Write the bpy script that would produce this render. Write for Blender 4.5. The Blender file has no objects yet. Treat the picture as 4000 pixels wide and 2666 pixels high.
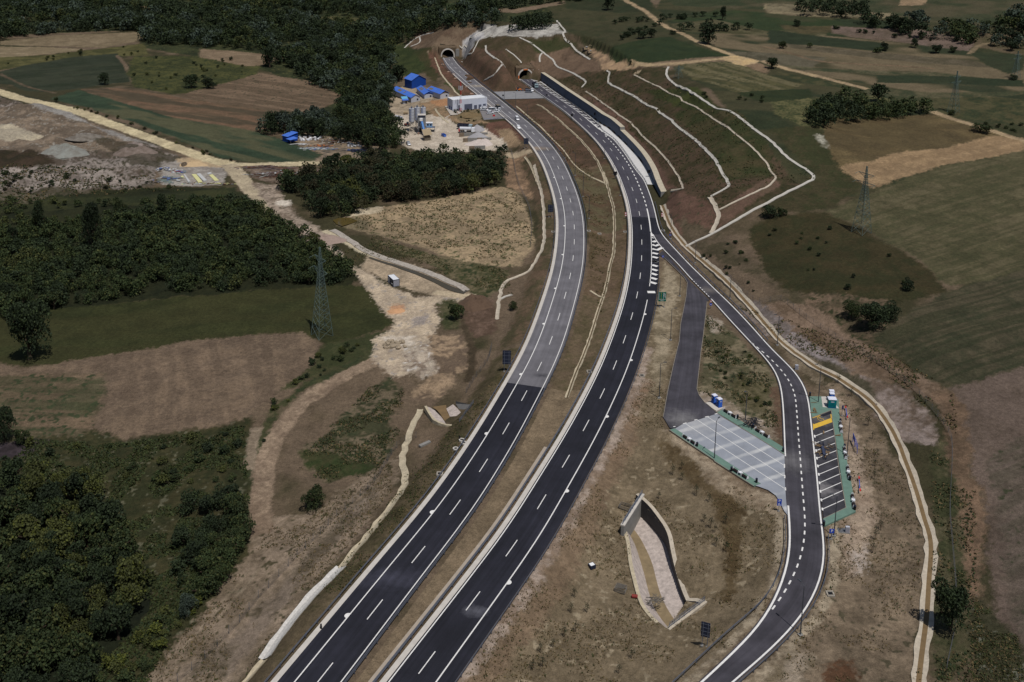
import bpy, math, random
import numpy as np
from mathutils import Matrix, Vector
random.seed(7); RS = np.random.RandomState(11)
SC = bpy.context.scene
COLL = SC.collection
# ---------------------------------------------------------------- camera
F, CX, CY, HC = 3950.0, 2000.0, 370.0, 138.0          # focal length and principal point in photo pixels, height in m
TH, RO = math.atan(F/19130.0), math.radians(0.72)
R4 = Matrix.Rotation(math.pi/2-TH, 4, 'X') @ Matrix.Rotation(RO, 4, 'Z')
cam = bpy.data.objects.new('camera', bpy.data.cameras.new('camera')); COLL.objects.link(cam)
cam.matrix_world = Matrix.Translation((0, 0, HC)) @ R4
cam.data.sensor_width = 36.0; cam.data.lens = 36.0*F/4000.0
cam.data.shift_y = -(1333.0-CY)/4000.0
cam.data.clip_start = 1.0; cam.data.clip_end = 20000.0
SC.camera = cam
# ---------------------------------------------------------------- world, sun, exposure
SUN_EL, SUN_AZ = math.radians(66), math.radians(150)   # azimuth measured clockwise from +Y: behind the camera, to the right
w = bpy.data.worlds.new("World"); SC.world = w; w.use_nodes = True
nt = w.node_tree; bg = nt.nodes['Background']
sky = nt.nodes.new('ShaderNodeTexSky'); sky.sky_type = 'NISHITA'; sky.sun_disc = False
sky.sun_elevation = SUN_EL; sky.sun_rotation = SUN_AZ
nt.links.new(sky.outputs[0], bg.inputs[0]); bg.inputs[1].default_value = 0.06
sl = bpy.data.lights.new('sun', 'SUN'); sl.energy = 4.2; sl.angle = math.radians(0.5); sl.color = (1.0, 0.965, 0.92)
so = bpy.data.objects.new('sun', sl); COLL.objects.link(so)
sd = Vector((math.sin(SUN_AZ)*math.cos(SUN_EL), math.cos(SUN_AZ)*math.cos(SUN_EL), math.sin(SUN_EL)))
so.rotation_euler = (-sd).to_track_quat('-Z', 'Y').to_euler(); so.location = sd*400
SC.view_settings.view_transform = 'Standard'; SC.view_settings.look = 'None'
SC.view_settings.exposure = -0.35; SC.view_settings.gamma = 1.0
# ---------------------------------------------------------------- projection
RM = np.array(R4.to_3x3())
def rays(px):
    px = np.asarray(px, float).reshape(-1, 2)
    c = np.stack([(px[:, 0]-CX)/F, -(px[:, 1]-CY)/F, -np.ones(len(px))], 1)
    return c @ RM.T
def on_plane(px, z=0.0):
    d = rays(px); t = (z-HC)/d[:, 2]
    return d[:, :2]*t[:, None]
def project(p):
    q = (np.asarray(p, float).reshape(-1, 3)-np.array([0, 0, HC])) @ RM
    return np.stack([CX+F*q[:, 0]/-q[:, 2], CY-F*q[:, 1]/-q[:, 2]], 1)
# windows in which photo positions were read off: origin and scale
def Wn(x0, y0, s, pts): return [(x0+x/s, y0+y/s) for x, y in pts]
def T(c, r, pts): return Wn(1000*c, (0, 667, 1333, 1999)[r], 2.351, pts)
def V(pts): return [(x*1.7, y*1.7) for x, y in pts]
def A_(p): return Wn(1500, 150, 4.706, p)
def B_(p): return Wn(1950, 200, 4.706, p)
def C_(p): return Wn(2000, 400, 4.706, p)
def D_(p): return Wn(2300, 400, 4.706, p)
def E_(p): return Wn(2400, 700, 4.706, p)
def F_(p): return Wn(2600, 1500, 4.706, p)
def G_(p): return Wn(3000, 1500, 4.706, p)
def H_(p): return Wn(3000, 1800, 4.706, p)
# ---------------------------------------------------------------- polylines
def resample(p, step):
    p = np.asarray(p, float); seg = np.linalg.norm(np.diff(p, axis=0), axis=1)
    s = np.concatenate([[0], np.cumsum(seg)]); n = max(2, int(round(s[-1]/step))+1)
    q = np.linspace(0, s[-1], n)
    return np.stack([np.interp(q, s, p[:, k]) for k in range(p.shape[1])], 1)
def smooth(p, step=4.0, it=12):
    p = resample(p, step)
    for _ in range(it):
        p[1:-1] = 0.25*p[:-2]+0.5*p[1:-1]+0.25*p[2:]
    return resample(p, step)
def normals(p):
    t = np.gradient(p, axis=0); t /= np.linalg.norm(t, axis=1)[:, None]+1e-9
    return np.stack([t[:, 1], -t[:, 0]], 1)            # to the right of the walking direction
def off(p, d): return p+normals(p)*d
def cut_y(p, y0, y1):
    """part of a polyline whose photo row lies between y0 and y1"""
    v = project(np.c_[p, np.zeros(len(p))])[:, 1]
    return p[(v >= y0) & (v <= y1)]
# ---------------------------------------------------------------- road lines, drawn from the tunnels towards the camera
LCr_px = A_([(1255,350),(1300,420),(1370,510),(1470,600),(1600,710),(1750,840),(1860,920),(2060,1075),(2200,1185),(2353,1315)]) + \
  C_([(200,290),(400,460),(560,620),(720,780),(830,930),(930,1080),(1010,1240),(1080,1400),(1145,1560)]) + \
  T(2,1,[(560,120),(600,225),(640,370),(657,500),(660,600),(660,720),(650,860),(625,1010),(590,1150),(545,1320)]) + \
  T(2,2,[(475,0),(380,235),(270,450),(130,720),(0,965)]) + T(1,3,[(1980,0),(1530,575),(780,1568),(250,2260)])
RCl_px = B_([(385,510),(600,665),(740,775),(880,870),(1060,995),(1270,1150),(1420,1290)]) + \
  C_([(1280,430),(1450,590),(1600,750),(1720,900),(1800,1020),(1890,1170),(1960,1320),(2020,1450)]) + \
  E_([(115,0),(160,120),(205,230),(240,340),(275,470),(300,610),(320,760),(330,900),(335,1060),(330,1210),(320,1380)]) + \
  T(2,1,[(1100,850),(1075,1020),(1040,1190),(990,1350)]) + T(2,2,[(915,0),(820,240),(700,485),(580,710),(370,1070),(200,1325)]) + \
  T(1,3,[(2351,105),(1800,820),(1215,1568),(700,2240)])
LCr = smooth(on_plane(LCr_px)); RCl = smooth(on_plane(RCl_px))      # LC right edge line, RC left edge line
# right line of the exit lane and of the ramp
RR_px = C_([(1560,470),(1700,560),(1870,680),(2030,880),(2140,1040),(2240,1200)]) + D_([(990,1400)]) + \
  E_([(540,0),(600,150),(660,310),(710,460),(745,600),(780,760),(810,890),(850,990),(930,1090),(1050,1220),(1200,1380)]) + \
  T(2,1,[(1625,860),(1730,960),(1850,1080),(2000,1220),(2200,1430)]) + T(3,2,[(0,40),(110,150),(230,260),(300,350),(350,450),(375,560),(390,700)]) + \
  H_([(900,300),(940,780),(965,1080)]) + T(3,3,[(510,250),(520,350),(515,480),(490,600),(440,740),(380,850),(300,970),(190,1100),(0,1290)]) + T(2,3,[(2020,1568),(1560,1990)])
RR = smooth(on_plane(RR_px), 3.0, 5)
RL_px = E_([(690,970),(720,1050),(790,1170),(880,1270),(1000,1390)]) + T(2,1,[(1530,860),(1640,990),(1820,1165),(2000,1370)]) + \
  T(3,2,[(0,180),(60,260),(100,340),(125,440),(140,600),(150,800),(158,1035),(172,1300),(182,1480)]) + \
  T(3,3,[(190,0),(205,200),(205,330),(190,450),(150,600),(100,730),(50,850),(0,925)]) + T(2,3,[(2250,1080),(2100,1230),(1900,1420),(1745,1568),(1300,1960)])
RL = smooth(on_plane(RL_px), 3.0, 5)
# foot of the retaining wall
WF_px = B_([(722,520),(900,640),(1200,860),(1450,1030),(1750,1240),(1950,1400)]) + D_([(330,430),(560,640),(800,880),(960,1060),(1090,1260),(1200,1480)]) + E_([(700,60),(780,210),(850,340)])
WF = smooth(on_plane(WF_px), 4.0, 6)
# ---------------------------------------------------------------- terrain
def seg_dist(P, poly, closed=False):
    q = np.asarray(poly, float)
    if closed: q = np.vstack([q, q[:1]])
    best = np.full(len(P), 1e9)
    for a, b in zip(q[:-1], q[1:]):
        d = b-a; L = d @ d+1e-12
        t = np.clip(((P-a) @ d)/L, 0, 1)
        v = P-a-t[:, None]*d
        best = np.minimum(best, v[:, 0]**2+v[:, 1]**2)
    return np.sqrt(best)
def inside(P, poly):
    q = np.asarray(poly, float); r = np.zeros(len(P), bool); n = len(q); j = n-1
    x, y = P[:, 0], P[:, 1]
    for i in range(n):
        xi, yi = q[i]; xj, yj = q[j]
        c = (yi > y) != (yj > y)
        r ^= c & (x < (xj-xi)*(y-yi)/(yj-yi+1e-12)+xi)
        j = i
    return r
ctrl = [(0,2666,-9),(500,2666,-8.5),(900,2666,-6.5),(900,2350,-6.5),(0,2200,-9),(500,2000,-9),(0,1700,-8),(700,1700,-8),(1150,2000,-7),(1450,1900,-5.5),
 (1200,1500,-7),(1500,1600,-6.5),(1700,1560,-6.5),(1600,1400,-5.5),(1300,1300,-7),(0,1300,-7),(700,1250,-7),(1530,1100,-5.5),(1300,950,-5),(1850,1150,-4.5),
 (2000,950,-3),(1700,850,-4),(1400,850,-4.5),(900,900,-5),(0,900,-5),(400,700,-2.5),(900,650,-4),(1250,600,-4.5),(0,350,0),(500,350,-1),(1000,450,-3),
 (1500,520,-5.5),(1700,530,-5.5),(1880,575,-5),(1600,450,-5),(1700,395,-4),(1800,478,-2.5),(1860,485,-3),(1760,440,-.4),(1830,435,-.3),(1900,440,-.2),(1900,478,-.2),(1950,470,-.2),(1940,520,-3.5),(1500,300,-6),(1630,330,-4.5),(1640,260,-2.5),(1400,250,-6),
 (1000,200,-2),(500,150,1),(0,100,3),(1500,130,2),(1000,50,5),(0,0,10),(1500,0,14),(500,0,10),
 (2090,500,-1.2),(2060,420,-.6),(2330,700,-1.6),(2380,1000,-1.6),(2250,1400,-1.3),(2150,1700,-.9),(1800,2200,-.8),(1500,2550,-.8),(2100,360,-.2),(2040,355,-.2),(1990,365,-.2),(2000,420,-.8),
 (2580,1300,-.5),(2560,1550,-.9),(2460,1800,-2.6),(2600,1960,-3.2),(2380,2250,-4.6),(2660,2150,-3),(2900,2150,-2.6),(2850,1950,-1.2),(2220,2400,-3),(2500,2600,-2.4),(2640,2300,-4.9),(2725,2370,-4.8),(2600,2150,-3.9),(2540,2000,-2.8),(2780,2360,-4.0),(2430,2120,-4.5),(2460,2350,-4.7),(2570,2470,-4.5),(2100,2640,-2.6),(2850,2480,-1.6),
 (3250,2500,-.7),(3450,2250,-.6),(3600,2350,-1.2),(3560,2000,-1),(3750,2300,0),(4000,2500,0.5),(3650,1850,2),(3480,1640,.2),(3560,1600,3),(3250,1350,1.5),(3330,1350,4.5),(3020,1180,3),(3800,1500,6.5),
 (4000,1700,5.5),(3620,1400,7),(4000,1300,9),(2760,1350,-.4),(2800,1450,-.2),(3380,1750,-.1),(2700,1640,-.6),
 (2690,955,.8),(2800,1000,3.5),(2950,1100,4),(3200,1150,7),(2700,860,3.5),(3000,900,8),(3300,950,10),(2600,735,3.4),(2550,650,4.2),(2490,590,4.4),(2425,525,4.8),(2395,490,5.9),(2330,450,5.9),(2230,390,5.9),(2150,330,5.9),
 (2660,730,6.5),(2570,580,7.4),(2450,470,8.6),(2330,390,9.2),(2850,740,13),(2750,600,15.5),(2600,460,16.5),(2420,340,16.5),(3020,690,14.5),(2930,560,20),(2750,430,22),(2600,360,23),(3180,690,16),(3000,540,23),(2850,450,25),(2640,290,25),
 (2230,300,13),(2120,265,13),(2290,330,13),(2340,280,18),(2250,230,19),(2170,230,18),(2400,250,24),(2300,200,25),(2150,170,24),(2000,200,20),(1960,260,12),(1900,260,9),(2000,300,9),(1860,200,12),(1850,120,22),(1950,130,24),(2100,110,28),(2250,130,29),
 (1750,165,13),(1680,170,10),(1640,190,4),(1750,130,18),(1650,130,12),(1800,90,24),(2000,70,29),(2300,80,32),(3000,330,27),(3400,500,22),(3400,700,16),(3700,500,22),(4000,600,18),(4000,900,13),(3600,900,12),(3000,150,34),(3600,200,33),
 (4000,300,30),(2500,100,34),(2500,0,42),(3200,0,48),(4000,0,55),(4000,100,46),(2000,0,36)]
cp = np.array([list(on_plane([(a, b)], z)[0])+[z] for a, b, z in ctrl])
far = [(-3000,200,-5),(-3000,3000,60),(0,3500,90),(3000,3000,110),(3000,200,10),(-600,-600,-8),(600,-600,-2),(-1500,1500,40),(1800,1800,90),(0,2200,70),(-900,400,-5),(900,300,8)]
cp = np.vstack([cp, np.array(far, float)])
SCL = 300.0
def tps_k(d2): return 0.5*d2*np.log(d2+1e-9)
Xc = cp[:, :2]/SCL; n = len(Xc)
K = tps_k(((Xc[:, None]-Xc[None])**2).sum(-1))+np.eye(n)*0.0008
Pm = np.c_[np.ones(n), Xc]
Am = np.block([[K, Pm], [Pm.T, np.zeros((3, 3))]])
sol = np.linalg.solve(Am, np.r_[cp[:, 2], 0, 0, 0])
def tps(P):
    out = np.empty(len(P))
    for i in range(0, len(P), 60000):
        X = P[i:i+60000]/SCL
        d2 = (X[:, 0:1]-Xc[:, 0])**2+(X[:, 1:2]-Xc[:, 1])**2
        out[i:i+60000] = tps_k(d2) @ sol[:n]+sol[n]+X @ sol[n+1:]
    return out
# portals: centre of the mouth on the road, direction into the hill
def unit(v): return v/np.linalg.norm(v)
LCc, RCc = off(LCr, 3.75), off(RCl, -3.75)
# walking direction runs towards the camera, so its right-hand side is -x: LC lies at +7.5, RC at -7.5
PL = off(LCr, 3.75)[0]; PLd = unit(LCr[0]-LCr[3]); PR = off(RCl, -3.75)[0]; PRd = unit(RCl[0]-RCl[3])
LCpoly = np.vstack([off(LCr, -2.2), off(LCr, 12.6)[::-1]])
wf_i = WF.copy()
RRc = RR
RCout_px = None
rc_right = off(RCl, -11.0)                              # right edge of the RC asphalt away from the wall
k_wall_end = int(np.argmin(np.linalg.norm(RCl-WF[-1], axis=1)))
RCpoly = np.vstack([off(RCl, 2.2), (rc_right[k_wall_end+6:])[::-1], WF[::-1]])
RampPoly = np.vstack([RL, (off(RR, -1.6))[::-1]])
Cross = on_plane(A_([(1960,975)])+B_([(700,735),(640,700),(560,720),(820,870)])+B_([(0,890)])+A_([(2100,1130)]))
TruckLot = on_plane(T(2,1,[(1345,775),(1395,800),(1500,900),(1580,980),(1610,1030),(1600,1150),(1575,1280),(1550,1400),(1535,1568)])+
  T(2,2,[(1480,230),(1430,460),(1390,700),(1450,815),(1860,1100),(2220,1330)])+H_([(0,540),(140,640),(200,730),(300,930),(360,1010)])+H_([(700,1000),(600,0)])+G_([(300,1250)])+
  F_([(2180,1190),(1890,1000),(1310,650),(1060,470),(860,330),(720,340),(620,220),(575,100)])+T(2,2,[(1745,0)])+T(2,1,[(1770,1400),(1790,1200),(1700,1000),(1450,760)]))
CarLot = on_plane(G_([(740,235),(1180,235),(1300,300),(1310,560),(1330,700),(1400,1120)])+H_([(1465,0),(1520,330),(1610,940),(1040,1200),(700,1150),(600,0)])+G_([(500,700)]))
Pad = on_plane(A_([(1120,1245),(1200,1330),(1300,1410),(1500,1330),(1750,1300),(1830,1510),(2180,1480),(2250,1400),(1900,1120),(1650,1250),(1180,1240)]))
PFlat = np.vstack([off(RCl, 7.5)[:14], RCl[:14][::-1]]); PFlat2 = np.vstack([off(LCr, -6.5)[:8], off(LCr, 0)[:8][::-1]])
flats = [LCpoly, RCpoly, RampPoly, Cross, TruckLot, CarLot, Pad, PFlat, PFlat2]
def perp(d): return np.array([d[1], -d[0]])
sharp = [WF, np.array([PL-perp(PLd)*9, PL+perp(PLd)*9]), np.array([PR-perp(PRd)*9, PR+perp(PRd)*12])]
B2L = on_plane(Wn(2380,1880,1.4931,[(97,275),(118,340),(127,400),(135,480),(150,540),(165,600),(180,655),(200,715),(235,765),(270,800),(310,840),(340,862)]), -4.2)
B2W = on_plane(Wn(2380,1880,1.4931,[(150,195),(200,232),(240,270),(272,310),(300,342),(325,378),(342,420),(352,470),(365,520),(382,575),(402,635),(420,690),(446,748),(470,770)]), -7.0)
WFs = np.r_[0, np.cumsum(np.linalg.norm(np.diff(WF, axis=0), axis=1))]
S_STEP = WFs[int(np.argmin(np.linalg.norm(WF-on_plane(D_([(575,660)]))[0], axis=1)))]
def wall_h(s): return np.interp(s, [0, S_STEP-.1, S_STEP+.1, WFs[-1]-25, WFs[-1]], [5.9, 5.9, 4.3, 3.9, 2.5])
def height(P):
    h = tps(P)
    for Q0, D in ((PL, PLd), (PR, PRd)):                 # keep the hill low enough right above the mouths
        s = (P-Q0) @ D; t = np.abs((P-Q0) @ perp(D)); m = (s > -6) & (s < 60) & (t < 30)
        h[m] = np.minimum(h[m], 8.2+.45*np.maximum(s[m]-3, 0)+.16*t[m])
        m = (s > 3) & (s < 40) & (t < 9); h[m] = np.maximum(h[m], 8.0)
    m = (P[:, 1] < 330) & (P[:, 0] > 0) & (P[:, 0] < 120)
    Q = P[m]; best = np.full(len(Q), 1e9); tb = np.zeros(len(Q)); BW = B2W
    for k in range(len(BW)-1):
        a, b = BW[k], BW[k+1]; d = b-a; t = np.clip(((Q-a) @ d)/(d @ d), 0, 1); v = Q-a-t[:, None]*d; e = np.hypot(v[:, 0], v[:, 1]); i = e < best; best[i] = e[i]; tb[i] = (k+t[i])/(len(BW)-1)
    lim = -6.6+np.interp(tb, [0, .15, .45, .75, 1], [4.5, 4.3, 3.4, 1.9, 1.6])-.15+.3*np.maximum(best-1.5, 0)
    dl = seg_dist(Q, B2L); lim = np.minimum(lim, -4.4+.3*np.maximum(dl-1.5, 0)); h[m] = np.minimum(h[m], lim)
    m = (P[:, 1] < 760) & (P[:, 0] > -50) & (P[:, 0] < 260)
    Q = P[m]; best = np.full(len(Q), 1e9); sb = np.zeros(len(Q)); side = np.zeros(len(Q))
    for k in range(len(WF)-1):
        a, b = WF[k], WF[k+1]; d = b-a; t = np.clip(((Q-a) @ d)/(d @ d), 0, 1); v = Q-a-t[:, None]*d; e = np.hypot(v[:, 0], v[:, 1])
        i = e < best; best[i] = e[i]; sb[i] = WFs[k]+t[i]*math.sqrt(d @ d); side[i] = (d[0]*v[i, 1]-d[1]*v[i, 0])
    i = (side > 0) & (best < 40) & (sb < WFs[-1]-.5); hw = wall_h(sb[i]); hh = h[m]
    q = np.minimum(hh[i], hw-.25+np.maximum(best[i]-3.2, 0)*.5); q = np.where(best[i] < 9, np.maximum(q, hw-.25), q); hh[i] = q; h[m] = hh
    near = P[:, 1] < 1000
    Q = P[near]; dm = np.full(len(Q), 1e9)
    for f in flats:
        d = seg_dist(Q, f, True); d[inside(Q, f)] = 0
        dm = np.minimum(dm, d)
    B = np.full(len(Q), 9.0)
    for s in sharp:
        B[(seg_dist(Q, s) <= dm+0.4)] = 2.6
    t = np.clip(dm/B, 0, 1); t = t*t*(3-2*t)
    h[near] = -0.28*(1-t)+h[near]*t
    return h
# ---------------------------------------------------------------- noise
def vnoise(x, y, seed=0):
    xi = np.floor(x).astype(np.int64); yi = np.floor(y).astype(np.int64)
    a = x-xi; b = y-yi; a = a*a*(3-2*a); b = b*b*(3-2*b)
    def hsh(i, j):
        v = (i*374761393+j*668265263+seed*1442695041) & 0xffffffff
        v = ((v ^ (v >> 13))*1274126177) & 0xffffffff
        return ((v ^ (v >> 16)) & 0xffff)/65535.0
    return (hsh(xi, yi)*(1-a)+hsh(xi+1, yi)*a)*(1-b)+(hsh(xi, yi+1)*(1-a)+hsh(xi+1, yi+1)*a)*b
def fbm(x, y, sc, seed=0, o=3):
    s = 0; amp = 1; tot = 0
    for k in range(o):
        s = s+amp*vnoise(x/sc*2**k, y/sc*2**k, seed+k*17); tot += amp; amp *= 0.55
    return s/tot
GX0, GY0, GS = -760.0, 60.0, 2.0
GNX, GNY = 860, 860
gx, gy = np.meshgrid(GX0+GS*np.arange(GNX), GY0+GS*np.arange(GNY))
HG = height(np.stack([gx.ravel(), gy.ravel()], 1)).reshape(GNY, GNX)
HG = HG+(fbm(gx, gy, 14, 3)-0.5)*0.7*np.clip((np.abs(HG+0.28)-0.05)/1.2, 0, 1)
for zpx, zz_, amp, sc in [([(0,232),(100,245),(250,300),(350,332),(445,378),(360,392),(350,425),(200,438),(0,445),(-200,445),(-200,235)], -2, 5.0, 16), ([(930,790),(1000,785),(1060,800),(1090,830),(1030,900),(980,950),(920,900)], -6, 3.0, 8),
    ([(590,420),(650,430),(690,495),(760,545),(735,575),(690,545),(640,500)], -5, 2.0, 8), ([(700,860),(870,850),(900,960),(840,1090),(740,1180),(640,1190),(660,1000)], -6.5, 1.6, 9), ([(570,1310),(640,1200),(760,1150),(900,1060),(900,1130),(760,1290),(600,1500),(430,1568)], -6, 1.3, 8), ([(1690,700),(1810,740),(2000,860),(2140,960),(2150,1040),(2060,1010),(1950,890),(1760,770)], 4, 1.5, 9), ([(1345,108),(1450,130),(1470,150),(1420,175),(1360,125)], 25, 2.0, 8), ([(1060,98),(1100,72),(1280,55),(1302,75),(1180,85),(1115,85),(1075,140)], 24, 2.5, 9)]:
    zp = on_plane(V(zpx), zz_); lo_, hi_ = zp.min(0), zp.max(0); jx = slice(max(0, int((lo_[0]-GX0)/GS)), int((hi_[0]-GX0)/GS)+1); jy = slice(max(0, int((lo_[1]-GY0)/GS)), int((hi_[1]-GY0)/GS)+1)
    X, Y = gx[jy, jx], gy[jy, jx]; Q = np.stack([X.ravel(), Y.ravel()], 1); w_ = np.clip(seg_dist(Q, zp, True)/6, 0, 1)*inside(Q, zp)
    nf = fbm(X, Y, sc, 91, 4); rg_ = 1-np.abs(2*fbm(X, Y, sc*.8, 95, 3)-1)*2.2
    HG[jy, jx] += (w_.reshape(X.shape))*amp*((nf-.45)*1.3+rg_*.25-.1)
def hz(P):
    P = np.asarray(P, float).reshape(-1, 2)
    u = (P[:, 0]-GX0)/GS; v = (P[:, 1]-GY0)/GS
    ok = (u >= 0) & (v >= 0) & (u < GNX-1) & (v < GNY-1)
    out = np.empty(len(P))
    if (~ok).any(): out[~ok] = tps(P[~ok])
    u, v = u[ok], v[ok]; i = u.astype(int); j = v.astype(int); a = u-i; b = v-j
    out[ok] = (HG[j, i]*(1-a)+HG[j, i+1]*a)*(1-b)+(HG[j+1, i]*(1-a)+HG[j+1, i+1]*a)*b
    return out
def ground(px):
    """photo pixels -> points on the terrain (first hit of the view ray)"""
    d = rays(px); n = len(d); res = np.zeros((n, 3))
    t0 = (60-HC)/d[:, 2]; t1 = (-12-HC)/d[:, 2]
    K = 260; s = np.linspace(0, 1, K)
    for i in range(n):
        t = t0[i]+(t1[i]-t0[i])*s
        P = d[i][None]*t[:, None]+np.array([0, 0, HC])
        g = P[:, 2]-hz(P[:, :2])
        k = int(np.argmax(g < 0))
        if g[k] >= 0: k = K-1
        k = max(k, 1); a = g[k-1]/(g[k-1]-g[k]+1e-9)
        tt = t[k-1]+(t[k]-t[k-1])*a
        p = d[i]*tt; res[i] = (p[0], p[1], hz(p[None, :2])[0])
    return res
def gxy(px): return ground(px)[:, :2]
def fit_h(base, ytop):
    """height above base whose image lies at photo row ytop"""
    lo, hi = 0.0, 80.0
    for _ in range(40):
        m = (lo+hi)/2
        if project([base[0], base[1], base[2]+m])[0][1] > ytop: lo = m
        else: hi = m
    return lo
def lin(c):
    c = np.asarray(c, float)/255.0
    return np.where(c <= 0.04045, c/12.92, ((c+0.055)/1.055)**2.4)
# ---------------------------------------------------------------- materials
MATS = {}
def mat(name, col, rough=0.85, noise=None, bump=0.0, bscale=2.0, metal=0.0, col2=None, spec=0.3, emit=None, obj_var=0.0):
    """col in photo-like sRGB 0..255; noise = (scale, amount)"""
    if name in MATS: return MATS[name]
    m = bpy.data.materials.new(name); m.use_nodes = True
    N, L = m.node_tree.nodes, m.node_tree.links
    b = N['Principled BSDF']; c = list(lin(col))+[1.0]
    b.inputs['Base Color'].default_value = c; b.inputs['Roughness'].default_value = rough
    b.inputs['Metallic'].default_value = metal; b.inputs['Specular IOR Level'].default_value = spec
    if noise:
        g = N.new('ShaderNodeNewGeometry') if True else None
        nz = N.new('ShaderNodeTexNoise'); nz.inputs['Scale'].default_value = noise[0]; nz.inputs['Detail'].default_value = 5
        nz.inputs['Roughness'].default_value = 0.65
        L.new(g.outputs['Position'], nz.inputs['Vector'])
        mx = N.new('ShaderNodeMix'); mx.data_type = 'RGBA'
        c2 = list(lin(col2))+[1.0] if col2 is not None else [v*(1-noise[1]) for v in c[:3]]+[1.0]
        c1 = c if col2 is not None else [min(1, v*(1+noise[1])) for v in c[:3]]+[1.0]
        rp = N.new('ShaderNodeMapRange'); rp.inputs['From Min'].default_value = 0.3; rp.inputs['From Max'].default_value = 0.7
        L.new(nz.outputs['Fac'], rp.inputs['Value']); L.new(rp.outputs[0], mx.inputs['Factor'])
        mx.inputs['A'].default_value = c1; mx.inputs['B'].default_value = c2
        src = mx.outputs['Result']
        if obj_var:
            oi = N.new('ShaderNodeObjectInfo'); hs = N.new('ShaderNodeHueSaturation')
            mr = N.new('ShaderNodeMapRange'); mr.inputs['To Min'].default_value = 1-obj_var; mr.inputs['To Max'].default_value = 1+obj_var
            L.new(oi.outputs['Random'], mr.inputs['Value']); L.new(mr.outputs[0], hs.inputs['Value'])
            L.new(src, hs.inputs['Color']); src = hs.outputs[0]
        L.new(src, b.inputs['Base Color'])
        if bump:
            bn = N.new('ShaderNodeTexNoise'); bn.inputs['Scale'].default_value = bscale; bn.inputs['Detail'].default_value = 6
            L.new(g.outputs['Position'], bn.inputs['Vector'])
            bp = N.new('ShaderNodeBump'); bp.inputs['Distance'].default_value = bump; bp.inputs['Strength'].default_value = 1.0
            L.new(bn.outputs['Fac'], bp.inputs['Height']); L.new(bp.outputs[0], b.inputs['Normal'])
    if emit:
        b.inputs['Emission Color'].default_value = list(lin(emit))+[1]; b.inputs['Emission Strength'].default_value = 1.0
    MATS[name] = m
    return m
# ---------------------------------------------------------------- mesh building
class MB:
    def __init__(s): s.v = []; s.f = []; s.m = []; s.mats = []
    def mi(s, m):
        if m not in s.mats: s.mats.append(m)
        return s.mats.index(m)
    def add(s, vs, fs, m):
        k = len(s.v); s.v += [tuple(map(float, q)) for q in vs]; i = s.mi(m)
        for f in fs: s.f.append(tuple(k+a for a in f)); s.m.append(i)
    def box(s, c, d, m, rz=0.0, tilt=None):
        """box centred at c with full sizes d"""
        x, y, z = [q/2 for q in d]; cs, sn = math.cos(rz), math.sin(rz); vs = []
        for a, b, e in [(-1,-1,-1),(1,-1,-1),(1,1,-1),(-1,1,-1),(-1,-1,1),(1,-1,1),(1,1,1),(-1,1,1)]:
            X, Y, Z = a*x, b*y, e*z
            if tilt: X, Y, Z = tilt @ Vector((X, Y, Z))
            vs.append((c[0]+X*cs-Y*sn, c[1]+X*sn+Y*cs, c[2]+Z))
        s.add(vs, [(0,3,2,1),(4,5,6,7),(0,1,5,4),(1,2,6,5),(2,3,7,6),(3,0,4,7)], m)
    def bar(s, a, b, r, m, r2=None, n=4, cap=True):
        a, b = Vector(a), Vector(b); d = b-a
        if d.length < 1e-6: return
        q = d.to_track_quat('Z', 'Y'); r2 = r if r2 is None else r2; vs = []
        for p, rr in ((a, r), (b, r2)):
            for k in range(n):
                t = 2*math.pi*(k+.5)/n; vs.append(p+q @ Vector((math.cos(t)*rr, math.sin(t)*rr, 0)))
        fs = [(k, (k+1) % n, n+(k+1) % n, n+k) for k in range(n)]
        if cap: fs += [tuple(range(n))[::-1], tuple(range(n, 2*n))]
        s.add(vs, fs, m)
    def cyl(s, c, r, h, m, n=16, r2=None): s.bar(c, (c[0], c[1], c[2]+h), r, m, r2, n)
    def prism(s, pts, z0, z1, m):
        n = len(pts); vs = [(p[0], p[1], z0) for p in pts]+[(p[0], p[1], z1) for p in pts]
        s.add(vs, [tuple(range(n))[::-1], tuple(range(n, 2*n))]+[(k, (k+1) % n, n+(k+1) % n, n+k) for k in range(n)], m)
    def sheet(s, rowsA, rowsB, m):
        n = len(rowsA); s.add(list(rowsA)+list(rowsB), [(k, k+1, n+k+1, n+k) for k in range(n-1)], m)
    def build(s, name, parent=None, smooth=False, loc=None, **tags):
        me = bpy.data.meshes.new(name); me.from_pydata(s.v, [], s.f)
        for m in s.mats: me.materials.append(m)
        me.polygons.foreach_set('material_index', s.m)
        if smooth: me.polygons.foreach_set('use_smooth', [True]*len(s.f))
        me.update()
        o = bpy.data.objects.new(name, me); COLL.objects.link(o)
        if parent is not None: o.parent = parent
        if loc is not None: o.location = loc
        for k, v in tags.items(): o[k] = v
        return o
def empty(name, loc, rz=0.0, label=None, category=None, group=None):
    o = bpy.data.objects.new(name, None); COLL.objects.link(o); o.location = loc; o.rotation_euler = (0, 0, rz)
    o.empty_display_size = 0.3
    if label: o['label'] = label
    if category: o['category'] = category
    if group: o['group'] = group
    return o
def copy_tree(o, parent=None):
    c = o.copy(); COLL.objects.link(c)
    if parent is not None: c.parent = parent
    for ch in [q for q in o.children]: copy_tree(ch, c)
    return c
def relabel(o, label=None, group=None):
    if label: o['label'] = label
    if group: o['group'] = group
    return o
def strip3(p, d0, d1, z0, z1=None, drape=False):
    a, b = off(p, d0), off(p, d1)
    z1 = z0 if z1 is None else z1
    za = hz(a)+z0 if drape else np.full(len(a), z0); zb = hz(b)+z1 if drape else np.full(len(b), z1)
    return np.c_[a, za], np.c_[b, zb]
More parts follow.
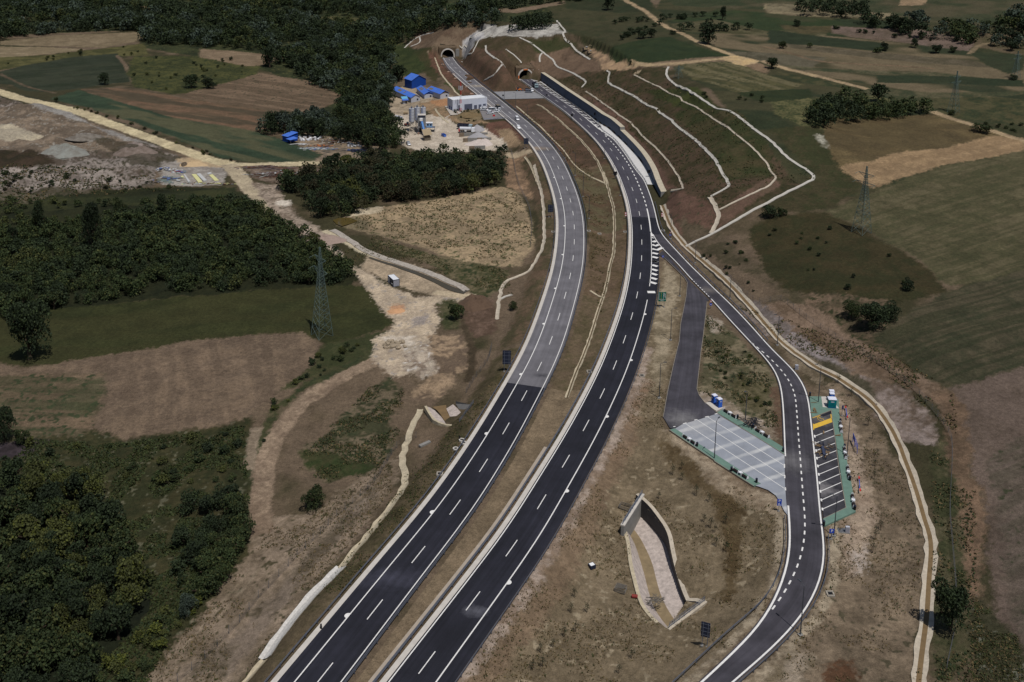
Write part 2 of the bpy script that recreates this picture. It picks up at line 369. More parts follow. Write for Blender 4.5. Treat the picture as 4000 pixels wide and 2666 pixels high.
# ================================================================ GROUND: one sheet, colour per vertex from fields, soils and tracks
vr = np.concatenate([np.arange(2790, 1400, -3.4), np.arange(1400, 600, -2.8), np.arange(600, -30, -2.0)])
al = TH+np.arctan((vr-CY)/F); Dr = HC/np.tan(al)
Dr = np.concatenate([[-900, -500, -250, -100, 0, 60, 100, 125, 140], Dr, Dr[-1]*1.035**np.arange(1, 60)])
uc = np.arange(-2320, 2320.1, 4.2)/F
ext = uc[-1]+0.03*1.25**np.arange(0, 19)
uc = np.concatenate([-ext[::-1], uc, ext])
NR, NC = len(Dr), len(uc)
wd = np.maximum(np.abs(Dr), 150.0)
dep = HC*math.sin(TH)+Dr*math.cos(TH); wd = np.maximum(dep, 150.0)
GXY = np.stack([(uc[None, :]*wd[:, None]), np.repeat(Dr[:, None], NC, 1)], -1).reshape(-1, 2)
GZ = hz(GXY)
x, y = GXY[:, 0], GXY[:, 1]
COL = np.zeros((len(GXY), 3))
n1 = fbm(x, y, 60, 1); n2 = fbm(x, y, 9, 5); n3 = fbm(x, y, 2.4, 9, 2); n4 = vnoise(x/0.9, y/0.9, 31)
def mixc(a, b, t): return a[None]*(1-t[:, None])+b[None]*t[:, None]
def clipn(v, a, b): return np.clip((v-a)/(b-a), 0, 1)
base = mixc(lin((92,77,60)), lin((58,55,38)), clipn(n1*0.6+n2*0.4, .42, .6))
COL[:] = base
lf = [((fbm(x, y, 9, q)-.5)*3.2) for q in (41, 47)]
WS = [(lf[0]+(vnoise(x/1.4, y/1.4, 60+k)-.5)*2.4+(vnoise(x/.6, y/.6, 70+k)-.5)*1.6, lf[1]+(vnoise(x/1.4, y/1.4, 80+k)-.5)*2.4+(vnoise(x/.6, y/.6, 90+k)-.5)*1.6) for k in range(3)]
def patch(px, c1, c2=None, amt=(.4,.6), stripes=None, warp=1.0, sc=9, mix=1.0, xy=None, dots=None):
    """paint one soil or crop: polygon in plan, two colours mixed by noise; stripes = (px a, px b, period m, amount, colour)"""
    poly = gxy(px) if xy is None else xy
    lo, hi = poly.min(0)-4, poly.max(0)+4
    idx = np.where((x > lo[0]) & (x < hi[0]) & (y > lo[1]) & (y < hi[1]))[0]
    if len(idx) == 0: return
    Wt = np.zeros(len(idx))
    for gx_, gy_ in WS:
        Wt += inside(np.stack([x[idx]+gx_[idx]*warp, y[idx]+gy_[idx]*warp], 1), poly)/len(WS)
    idx, Wt = idx[Wt > 0], Wt[Wt > 0]
    if len(idx) == 0: return
    X, Y = x[idx], y[idx]
    sd = int(abs(poly[0][0]*13+poly[0][1]*7)) % 1000
    a = lin(c1); b = lin(c2) if c2 is not None else a*0.8
    t = clipn(0.5*fbm(X, Y, sc, sd)+0.3*fbm(X, Y, sc*4, sd+3)+0.2*n4[idx], *amt)
    c = mixc(a, b, t)
    if stripes:
        s0, s1, per, am, sc3 = stripes
        g = gxy([s0, s1]); d = unit(g[1]-g[0]); nn = np.array([d[1], -d[0]])
        ph = (X*nn[0]+Y*nn[1])+(fbm(X, Y, 40, sd+5)-.5)*3
        al_ = X*d[0]+Y*d[1]
        st = vnoise(ph/per, al_/60, sd+7)*0.6+0.4*vnoise(ph/per*2.3, al_/14, sd+9)
        st = clipn(st, .42, .58)*min(1, am*1.7)
        c = c*(1-st[:, None])+lin(sc3)[None]*st[:, None]
    if dots:
        thr, dc = dots
        dt = clipn(vnoise(X/0.8, Y/0.8, sd+21)*.6+vnoise(X/2.5, Y/2.5, sd+22)*.4, thr, thr+.08)
        c = c*(1-dt[:, None])+lin(dc)[None]*dt[:, None]
    mm = (Wt*mix)[:, None]; COL[idx] = COL[idx]*(1-mm)+c*mm
def track(px, wid, c1, c2=None, warp=.5, mix=1.0, xy=None):
    p = smooth(gxy(px) if xy is None else xy, 5, 4)
    patch(None, c1, c2, warp=warp, sc=4, mix=mix, xy=np.vstack([off(p, -wid/2), off(p, wid/2)[::-1]]))
def track2(px, wid, c1, c2=None, xy=None):
    """two wheel ruts"""
    p = smooth(gxy(px), 5, 4)
    for o_ in (-.9, .9): track(None, wid, c1, c2, .4, .8, off(p, o_))
GR = (50,54,34); DG = (34,42,26); OL = (64,60,38); BR = (104,84,64); TN = (140,118,90); RED = (94,66,52); PALE = (158,143,122)
WOODF = (24,28,20)
# --- far left
patch(V([(-200,-60),(1000,-60),(1350,-30),(1330,60),(1100,60),(960,120),(900,150),(880,190),(960,300),(900,330),(800,330),(620,300),(640,260),(780,220),(600,160),(320,110),(320,70),(-200,90)]), (54,58,37), (38,43,28), sc=14, amt=(.42,.56), dots=(.7,(74,72,44)))
patch(V([(0,96),(130,82),(320,74),(327,92),(240,110),(60,106),(0,104)]), (116,101,76), (98,84,62), stripes=((50,165),(500,130),6,.4,(96,84,60)))
patch(V([(-100,106),(100,109),(200,115),(110,125),(-100,142)]), (126,110,84), (110,95,70), stripes=((0,185),(300,190),5,.4,(100,88,64)))
patch(V([(-150,140),(110,127),(200,116),(330,100),(345,128),(150,135),(0,162),(-150,190)]), (84,80,48), (62,62,38))
patch(V([(-200,168),(0,165),(60,150),(180,130),(270,123),(312,172),(300,188),(180,205),(100,212),(60,210),(20,195),(-200,180)]), (47,52,40), (40,46,33), stripes=((100,330),(500,290),7,.25,(60,62,48)))
track(V([(268,128),(282,140),(292,160),(305,188)]), 3, (98,82,64))
track(V([(0,170),(60,200),(130,215)]), 2.5, (84,72,56))
patch(V([(305,130),(500,130),(600,152),(585,175),(530,190),(490,210),(400,217),(310,202),(290,170)]), (72,72,42), (50,54,32), sc=6, dots=(.66,(40,46,28)))
patch(V([(460,113),(600,124),(665,130),(600,152),(560,152),(462,132)]), (112,94,72), (98,82,62), stripes=((800,215),(1000,240),5,.4,(94,78,58)))
patch(V([(410,222),(450,208),(600,168),(705,185),(782,218),(775,236),(700,262),(560,246)]), (106,86,66), (92,76,58), stripes=((900,340),(1250,390),5,.5,(82,68,52)), dots=(.7,(60,58,44)))
patch(V([(180,205),(310,202),(420,226),(570,248),(690,266),(640,300),(600,306),(500,292),(400,275)]), (100,76,56), (86,70,52), stripes=((400,355),(1000,440),7,.55,(70,62,48)))
patch(V([(115,228),(180,207),(400,272),(600,305),(700,338),(735,355),(725,372),(600,376),(520,366),(430,330),(330,290),(200,248)]), (52,64,48), (44,56,42), stripes=((300,380),(1000,560),8,.6,(76,76,56)))
patch(V([(-200,190),(60,218),(180,252),(330,300),(430,342),(520,368),(560,374),(600,378),(545,383),(430,352),(250,288),(60,236),(-200,200)]), (58,56,40), (46,46,34))
# gravel pit, left
patch(V([(-200,225),(0,222),(100,245),(250,300),(350,332),(445,378),(360,396),(350,430),(200,438),(0,445),(-200,450)]), (120,110,102), (78,68,58), amt=(.44,.56), sc=10, dots=(.6,(64,60,48)))
patch(V([(-200,240),(0,246),(60,240),(110,238),(170,262),(230,290),(320,325),(250,350),(110,350),(0,355),(-200,355)]), (118,102,84), (88,76,63), amt=(.42,.58), dots=(.7,(128,122,112)))
patch(V([(-100,280),(30,285),(60,300),(100,315),(60,322),(-100,318)]), (176,164,140), (140,130,112))
patch(V([(170,262),(100,232),(70,240),(190,280),(300,318),(360,338),(250,310)]), (138,134,128), (112,106,100))
patch(V([(110,337),(150,328),(190,350),(185,360),(130,365)]), (140,142,134), (120,120,112), sc=3)
patch(V([(168,305),(200,306),(225,322),(200,330)]), (132,128,120), (104,98,92))
patch(V([(275,338),(310,326),(352,348),(350,372),(310,375),(285,360)]), (132,118,110), (112,100,92), sc=4)
patch(V([(0,385),(120,378),(250,392),(300,415),(200,432),(0,425),(-100,420)]), (136,125,116), (98,88,80), amt=(.43,.57), sc=5, dots=(.66,(66,62,50)))
patch(V([(-150,330),(80,345),(130,375),(60,385),(-150,390)]), (58,48,38), (46,42,30))
patch(V([(180,312),(260,322),(360,345),(440,370),(380,385),(300,380),(260,350)]), (66,58,46), (52,50,36), mix=.8)
# storage yard and crossroads
patch(V([(372,372),(440,366),(500,372),(522,398),(512,425),(440,428),(372,424)]), (148,142,134), (118,110,102), sc=4)
patch(V([(400,365),(460,360),(540,372),(520,385),(420,382)]), (176,152,118), (150,130,102))
track(V([(-120,185),(0,211),(50,228),(110,240),(180,256),(250,284),(330,312),(410,342),(470,364),(545,382)]), 9, (190,176,142), (164,150,120))
track(V([(520,380),(600,380),(700,377),(780,372),(870,370)]), 8, (188,174,142), (164,150,122))
track(V([(525,378),(550,405),(585,445),(620,490),(665,530),(710,560)]), 8, (172,158,132), (148,134,110))
patch(V([(560,385),(700,384),(760,392),(700,412),(640,425),(580,410)]), (108,92,78), (76,64,52), sc=4)
patch(V([(580,420),(640,425),(650,455),(690,500),(760,545),(740,575),(690,545),(640,500),(600,455)]), (144,128,112), (104,90,76), amt=(.43,.57), sc=4, dots=(.68,(84,76,62)))
patch(V([(640,460),(672,462),(668,474),(636,472)]), (190,180,166), (160,150,138))
patch(V([(700,527),(735,540),(790,585),(760,580),(700,548)]), (150,134,122), (124,108,96))
patch(V([(650,310),(700,305),(870,330),(900,345),(880,365),(780,370),(720,372),(740,355)]), (124,106,84), (88,78,66), sc=4, dots=(.7,(70,70,66)))
# wood floor left of the dirt road, meadow, stubble
patch(V([(-200,440),(0,445),(200,440),(420,430),(520,432),(560,445),(620,495),(700,550),(800,592),(822,640),(800,660),(650,664),(500,678),(330,690),(150,714),(100,740),(-200,760)]), (40,42,26), (30,34,22))
patch(V([(-200,445),(120,452),(300,452),(540,430),(560,450),(420,480),(260,470),(120,485),(-200,500)]), (54,56,34), (40,44,28))
patch(V([(0,440),(140,430),(230,440),(120,450),(60,470),(0,470)]), (92,82,68), (60,56,42), mix=.8, dots=(.6,(50,52,34)))
patch(V([(-200,735),(0,728),(100,715),(330,690),(640,664),(830,655),(870,700),(905,742),(880,762),(740,792),(700,770),(430,787),(250,818),(120,838),(-200,835)]), (53,55,32), (45,48,28), sc=5, stripes=((100,1300),(1300,1200),9,.25,(58,56,34)))
patch(V([(-200,835),(0,832),(60,845),(120,840),(250,815),(430,785),(600,767),(690,766),(745,798),(735,830),(690,870),(600,935),(530,972),(350,1000),(285,1016),(230,1005),(205,985),(180,1003),(-200,1010)]), (106,88,69), (90,75,60), sc=4, stripes=((830,1650),(800,1330),2.6,.28,(84,70,56)))
patch(V([(-200,858),(0,862),(235,858),(250,880),(240,925),(205,985),(180,1003),(-200,1008)]), (102,84,64), (84,72,54), stripes=((0,1500),(380,1510),1.8,.35,(60,62,44)), dots=(.62,(56,62,42)))
patch(V([(110,930),(150,900),(240,862),(246,900),(215,950),(160,950)]), (52,62,40), (70,72,52), mix=.5)
patch(V([(-200,1005),(0,1003),(180,1003),(205,985),(285,1016),(350,1002),(530,974),(575,950),(580,1080),(582,1200),(560,1290),(470,1400),(390,1480),(320,1600),(-200,1600)]), (60,57,37), (46,48,30), sc=3, dots=(.7,(86,84,66)))
patch(V([(0,1115),(150,1100),(235,1130),(250,1210),(330,1290),(350,1400),(250,1520),(180,1600),(-200,1600),(-200,1115)]), WOODF, (30,34,22))
patch(V([(-100,1025),(0,1020),(60,1005),(110,1012),(60,1050),(-100,1065)]), (64,56,60), (48,42,44), sc=3)
# slope and track between wood and motorway
patch(V([(320,1600),(390,1480),(470,1400),(560,1290),(585,1200),(620,1190),(700,1185),(760,1150),(880,1060),(930,1050),(900,1130),(800,1260),(740,1330),(640,1450),(560,1600)]), (124,107,88), (98,84,66), sc=5, dots=(.7,(70,64,46)))
patch(V([(420,1560),(560,1440),(700,1270),(790,1180),(850,1110),(870,1130),(760,1260),(640,1400),(520,1568)]), (110,96,82), (74,65,50), sc=5, mix=.8)
patch(V([(690,1040),(760,990),(840,900),(900,860),(920,900),(900,960),(900,1040),(850,1090),(760,1105),(700,1080)]), (94,82,62), (60,60,42), amt=(.44,.56), sc=3, dots=(.6,(52,56,38)))
patch(V([(690,1035),(750,1040),(800,1060),(870,1075),(850,1092),(760,1100),(700,1075)]), (48,56,32), (62,62,40), sc=4)
patch(V([(570,1220),(568,1050),(600,970),(650,920),(720,870),(860,800),(880,810),(800,850),(700,900),(640,950),(612,1010),(610,1100),(600,1210)]), (50,56,36), (66,66,44), sc=4)
track(V([(600,1230),(600,1100),(625,1010),(690,925),(770,872),(860,830),(930,800)]), 5.5, (132,112,90), (108,90,72))
track(V([(575,1080),(575,1030),(590,980)]), 3, (124,108,88))
patch(V([(745,790),(860,768),(900,760),(870,800),(760,850),(680,890),(640,900),(700,860)]), (54,58,36), (70,68,46))
# dirt yard
patch(V([(735,560),(790,590),(835,625),(900,660),(960,685),(1085,680),(1090,690),(1000,700),(1010,735),(985,790),(1050,800),(1040,830),(960,860),(900,862),(850,830),(860,780),(900,762),(906,735),(860,690),(830,650),(800,610)]), (182,165,142), (152,136,116), amt=(.42,.58), sc=4, dots=(.7,(140,130,120)))
patch(V([(900,700),(925,700),(928,722),(900,722)]), (186,142,106), (170,130,100))
patch(V([(940,735),(990,720),(975,745),(945,750)]), (152,142,134), (130,120,112))
patch(V([(880,775),(960,770),(955,795),(920,805),(890,795)]), (196,184,168), (168,154,136), sc=3)
patch(V([(930,800),(1000,790),(1040,820),(1020,860),(960,870),(925,850)]), (166,153,136), (118,102,86), amt=(.43,.57), sc=3, dots=(.7,(196,190,182)))
patch(V([(985,775),(1070,770),(1085,830),(1050,860),(1030,900),(980,940),(950,900),(1000,850)]), (134,112,86), (94,78,62), amt=(.43,.57), sc=3)
patch(V([(1010,690),(1050,690),(1060,740),(1050,760),(1020,760),(1010,720)]), (56,60,38), (80,76,54), sc=3)
track(V([(1065,690),(1075,720),(1060,760),(1085,790),(1090,830),(1070,880)]), 2.4, (70,60,46))
patch(V([(1060,700),(1100,680),(1140,690),(1140,760),(1090,780),(1070,740)]), (96,76,62), (78,62,50), sc=3)
# tan plain, pond, verge
patch(V([(770,512),(820,485),(980,462),(1150,430),(1190,440),(1215,500),(1232,560),(1190,612),(1150,615),(1040,595),(950,565),(860,540)]), (144,123,92), (118,101,76), sc=5, dots=(.66,(86,84,58)))
patch(V([(822,480),(880,474),(875,488),(800,500)]), (184,170,146), (160,146,122))
patch(V([(850,545),(900,560),(1000,588),(1100,605),(1170,625),(1170,660),(1100,690),(1060,650),(980,605),(900,575)]), (62,64,42), (92,82,58), sc=3, dots=(.6,(48,54,34)))
patch(V([(765,512),(800,500),(850,508),(845,530),(800,525)]), (104,92,68), (92,82,60))
patch(V([(775,510),(800,502),(818,508),(795,518)]), (76,66,34), (70,62,34))
track(V([(745,530),(800,560),(860,590),(900,605)]), 3, (180,168,142))
patch(V([(845,590),(950,610),(1050,655),(1090,680),(1000,683),(900,650),(830,620)]), (156,138,114), (128,112,90), sc=4)
track(V([(1000,672),(1040,682),(1090,682)]), 4, (178,162,136))
patch(V([(1160,365),(1210,350),(1230,380),(1225,460),(1190,440),(1165,430)]), (136,108,80), (100,80,60), sc=4)
patch(V([(1165,350),(1215,345),(1225,352),(1165,362)]), (180,160,130), (160,142,116))
patch(V([(1200,380),(1245,380),(1270,470),(1275,560),(1240,600),(1250,540),(1230,450)]), (88,70,52), (64,60,40), sc=4)
# works yard with the batching plant
patch(V([(885,270),(930,250),(960,268),(1000,262),(1050,290),(1150,300),(1165,345),(1100,350),(1000,350),(950,345),(905,320)]), (184,172,156), (164,152,136), sc=4)
patch(V([(905,205),(950,195),(1040,222),(1040,240),(960,262),(905,262),(880,240)]), (152,136,114), (120,106,86), sc=4)
patch(V([(960,238),(1000,232),(1060,236),(1120,252),(1090,275),(1130,285),(1060,288),(1000,268)]), (134,108,78), (112,92,68), sc=3, dots=(.72,(70,70,48)))
patch(V([(985,232),(1030,228),(1060,240),(1010,246)]), (150,108,70), (136,98,64))
patch(V([(1110,285),(1160,278),(1215,300),(1220,330),(1180,325),(1120,300)]), (92,64,52), (80,60,48), sc=4)
patch(V([(1140,295),(1170,296),(1200,335),(1165,340)]), (140,116,86), (112,92,68))
patch(V([(1040,255),(1110,250),(1105,278),(1050,280)]), (112,96,68), (90,78,56))
# hill round the tunnels
patch(V([(880,70),(960,62),(1100,58),(1140,62),(1300,50),(1310,75),(1360,130),(1400,190),(1350,200),(1300,180),(1180,170),(1100,190),(1060,140),(1010,130),(935,108)]), (80,68,52), (58,54,38), sc=7)
patch(V([(935,108),(960,75),(1030,68),(1100,62),(1095,80),(1070,100),(1060,130),(1010,130),(985,110)]), (96,80,62), (82,66,52))
patch(V([(1060,98),(1100,72),(1115,85),(1090,110),(1075,140),(1063,120)]), (178,174,170), (120,120,124), sc=4)
patch(V([(1100,72),(1135,58),(1145,62),(1280,55),(1302,75),(1230,86),(1180,85),(1115,88)]), (170,166,158), (128,124,118), sc=5)
patch(V([(1010,130),(1060,145),(1110,190),(1130,215),(1060,205),(1030,180),(1005,160)]), (92,68,52), (70,56,42))
patch(V([(1100,150),(1120,165),(1180,175),(1190,195),(1150,200),(1110,185)]), (124,100,74), (104,82,62), sc=4)
patch(V([(1180,110),(1290,85),(1370,140),(1400,185),(1345,198),(1240,168),(1200,155)]), (100,80,62), (90,72,56), sc=6)
patch(V([(1090,95),(1190,85),(1240,110),(1230,140),(1180,160),(1120,160),(1085,130)]), (62,56,38), (74,62,46), sc=6)
patch(V([(1210,90),(1290,85),(1330,100),(1240,125)]), (52,56,34), (62,60,40))
patch(V([(1345,108),(1400,105),(1450,130),(1470,150),(1420,175),(1395,170),(1360,125)]), (150,122,90), (116,94,72), sc=4)
patch(V([(1000,130),(1020,150),(1000,190),(960,150),(930,120)]), (62,58,38), (50,54,32))
track2(V([(985,118),(1000,140),(1030,175),(1060,200),(1075,215)]), 1.0, (130,110,88))
track(V([(1025,190),(1060,215),(1100,235),(1120,245)]), 4, (60,66,36), (50,58,34))
# terraces right of the wall
patch(V([(1270,190),(1350,165),(1460,160),(1530,155),(1560,200),(1680,250),(1760,320),(1880,410),(1590,565),(1540,450),(1450,330),(1330,215)]), (58,54,36), (74,60,46), sc=7, dots=(.66,(46,48,30)))
patch(V([(1350,212),(1420,262),(1480,330),(1540,420),(1555,436),(1525,435),(1490,380),(1440,320),(1380,262),(1330,210)]), (94,70,58), (84,64,53), sc=6)
patch(V([(1270,185),(1350,205),(1385,225),(1410,250),(1370,232),(1300,200)]), (88,70,52), (72,62,46))
patch(V([(1540,445),(1555,436),(1600,455),(1655,485),(1650,520),(1590,565),(1545,520),(1530,470)]), (94,70,57), (82,62,51), sc=6, dots=(.72,(62,62,44)))
patch(V([(1655,488),(1780,405),(1800,425),(1700,490),(1650,530)]), (92,70,57), (82,68,52))
patch(V([(1480,210),(1600,200),(1680,260),(1620,260),(1560,250)]), (58,62,34), (48,52,30), sc=7)
patch(V([(1540,260),(1700,250),(1760,330),(1780,400),(1660,420),(1620,330)]), (50,54,32), (66,60,40), sc=7)
patch(V([(1560,500),(1660,540),(1720,600),(1860,640),(1850,700),(1760,650),(1650,600),(1580,560)]), (84,72,56), (66,60,44), sc=5)
# right: meadows and fields, from the top down
patch(V([(1560,-60),(2500,-60),(2500,470),(2353,400),(2000,440),(1880,470),(1760,330),(1620,200),(1540,150),(1480,60)]), (54,56,38), (44,50,34), sc=10, stripes=((3000,300),(3900,400),14,.3,(74,68,48)))
patch(V([(1180,-60),(1400,-60),(1520,30),(1560,80),(1500,120),(1400,130),(1340,100),(1290,70),(1260,20)]), (62,60,42), (52,54,36))
patch(V([(1230,-60),(1480,-60),(1500,25),(1420,30),(1300,20)]), (44,50,34), (50,52,36))
patch(V([(1460,-60),(2500,-60),(2500,90),(2200,55),(1900,30),(1700,20),(1550,15)]), (50,56,38), (60,62,44), stripes=((2800,20),(4000,60),30,.5,(74,68,50)))
patch(V([(1000,40),(1180,22),(1300,2),(1300,8),(1190,30),(1000,52)]), (112,92,72), (100,84,66))
patch(V([(1540,48),(1650,20),(1900,45),(2100,60),(2350,82),(2500,95),(2500,110),(2000,82),(1700,70)]), (44,54,34), (50,58,36), stripes=((2800,80),(4000,150),25,.5,(60,60,42)))
patch(V([(1755,8),(2000,28),(2060,32),(2050,42),(1850,38),(1760,30)]), (116,104,76), (92,80,60))
patch(V([(2060,-20),(2160,-30),(2120,12),(2070,14)]), (138,112,82), (116,96,70))
patch(V([(1900,62),(2100,66),(2340,98),(2330,110),(2200,108),(1950,86)]), (92,76,64), (76,66,52))
patch(V([(2150,72),(2500,90),(2500,150),(2300,120),(2150,85)]), (84,72,54), (72,66,46))
patch(V([(1540,55),(1640,45),(1760,72),(1900,70),(1900,82),(1650,80),(1560,72)]), (84,78,56), (66,64,44))
patch(V([(1400,120),(1540,85),(1560,95),(1640,118),(1720,130),(1600,142),(1470,150),(1400,140)]), (40,50,32), (46,54,34))
patch(V([(1470,150),(1560,138),(1700,130),(1705,140),(1560,152)]), (104,86,66), (90,76,58))
patch(V([(1600,75),(1900,82),(2200,110),(2500,160),(2500,240),(2250,235),(2000,195),(1800,160),(1700,130),(1640,105)]), (46,52,36), (56,58,42), stripes=((3000,250),(3900,350),24,.9,(92,80,58)))
patch(V([(1650,118),(1760,122),(1900,132),(1850,165),(1740,140)]), (84,78,62), (66,62,48))
patch(V([(1780,165),(1900,185),(2020,205),(2180,215),(2353,230),(2500,240),(2500,300),(2353,300),(2150,262),(2000,220),(1850,190)]), (48,54,36), (72,68,46), sc=5)
patch(V([(1555,150),(1700,142),(1770,175),(1850,195),(1780,218),(1690,212),(1600,185)]), (78,74,48), (62,62,42), stripes=((2700,260),(3000,340),4,.4,(96,88,62)), dots=(.66,(52,56,36)))
patch(V([(1690,215),(1860,205),(1870,235),(1750,235)]), (40,48,30), (46,52,32))
patch(V([(1770,235),(1880,225),(2000,215),(2050,230),(1900,300),(1860,300),(1780,262)]), (92,88,58), (66,68,44), sc=4, dots=(.6,(52,58,36)))
patch(V([(1880,270),(2145,262),(2250,290),(2500,370),(2500,400),(2353,345),(2150,385),(2000,432),(1960,415),(1925,385),(1900,330)]), (90,76,48), (78,66,44), stripes=((3200,520),(3900,600),9,.3,(68,60,42)))
patch(V([(1925,385),(1990,372),(2060,350),(2160,342),(2280,312),(2353,318),(2500,350),(2500,400),(2353,345),(2150,385),(2010,433),(1985,425)]), (134,109,76), (116,94,66), sc=3, stripes=((3400,650),(3900,560),2,.3,(112,90,62)))
patch(V([(2130,268),(2180,275),(2353,318),(2353,330),(2500,400),(2500,300),(2353,290)]), (52,54,36), (66,60,44))
patch(V([(1760,300),(1880,290),(1900,330),(1925,385),(1985,427),(1900,480),(1800,490),(1740,505),(1720,520),(1880,408),(1800,330)]), (52,54,34), (64,58,40), sc=6)
patch(V([(1895,487),(2030,432),(2150,387),(2353,346),(2500,310),(2500,620),(2353,640),(2190,656),(2150,640),(2120,600),(2000,532)]), (84,77,55), (70,67,47), sc=5, stripes=((3400,900),(3990,720),1.7,.2,(52,57,38)))
patch(V([(1720,528),(1770,500),(1870,490),(1900,490),(2000,538),(2120,606),(2180,672),(2060,700),(1900,690),(1800,660),(1750,620)]), (58,52,34), (48,48,30), sc=7)
patch(V([(1850,672),(1960,680),(2040,690),(2030,730),(2090,820),(1990,800),(1900,740),(1850,700)]), (98,80,62), (70,62,46), sc=4, dots=(.6,(50,52,34)))
patch(V([(2000,770),(2090,715),(2180,668),(2353,622),(2500,580),(2500,780),(2353,842),(2190,893),(2165,885),(2100,850)]), (72,66,50), (58,57,42), sc=5, stripes=((3500,1400),(3990,1230),1.4,.32,(44,49,33)))
patch(V([(1700,720),(1790,690),(1870,700),(1990,790),(2100,855),(2190,900),(2240,960),(2200,1000),(2140,920),(2060,880),(1950,860),(1830,800),(1760,770)]), (112,92,74), (86,70,54), sc=5)
patch(V([(1690,700),(1730,690),(1810,740),(1880,800),(1960,850),(1900,850),(1830,810),(1760,770)]), (128,118,116), (96,86,80), sc=4)
patch(V([(1970,860),(2080,890),(2140,960),(2150,1030),(2060,1010),(2000,930)]), (124,110,102), (88,74,62), sc=5)
patch(V([(1830,800),(1950,850),(2010,900),(2010,940),(1930,880)]), (82,74,60), (66,62,48), sc=4)
patch(V([(2190,893),(2353,842),(2500,800),(2500,1600),(2353,1568),(2300,1420),(2260,1200),(2235,1050)]), (90,76,66), (80,68,58), sc=8)
patch(V([(2270,1060),(2353,1000),(2500,960),(2500,1600),(2400,1600),(2330,1420),(2300,1250)]), (88,76,66), (78,68,58), sc=3, stripes=((3850,1900),(4000,1830),1.3,.2,(60,60,46)), dots=(.72,(58,60,44)))
patch(V([(2140,1030),(2200,1010),(2240,1100),(2250,1300),(2240,1500),(2150,1600),(2150,1300)]), (78,72,52), (56,58,38), sc=5)
patch(V([(2150,900),(2200,900),(2220,950),(2260,1200),(2255,1400),(2225,1400),(2200,1100),(2170,1000)]), (104,82,62), (84,68,52), sc=5)
patch(V([(2240,1370),(2290,1400),(2340,1470),(2353,1500),(2500,1550),(2500,1650),(2230,1650)]), (48,48,32), (60,58,42), sc=3, dots=(.7,(96,96,84)))
SAND = ((150,128,94), (128,108,80))
track(T(2,0,[(1000,-20),(1200,90),(1270,140),(1350,210),(1450,265),(1560,310),(1700,385),(1800,425),(1950,480),(2040,512)]), 4.5, *SAND)
track(T(2,0,[(1060,606),(1200,610),(1500,590),(1700,565),(1890,545)]), 5, *SAND)
patch(T(2,0,[(1880,548),(2050,505),(2150,530),(2260,562),(2230,590),(2150,612),(2050,592),(1980,560)]), (176,150,108), (150,128,94), sc=4)
patch(T(2,0,[(2130,600),(2260,580),(2351,620),(2351,680),(2200,640)]), (108,88,66), (88,72,54))
track(T(3,0,[(-60,560),(60,600),(140,628),(280,665),(420,692),(560,730),(700,765),(910,822)]), 5, *SAND)
track(T(3,0,[(1520,1025),(1600,1065),(1800,1130),(2000,1182),(2150,1232),(2351,1300),(2450,1330)]), 5, *SAND)
track(T(3,0,[(1850,500),(1950,400),(2050,402),(2200,370),(2351,320),(2500,290)]), 4, (112,96,70), (92,80,58))
track(T(3,0,[(-50,430),(120,460),(240,500),(400,560),(700,585),(1100,600),(1540,632)]), 3, (104,84,62), (84,70,52))
track(T(2,0,[(1120,680),(1240,640),(1180,660)]), 5, (150,132,104))
patch(T(3,0,[(430,1235),(500,1240),(560,1340),(560,1370),(500,1360),(450,1300)]), (150,146,132), (96,92,76), sc=2.5)
CLEAR = [T(0,0,[(1220,-20),(1700,20),(2000,40),(1990,80),(1700,110),(1500,90),(1230,45)]), T(0,0,[(110,215),(300,225),(500,215),(500,290),(330,310),(130,260)]), T(1,0,[(150,420),(330,405),(470,440),(420,480),(200,480)]), T(1,0,[(400,150),(700,150),(960,170),(950,235),(620,235),(430,200)]), T(1,0,[(1250,430),(1420,440),(1560,620),(1480,690),(1330,700),(1290,560)]), T(1,0,[(1450,100),(1870,65),(1880,150),(1700,185),(1470,140)]), T(0,0,[(1840,450),(2351,500),(2351,610),(2250,600),(1850,530)]), T(1,0,[(0,510),(300,515),(280,560),(0,560)]), T(1,0,[(1700,20),(2300,20),(2300,60),(1750,70)]), T(0,0,[(180,140),(270,140),(250,200),(200,195)])]
for k_, (p_, c1_, c2_) in enumerate(zip(CLEAR, [(50,58,40),(60,62,42),(82,80,52),(78,74,48),(56,62,36),(96,86,66),(112,94,72),(112,94,72),(58,66,42),(116,100,76)], [(44,52,36),(52,54,36),(56,60,40),(56,58,38),(44,52,30),(72,72,50),(98,82,62),(98,82,62),(48,56,36),(90,80,60)])): patch(p_, c1_, c2_, sc=7, warp=2)
patch(T(0,0,[(1225,40),(1500,85),(1690,100),(1690,120),(1480,105),(1230,60)]), (150,124,88), (124,102,74))
